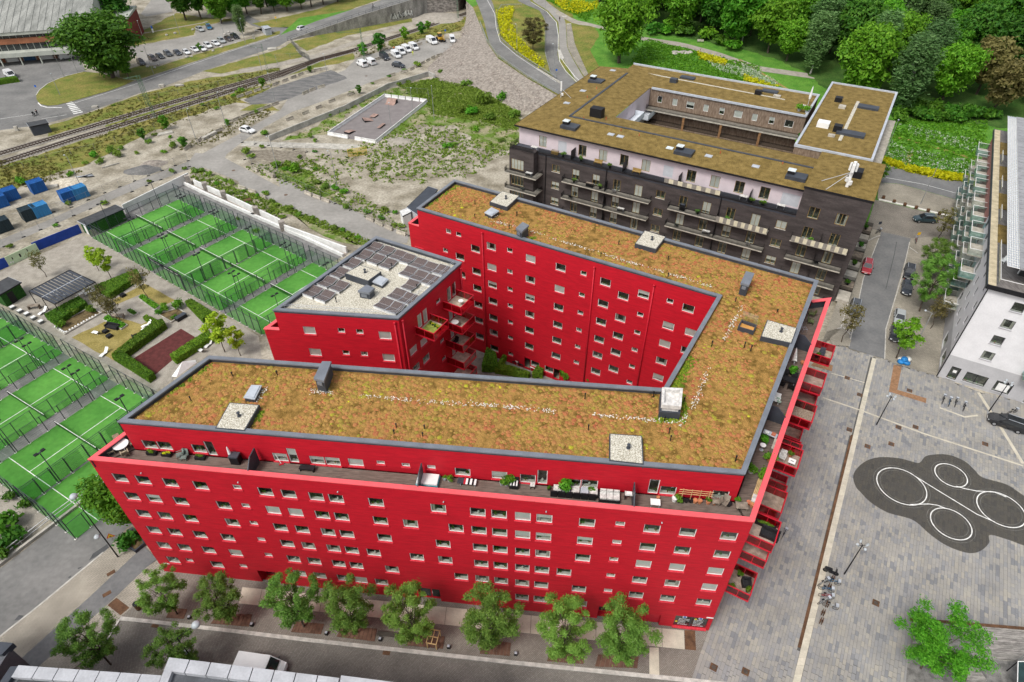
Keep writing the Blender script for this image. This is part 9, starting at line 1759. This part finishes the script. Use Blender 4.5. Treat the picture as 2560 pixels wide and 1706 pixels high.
p=td('k',1800,1450);u,_=onwall(ufl,ufr,'k',1800,1450,.1);q=Vector(ufl)+DA*u;t=thing('trellis','wooden wall trellis between the windows of the right terrace','trellis',(q.x+DA.y*.12,q.y-DA.x*.12,DK),FA)
for z in (1.0,1.3,1.6): M().box((0,0,z),(3.1,.04,.05)).obj('lath',PN,t,world=False)
for x in (-1.2,-.4,.4,1.2): M().box((x,-.04,.9),(.05,.04,1.8)).obj('upright',PN,t,world=False)
tub(td('o',1975,70),FA,'folding wooden deck chair on the corner terrace',WOODG);tub(td('o',2045,75),FA+1,'second folding deck chair near the dark pot',WOODG)
box_thing('slatted_table','low slatted grey table at the corner of the terrace','table',td('o',2190,105),FA,[('top',WOODG,[((0,0,.4),(1.1,.8,.05))]),('leg',WOODG,[((-.45,0,.19),(.07,.7,.36))]),('leg',WOODG,[((.45,0,.19),(.07,.7,.36))])])
t=box_thing('garden_bench','pale yellow slatted bench against the salmon rim','bench',td('l',110,1440),RA,[('seat',PN,[((0,-.05+.12*i-.25,.45),(2.4,.09,.05)) for i in range(1)])])
for i in range(5): M().box((0,-.3+.13*i,.45),(2.4,.1,.05)).obj('slat',PN,t,world=False)
for x in (-1.0,1.0): M().box((x,0,.21),(.08,.6,.42)).obj('leg',PN,t,world=False)
box_thing('garden_chest','pale stacked wooden crates below the slatted bench','crate',td('l',85,1535),RA,[('body',PN,[((0,0,.3),(.9,.6,.6))]),('lid',LCUS,[((0,0,.63),(.95,.65,.05))])])
box_thing('planting_table','grey stone topped table against the salmon rim by the bottles','table',td('l',250,1085),RA,[('top',SLBM,[((0,0,.72),(1.5,.55,.07))]),('leg',WOODG,[((-.65,0,.34),(.08,.5,.68))]),('leg',WOODG,[((.65,0,.34),(.08,.5,.68))])])
box_thing('work_bench','cluttered grey work bench at the lower dark divider','bench',td('l',205,1000),RA+1.5,[('top',ZINC,[((0,0,.8),(1.4,.6,.05))]),('crate',TERRA,[((-.3,0,.92),(.4,.35,.2))]),('crate',WHITE,[((.35,.1,.9),(.4,.3,.15))]),('leg',BLACK,[((-.6,0,.38),(.06,.5,.76))]),('leg',BLACK,[((.6,0,.38),(.06,.5,.76))])])
p=td('l',145,1090);t=thing('bistro_table','small round white table on the brown side terrace','table',p);M().lathe(((.3,0),(.3,.04),(0,.04)),(0,0,.7),14).obj('top',WHITE,t,world=False);M().tube((0,0,0),(0,0,.7),.04,n=5).obj('stem',ZINC,t,world=False);M().lathe(((.22,0),(.2,.03),(0,.03)),n=10).obj('foot',ZINC,t,world=False)
p=td('l',360,535);table(p,RA+1.57,'black dining table on the side terrace',BLACK,1.7,.9,.74)
for a,b,nm in ((-.5,.75,'far left'),(.5,.75,'far right'),(-.5,-.75,'near left'),(.5,-.75,'near right')):
 ca,sa=math.cos(RA+1.57),math.sin(RA+1.57);tub((p[0]+a*ca-b*sa,p[1]+a*sa+b*ca,p[2]),RA+1.57+(1.57 if b>0 else -1.57),'%s black chair at the dining table of the side terrace'%nm,BLACK)
p=td('l',415,385);t=thing('parasol','closed pale parasol lying against the upper dark divider','parasol',p,1);M().tube((0,0,.2),(1.6,.4,1.4),.03,n=5).obj('pole',ZINC,t,world=False);M().tube((.3,.08,.4),(1.5,.38,1.35),.32,.06,n=8).obj('canopy',LCUS,t,world=False)
for x,y,nm in ((285,680,'upper'),(285,710,'lower')): p=td('l',x,y);t=thing('stool','%s pale green round stool on the side terrace'%nm,'stool',p);M().lathe(((.24,0),(.24,.05),(0,.05)),(0,0,.42),12).obj('seat',mat('pale_green_seat',(.32,.42,.34),rough=.6),t,world=False);M().tube((0,0,0),(0,0,.42),.05,n=5).obj('stem',ZINC,t,world=False)
p=td('l',265,690);tub(p,RA,'white folding chairs stacked by the green stools',WHITE)
for i,(r,x,y,rz) in enumerate((('h',655,1215,.8),('h',560,1310,-.3),('h',555,1375,2.6))): tub(td(r,x,y),rz,('dark adirondack chair at the top end of the side terrace','green slatted garden chair, middle of the side terrace','small green chair beside the slatted garden chair')[i],(BLACK,mat('olive_paint',(.1,.13,.05),rough=.7),mat('olive_paint',(.1,.13,.05)))[i])
for i,(x,y) in enumerate(((500,95),(480,180))):
 p=td('l',x,y);t=thing('wire_chair','%s thin wire chair on the side terrace'%('upper','lower')[i],'chair',p,i);M().tube((-.25,-.25,.45),(.25,-.25,.45),.02,n=4).tube((-.25,.25,.45),(.25,.25,.45),.02,n=4).tube((-.25,-.25,.45),(-.25,.25,.45),.02,n=4).tube((.25,-.25,.45),(.25,.25,.45),.02,n=4).obj('seat_frame',ZINC,t,world=False)
 for a in (-.25,.25):
  for b in (-.25,.25): M().tube((a,b,0),(a,b,.45 if a>0 else .9),.018,n=4).obj('leg',ZINC,t,world=False)
def bp(u,z,a,d): q=Vector(ofr)+RD*(u+a)+PD*d;return (q.x,q.y,z-1.06)
tub(bp(30.1,17.84,1.5,1.2),RA,'dark office chair on the uppermost plaza balcony',DGREY);pot(bp(30.1,17.84,.9,.8),.25,.35,'blue pot on the uppermost plaza balcony',BLS,'hedge',.35)
M().box((0,0,0),(2.5,2.1,.05)).obj('pebble_mat',mat('brown_pebble_mat',(.2,.15,.1),col2=(.35,.3,.24),rough=.9,var=.3,scale=6),None,loc=bp(18.24,17.84,1.45,1.2),rz=RA,label='brown pebble covered floor mat filling the third plaza balcony',cat='mat')
box_thing('balcony_table','white balcony table with an emblem on its top','table',bp(10.86,17.84,1.2,1.7),RA,[('top',WHITE,[((0,0,.65),(.7,.7,.05))]),('leg',ZINC,[((0,0,.32),(.08,.08,.62))]),('emblem',BLACK,[((0,0,.68),(.08,.3,.01))])]);pot(bp(10.86,17.84,2.3,1.4),.2,.35,'pot plant on the balcony with the white table',TERRA,'hedge',.4);tub(bp(10.86,17.84,1.6,.7),RA,'pale patterned chair on the balcony with the white table',LCUS)
sofa(bp(.8,17.84,1.6,1.8),RA-1.57,'dark grey lounge sofa on the front plaza balcony',1.7);planter(bp(.8,17.84,2.5,1.2),RA+1.57,'flower box along the front plaza balcony, purple and white',1.9)
for i,(a,d,nm) in enumerate(((2.3,.8,'far'),(1.0,2.0,'outer'),(.5,.4,'near'))): pot(bp(.8,8.65,a,d),.2,.3,'pot of pink flowers at the %s corner of the lowest big balcony'%nm,BLACK,'hedge',.4)
sofa(bp(.8,8.65,1.7,1.7),RA-1.2,'dark cushioned chair on the lowest big plaza balcony',.9)
def tb(u,z,a,d): e=(Vector(tbr)-Vector(tfr)).normalized();n_=Vector((e.y,-e.x));q=Vector(tfr)+e*(u+a)+n_*d;return (q.x,q.y,z-1.06)
t=thing('round_table','small round white table on the top tower balcony','table',tb(8.5,20.9,1.6,1.8));M().lathe(((.35,0),(.35,.04),(0,.04)),(0,0,.68),14).obj('top',WHITE,t,world=False);M().tube((0,0,0),(0,0,.68),.04,n=5).obj('stem',ZINC,t,world=False)
t=thing('round_table','round white table on the second tower balcony','table',tb(8.4,17.7,.9,1.2));M().lathe(((.5,0),(.5,.04),(0,.04)),(0,0,.68),14).obj('top',WHITE,t,world=False);M().tube((0,0,0),(0,0,.68),.05,n=5).obj('stem',ZINC,t,world=False)
M().box((0,0,0),(2.6,2.2,.04)).obj('green_mat',mat('green_yellow_mat',(.25,.3,.06),rough=.9,var=.2,scale=3),None,loc=tb(2.6,20.9,1.5,1.4),rz=math.atan2(tbr[1]-tfr[1],tbr[0]-tfr[0]),label='green yellow mat on the single balcony of the tower',cat='mat')
for i in range(5): pot(tb(2.6,20.9,2.4-.1*i,.6+.42*i),.14,.25,'%s little pot in the row on the single tower balcony'%ORD[i],BLACK,'yellow' if i%2 else 'hedge',.2)
tub(tb(8.3,14.6,1.0,1.0),1,'dark chair on the third tower balcony',BLACK)
p=g('k',318,368,.3);table((p[0],p[1],.31),.5,'small pale table on the courtyard patio',LCUS,.8,.8,.7)
for i,(x,y) in enumerate(((290,360),(345,385))): q=g('k',x,y,.3);tub((q[0],q[1],.31),i*3,'%s black chair at the courtyard patio table'%('left','right')[i],BLACK)
q=g('k',448,425,.3);box_thing('patio_trolley','white trolley with red things by the patio door','trolley',(q[0],q[1],.31),-.5,[('shelf',WHITE,[((0,0,.7),(1.0,.5,.05))]),('basket',REDT,[((.2,0,.8),(.4,.3,.15))]),('leg',ZINC,[((-.45,0,.35),(.05,.45,.68))]),('leg',ZINC,[((.45,0,.35),(.05,.45,.68))])])
ci=0
for u,z,w_,k in ((62.5,14.55,.9,'table'),(58,14.55,1.3,'crate'),(48.5,14.55,1.2,'bench'),(40.5,14.55,1.3,'bench'),(20,14.55,1.2,'table'),(13.5,14.55,1.2,'table'),(52.5,10.62,-.8,'pot'),(49,10.62,-.8,'crate'),(46.8,10.62,-.7,'pot'),(43.8,10.62,-.8,'chair'),(53,6.97,-.8,'chair'),(42,6.97,-.8,'table'),(30,10.62,-.8,'grill'),(27,10.62,-.8,'pot'),(21.5,10.62,-.8,'pot'),(30.5,6.97,-.8,'chair'),(24.8,6.97,-.8,'table'),(17,6.97,-.8,'chair'),(7,10.62,-.8,'pot'),(5,6.97,-.8,'chair'),(45.8,14.55,1.0,'pot'),(56,14.55,1.0,'pot'),(52,14.55,1.0,'pot'),(16.5,14.55,.6,'flowers'),(18.5,14.55,.6,'flowers'),(62,10.32,-2.3,'table'),(63.5,6.72,-2.3,'chair')):
 q=Fd.p(u,w_);wh='terrace' if z>14 else ('upper balcony' if z>9 else 'lower balcony');pos='%s bay from the right'%(ORD[min(11,int(u/5.6))])
 if k=='table': box_thing('balcony_table','pale garden table on the %s of the dark building, %s'%(wh,pos),'table',(*q,z),Fd.a,[('top',LCUS,[((0,0,.7),(1.4,.8,.05))]),('leg',ZINC,[((-.6,0,.34),(.06,.7,.68))]),('leg',ZINC,[((.6,0,.34),(.06,.7,.68))])])
 elif k=='bench': box_thing('balcony_bench','wooden bench on the %s of the dark building, %s'%(wh,pos),'bench',(*q,z),Fd.a,[('seat',TIMB,[((0,0,.43),(1.7,.55,.06))]),('backrest',TIMB,[((0,-.26,.75),(1.7,.05,.5))]),('leg',TIMB,[((-.75,0,.2),(.07,.5,.4))]),('leg',TIMB,[((.75,0,.2),(.07,.5,.4))])])
 elif k=='crate': box_thing('storage_chest','wooden storage chest on the %s of the dark building, %s'%(wh,pos),'chest',(*q,z),Fd.a,[('body',TIMB if z>14 else BLACK,[((0,0,.35),(1.5,.6,.7))]),('lid',WOODG,[((0,0,.73),(1.56,.66,.05))])])
 elif k=='grill': box_thing('grill','black covered grill on the %s of the dark building, %s'%(wh,pos),'grill',(*q,z),Fd.a,[('cover',BLACK,[((0,0,.6),(1.0,.6,1.1))]),('lid',DGREY,[((0,0,1.18),(.8,.5,.12))])])
 elif k in('pot','flowers'): pot((*q,z),.25,.4,'%s on the %s of the dark building, %s'%('green pot plant' if k=='pot' else 'white flower pot',wh,pos),BLACK,'street' if k=='pot' else 'hedge',.6)
 else: tub((*q,z),Fd.a+1.57,'garden chair on the %s of the dark building, %s'%(wh,pos),(WHITE,BLACK,GRNP)[ci%3]);ci+=1
for i in range(8):
 q=Fd.p(-1.2,1.2+3.6*i);r0=hillz(q[1]);t=thing('ground_terrace','%s small ground floor terrace along the side of the dark building'%ORD[i],'terrace',(q[0],q[1],r0),Fd.a,'ground floor terraces')
 M().box((0,0,.25),(2.1,3.3,.5)).obj('deck',(SLBM,WOODG,CONC)[i%3],t,world=False);M().face(((1.05*-1,-1.65,.5),(-1.05,1.65,.5),(-1.05,1.65,1.4),(-1.05,-1.65,1.4))).obj('railing',BRAIL,t,world=False);M().face(((-1.05,-1.65,.5),(1.05,-1.65,.5),(1.05,-1.65,1.4),(-1.05,-1.65,1.4))).obj('railing',BRAIL,t,world=False)
 if i%2: pot((q[0],q[1],r0+.51),.25,.4,'pot plant on the %s ground terrace of the dark building'%ORD[i],BLACK,'oak',.7)
q=Fd.p(18,41.5);t=thing('parasol','tall closed white parasol on the brown wing terrace','parasol',(*q,18.63));M().tube((0,0,0),(0,0,4.2),.05,n=6).obj('pole',ZINC,t,world=False);M().lathe(((.18,0),(.28,.5),(.12,2.3),(.03,2.6)),(0,0,1.5),8).obj('canopy',WHITE,t,world=False)
for i,(a,b) in enumerate(((18.6,40),(17.8,39.6))): q=Fd.p(a,b);box_thing('roof_lounger','pale lounger %s of the parasol on the brown wing'%('left','right')[i],'lounger',(*q,18.63),Fd.a,[('bed',LCUS,[((0,0,.3),(.7,1.9,.1))]),('leg',WOODG,[((0,-.7,.14),(.6,.08,.26))]),('leg',WOODG,[((0,.7,.14),(.6,.08,.26))])])
for i,(a,b) in enumerate(((19,37.6),(17.4,37.2),(16.6,34),(16.7,31))): q=Fd.p(a,b);pot((*q,18.63 if i<2 else 14),.4,.5,'leafy pot %s on the brown wing terrace'%('nearest the roof edge','beside it','by the gap','further along the gap')[i],ZINC,'lush',1.0)
P=L('m 1000,390 1120,470 1145,490 1230,420 1190,320 1130,300');t=thing('street_planter','dark framed planter at the foot of the red block','planter',P[0]);pl=[p[:2] for p in P];ip=inset(pl,.15)
for i in range(len(pl)): j=(i+1)%len(pl);M().prism([pl[i],pl[j],ip[j],ip[i]],.1,.6).obj('side',DGREY,t)
M().prism(ip,.1,.5).obj('soil',MATS['bed_soil'],t)
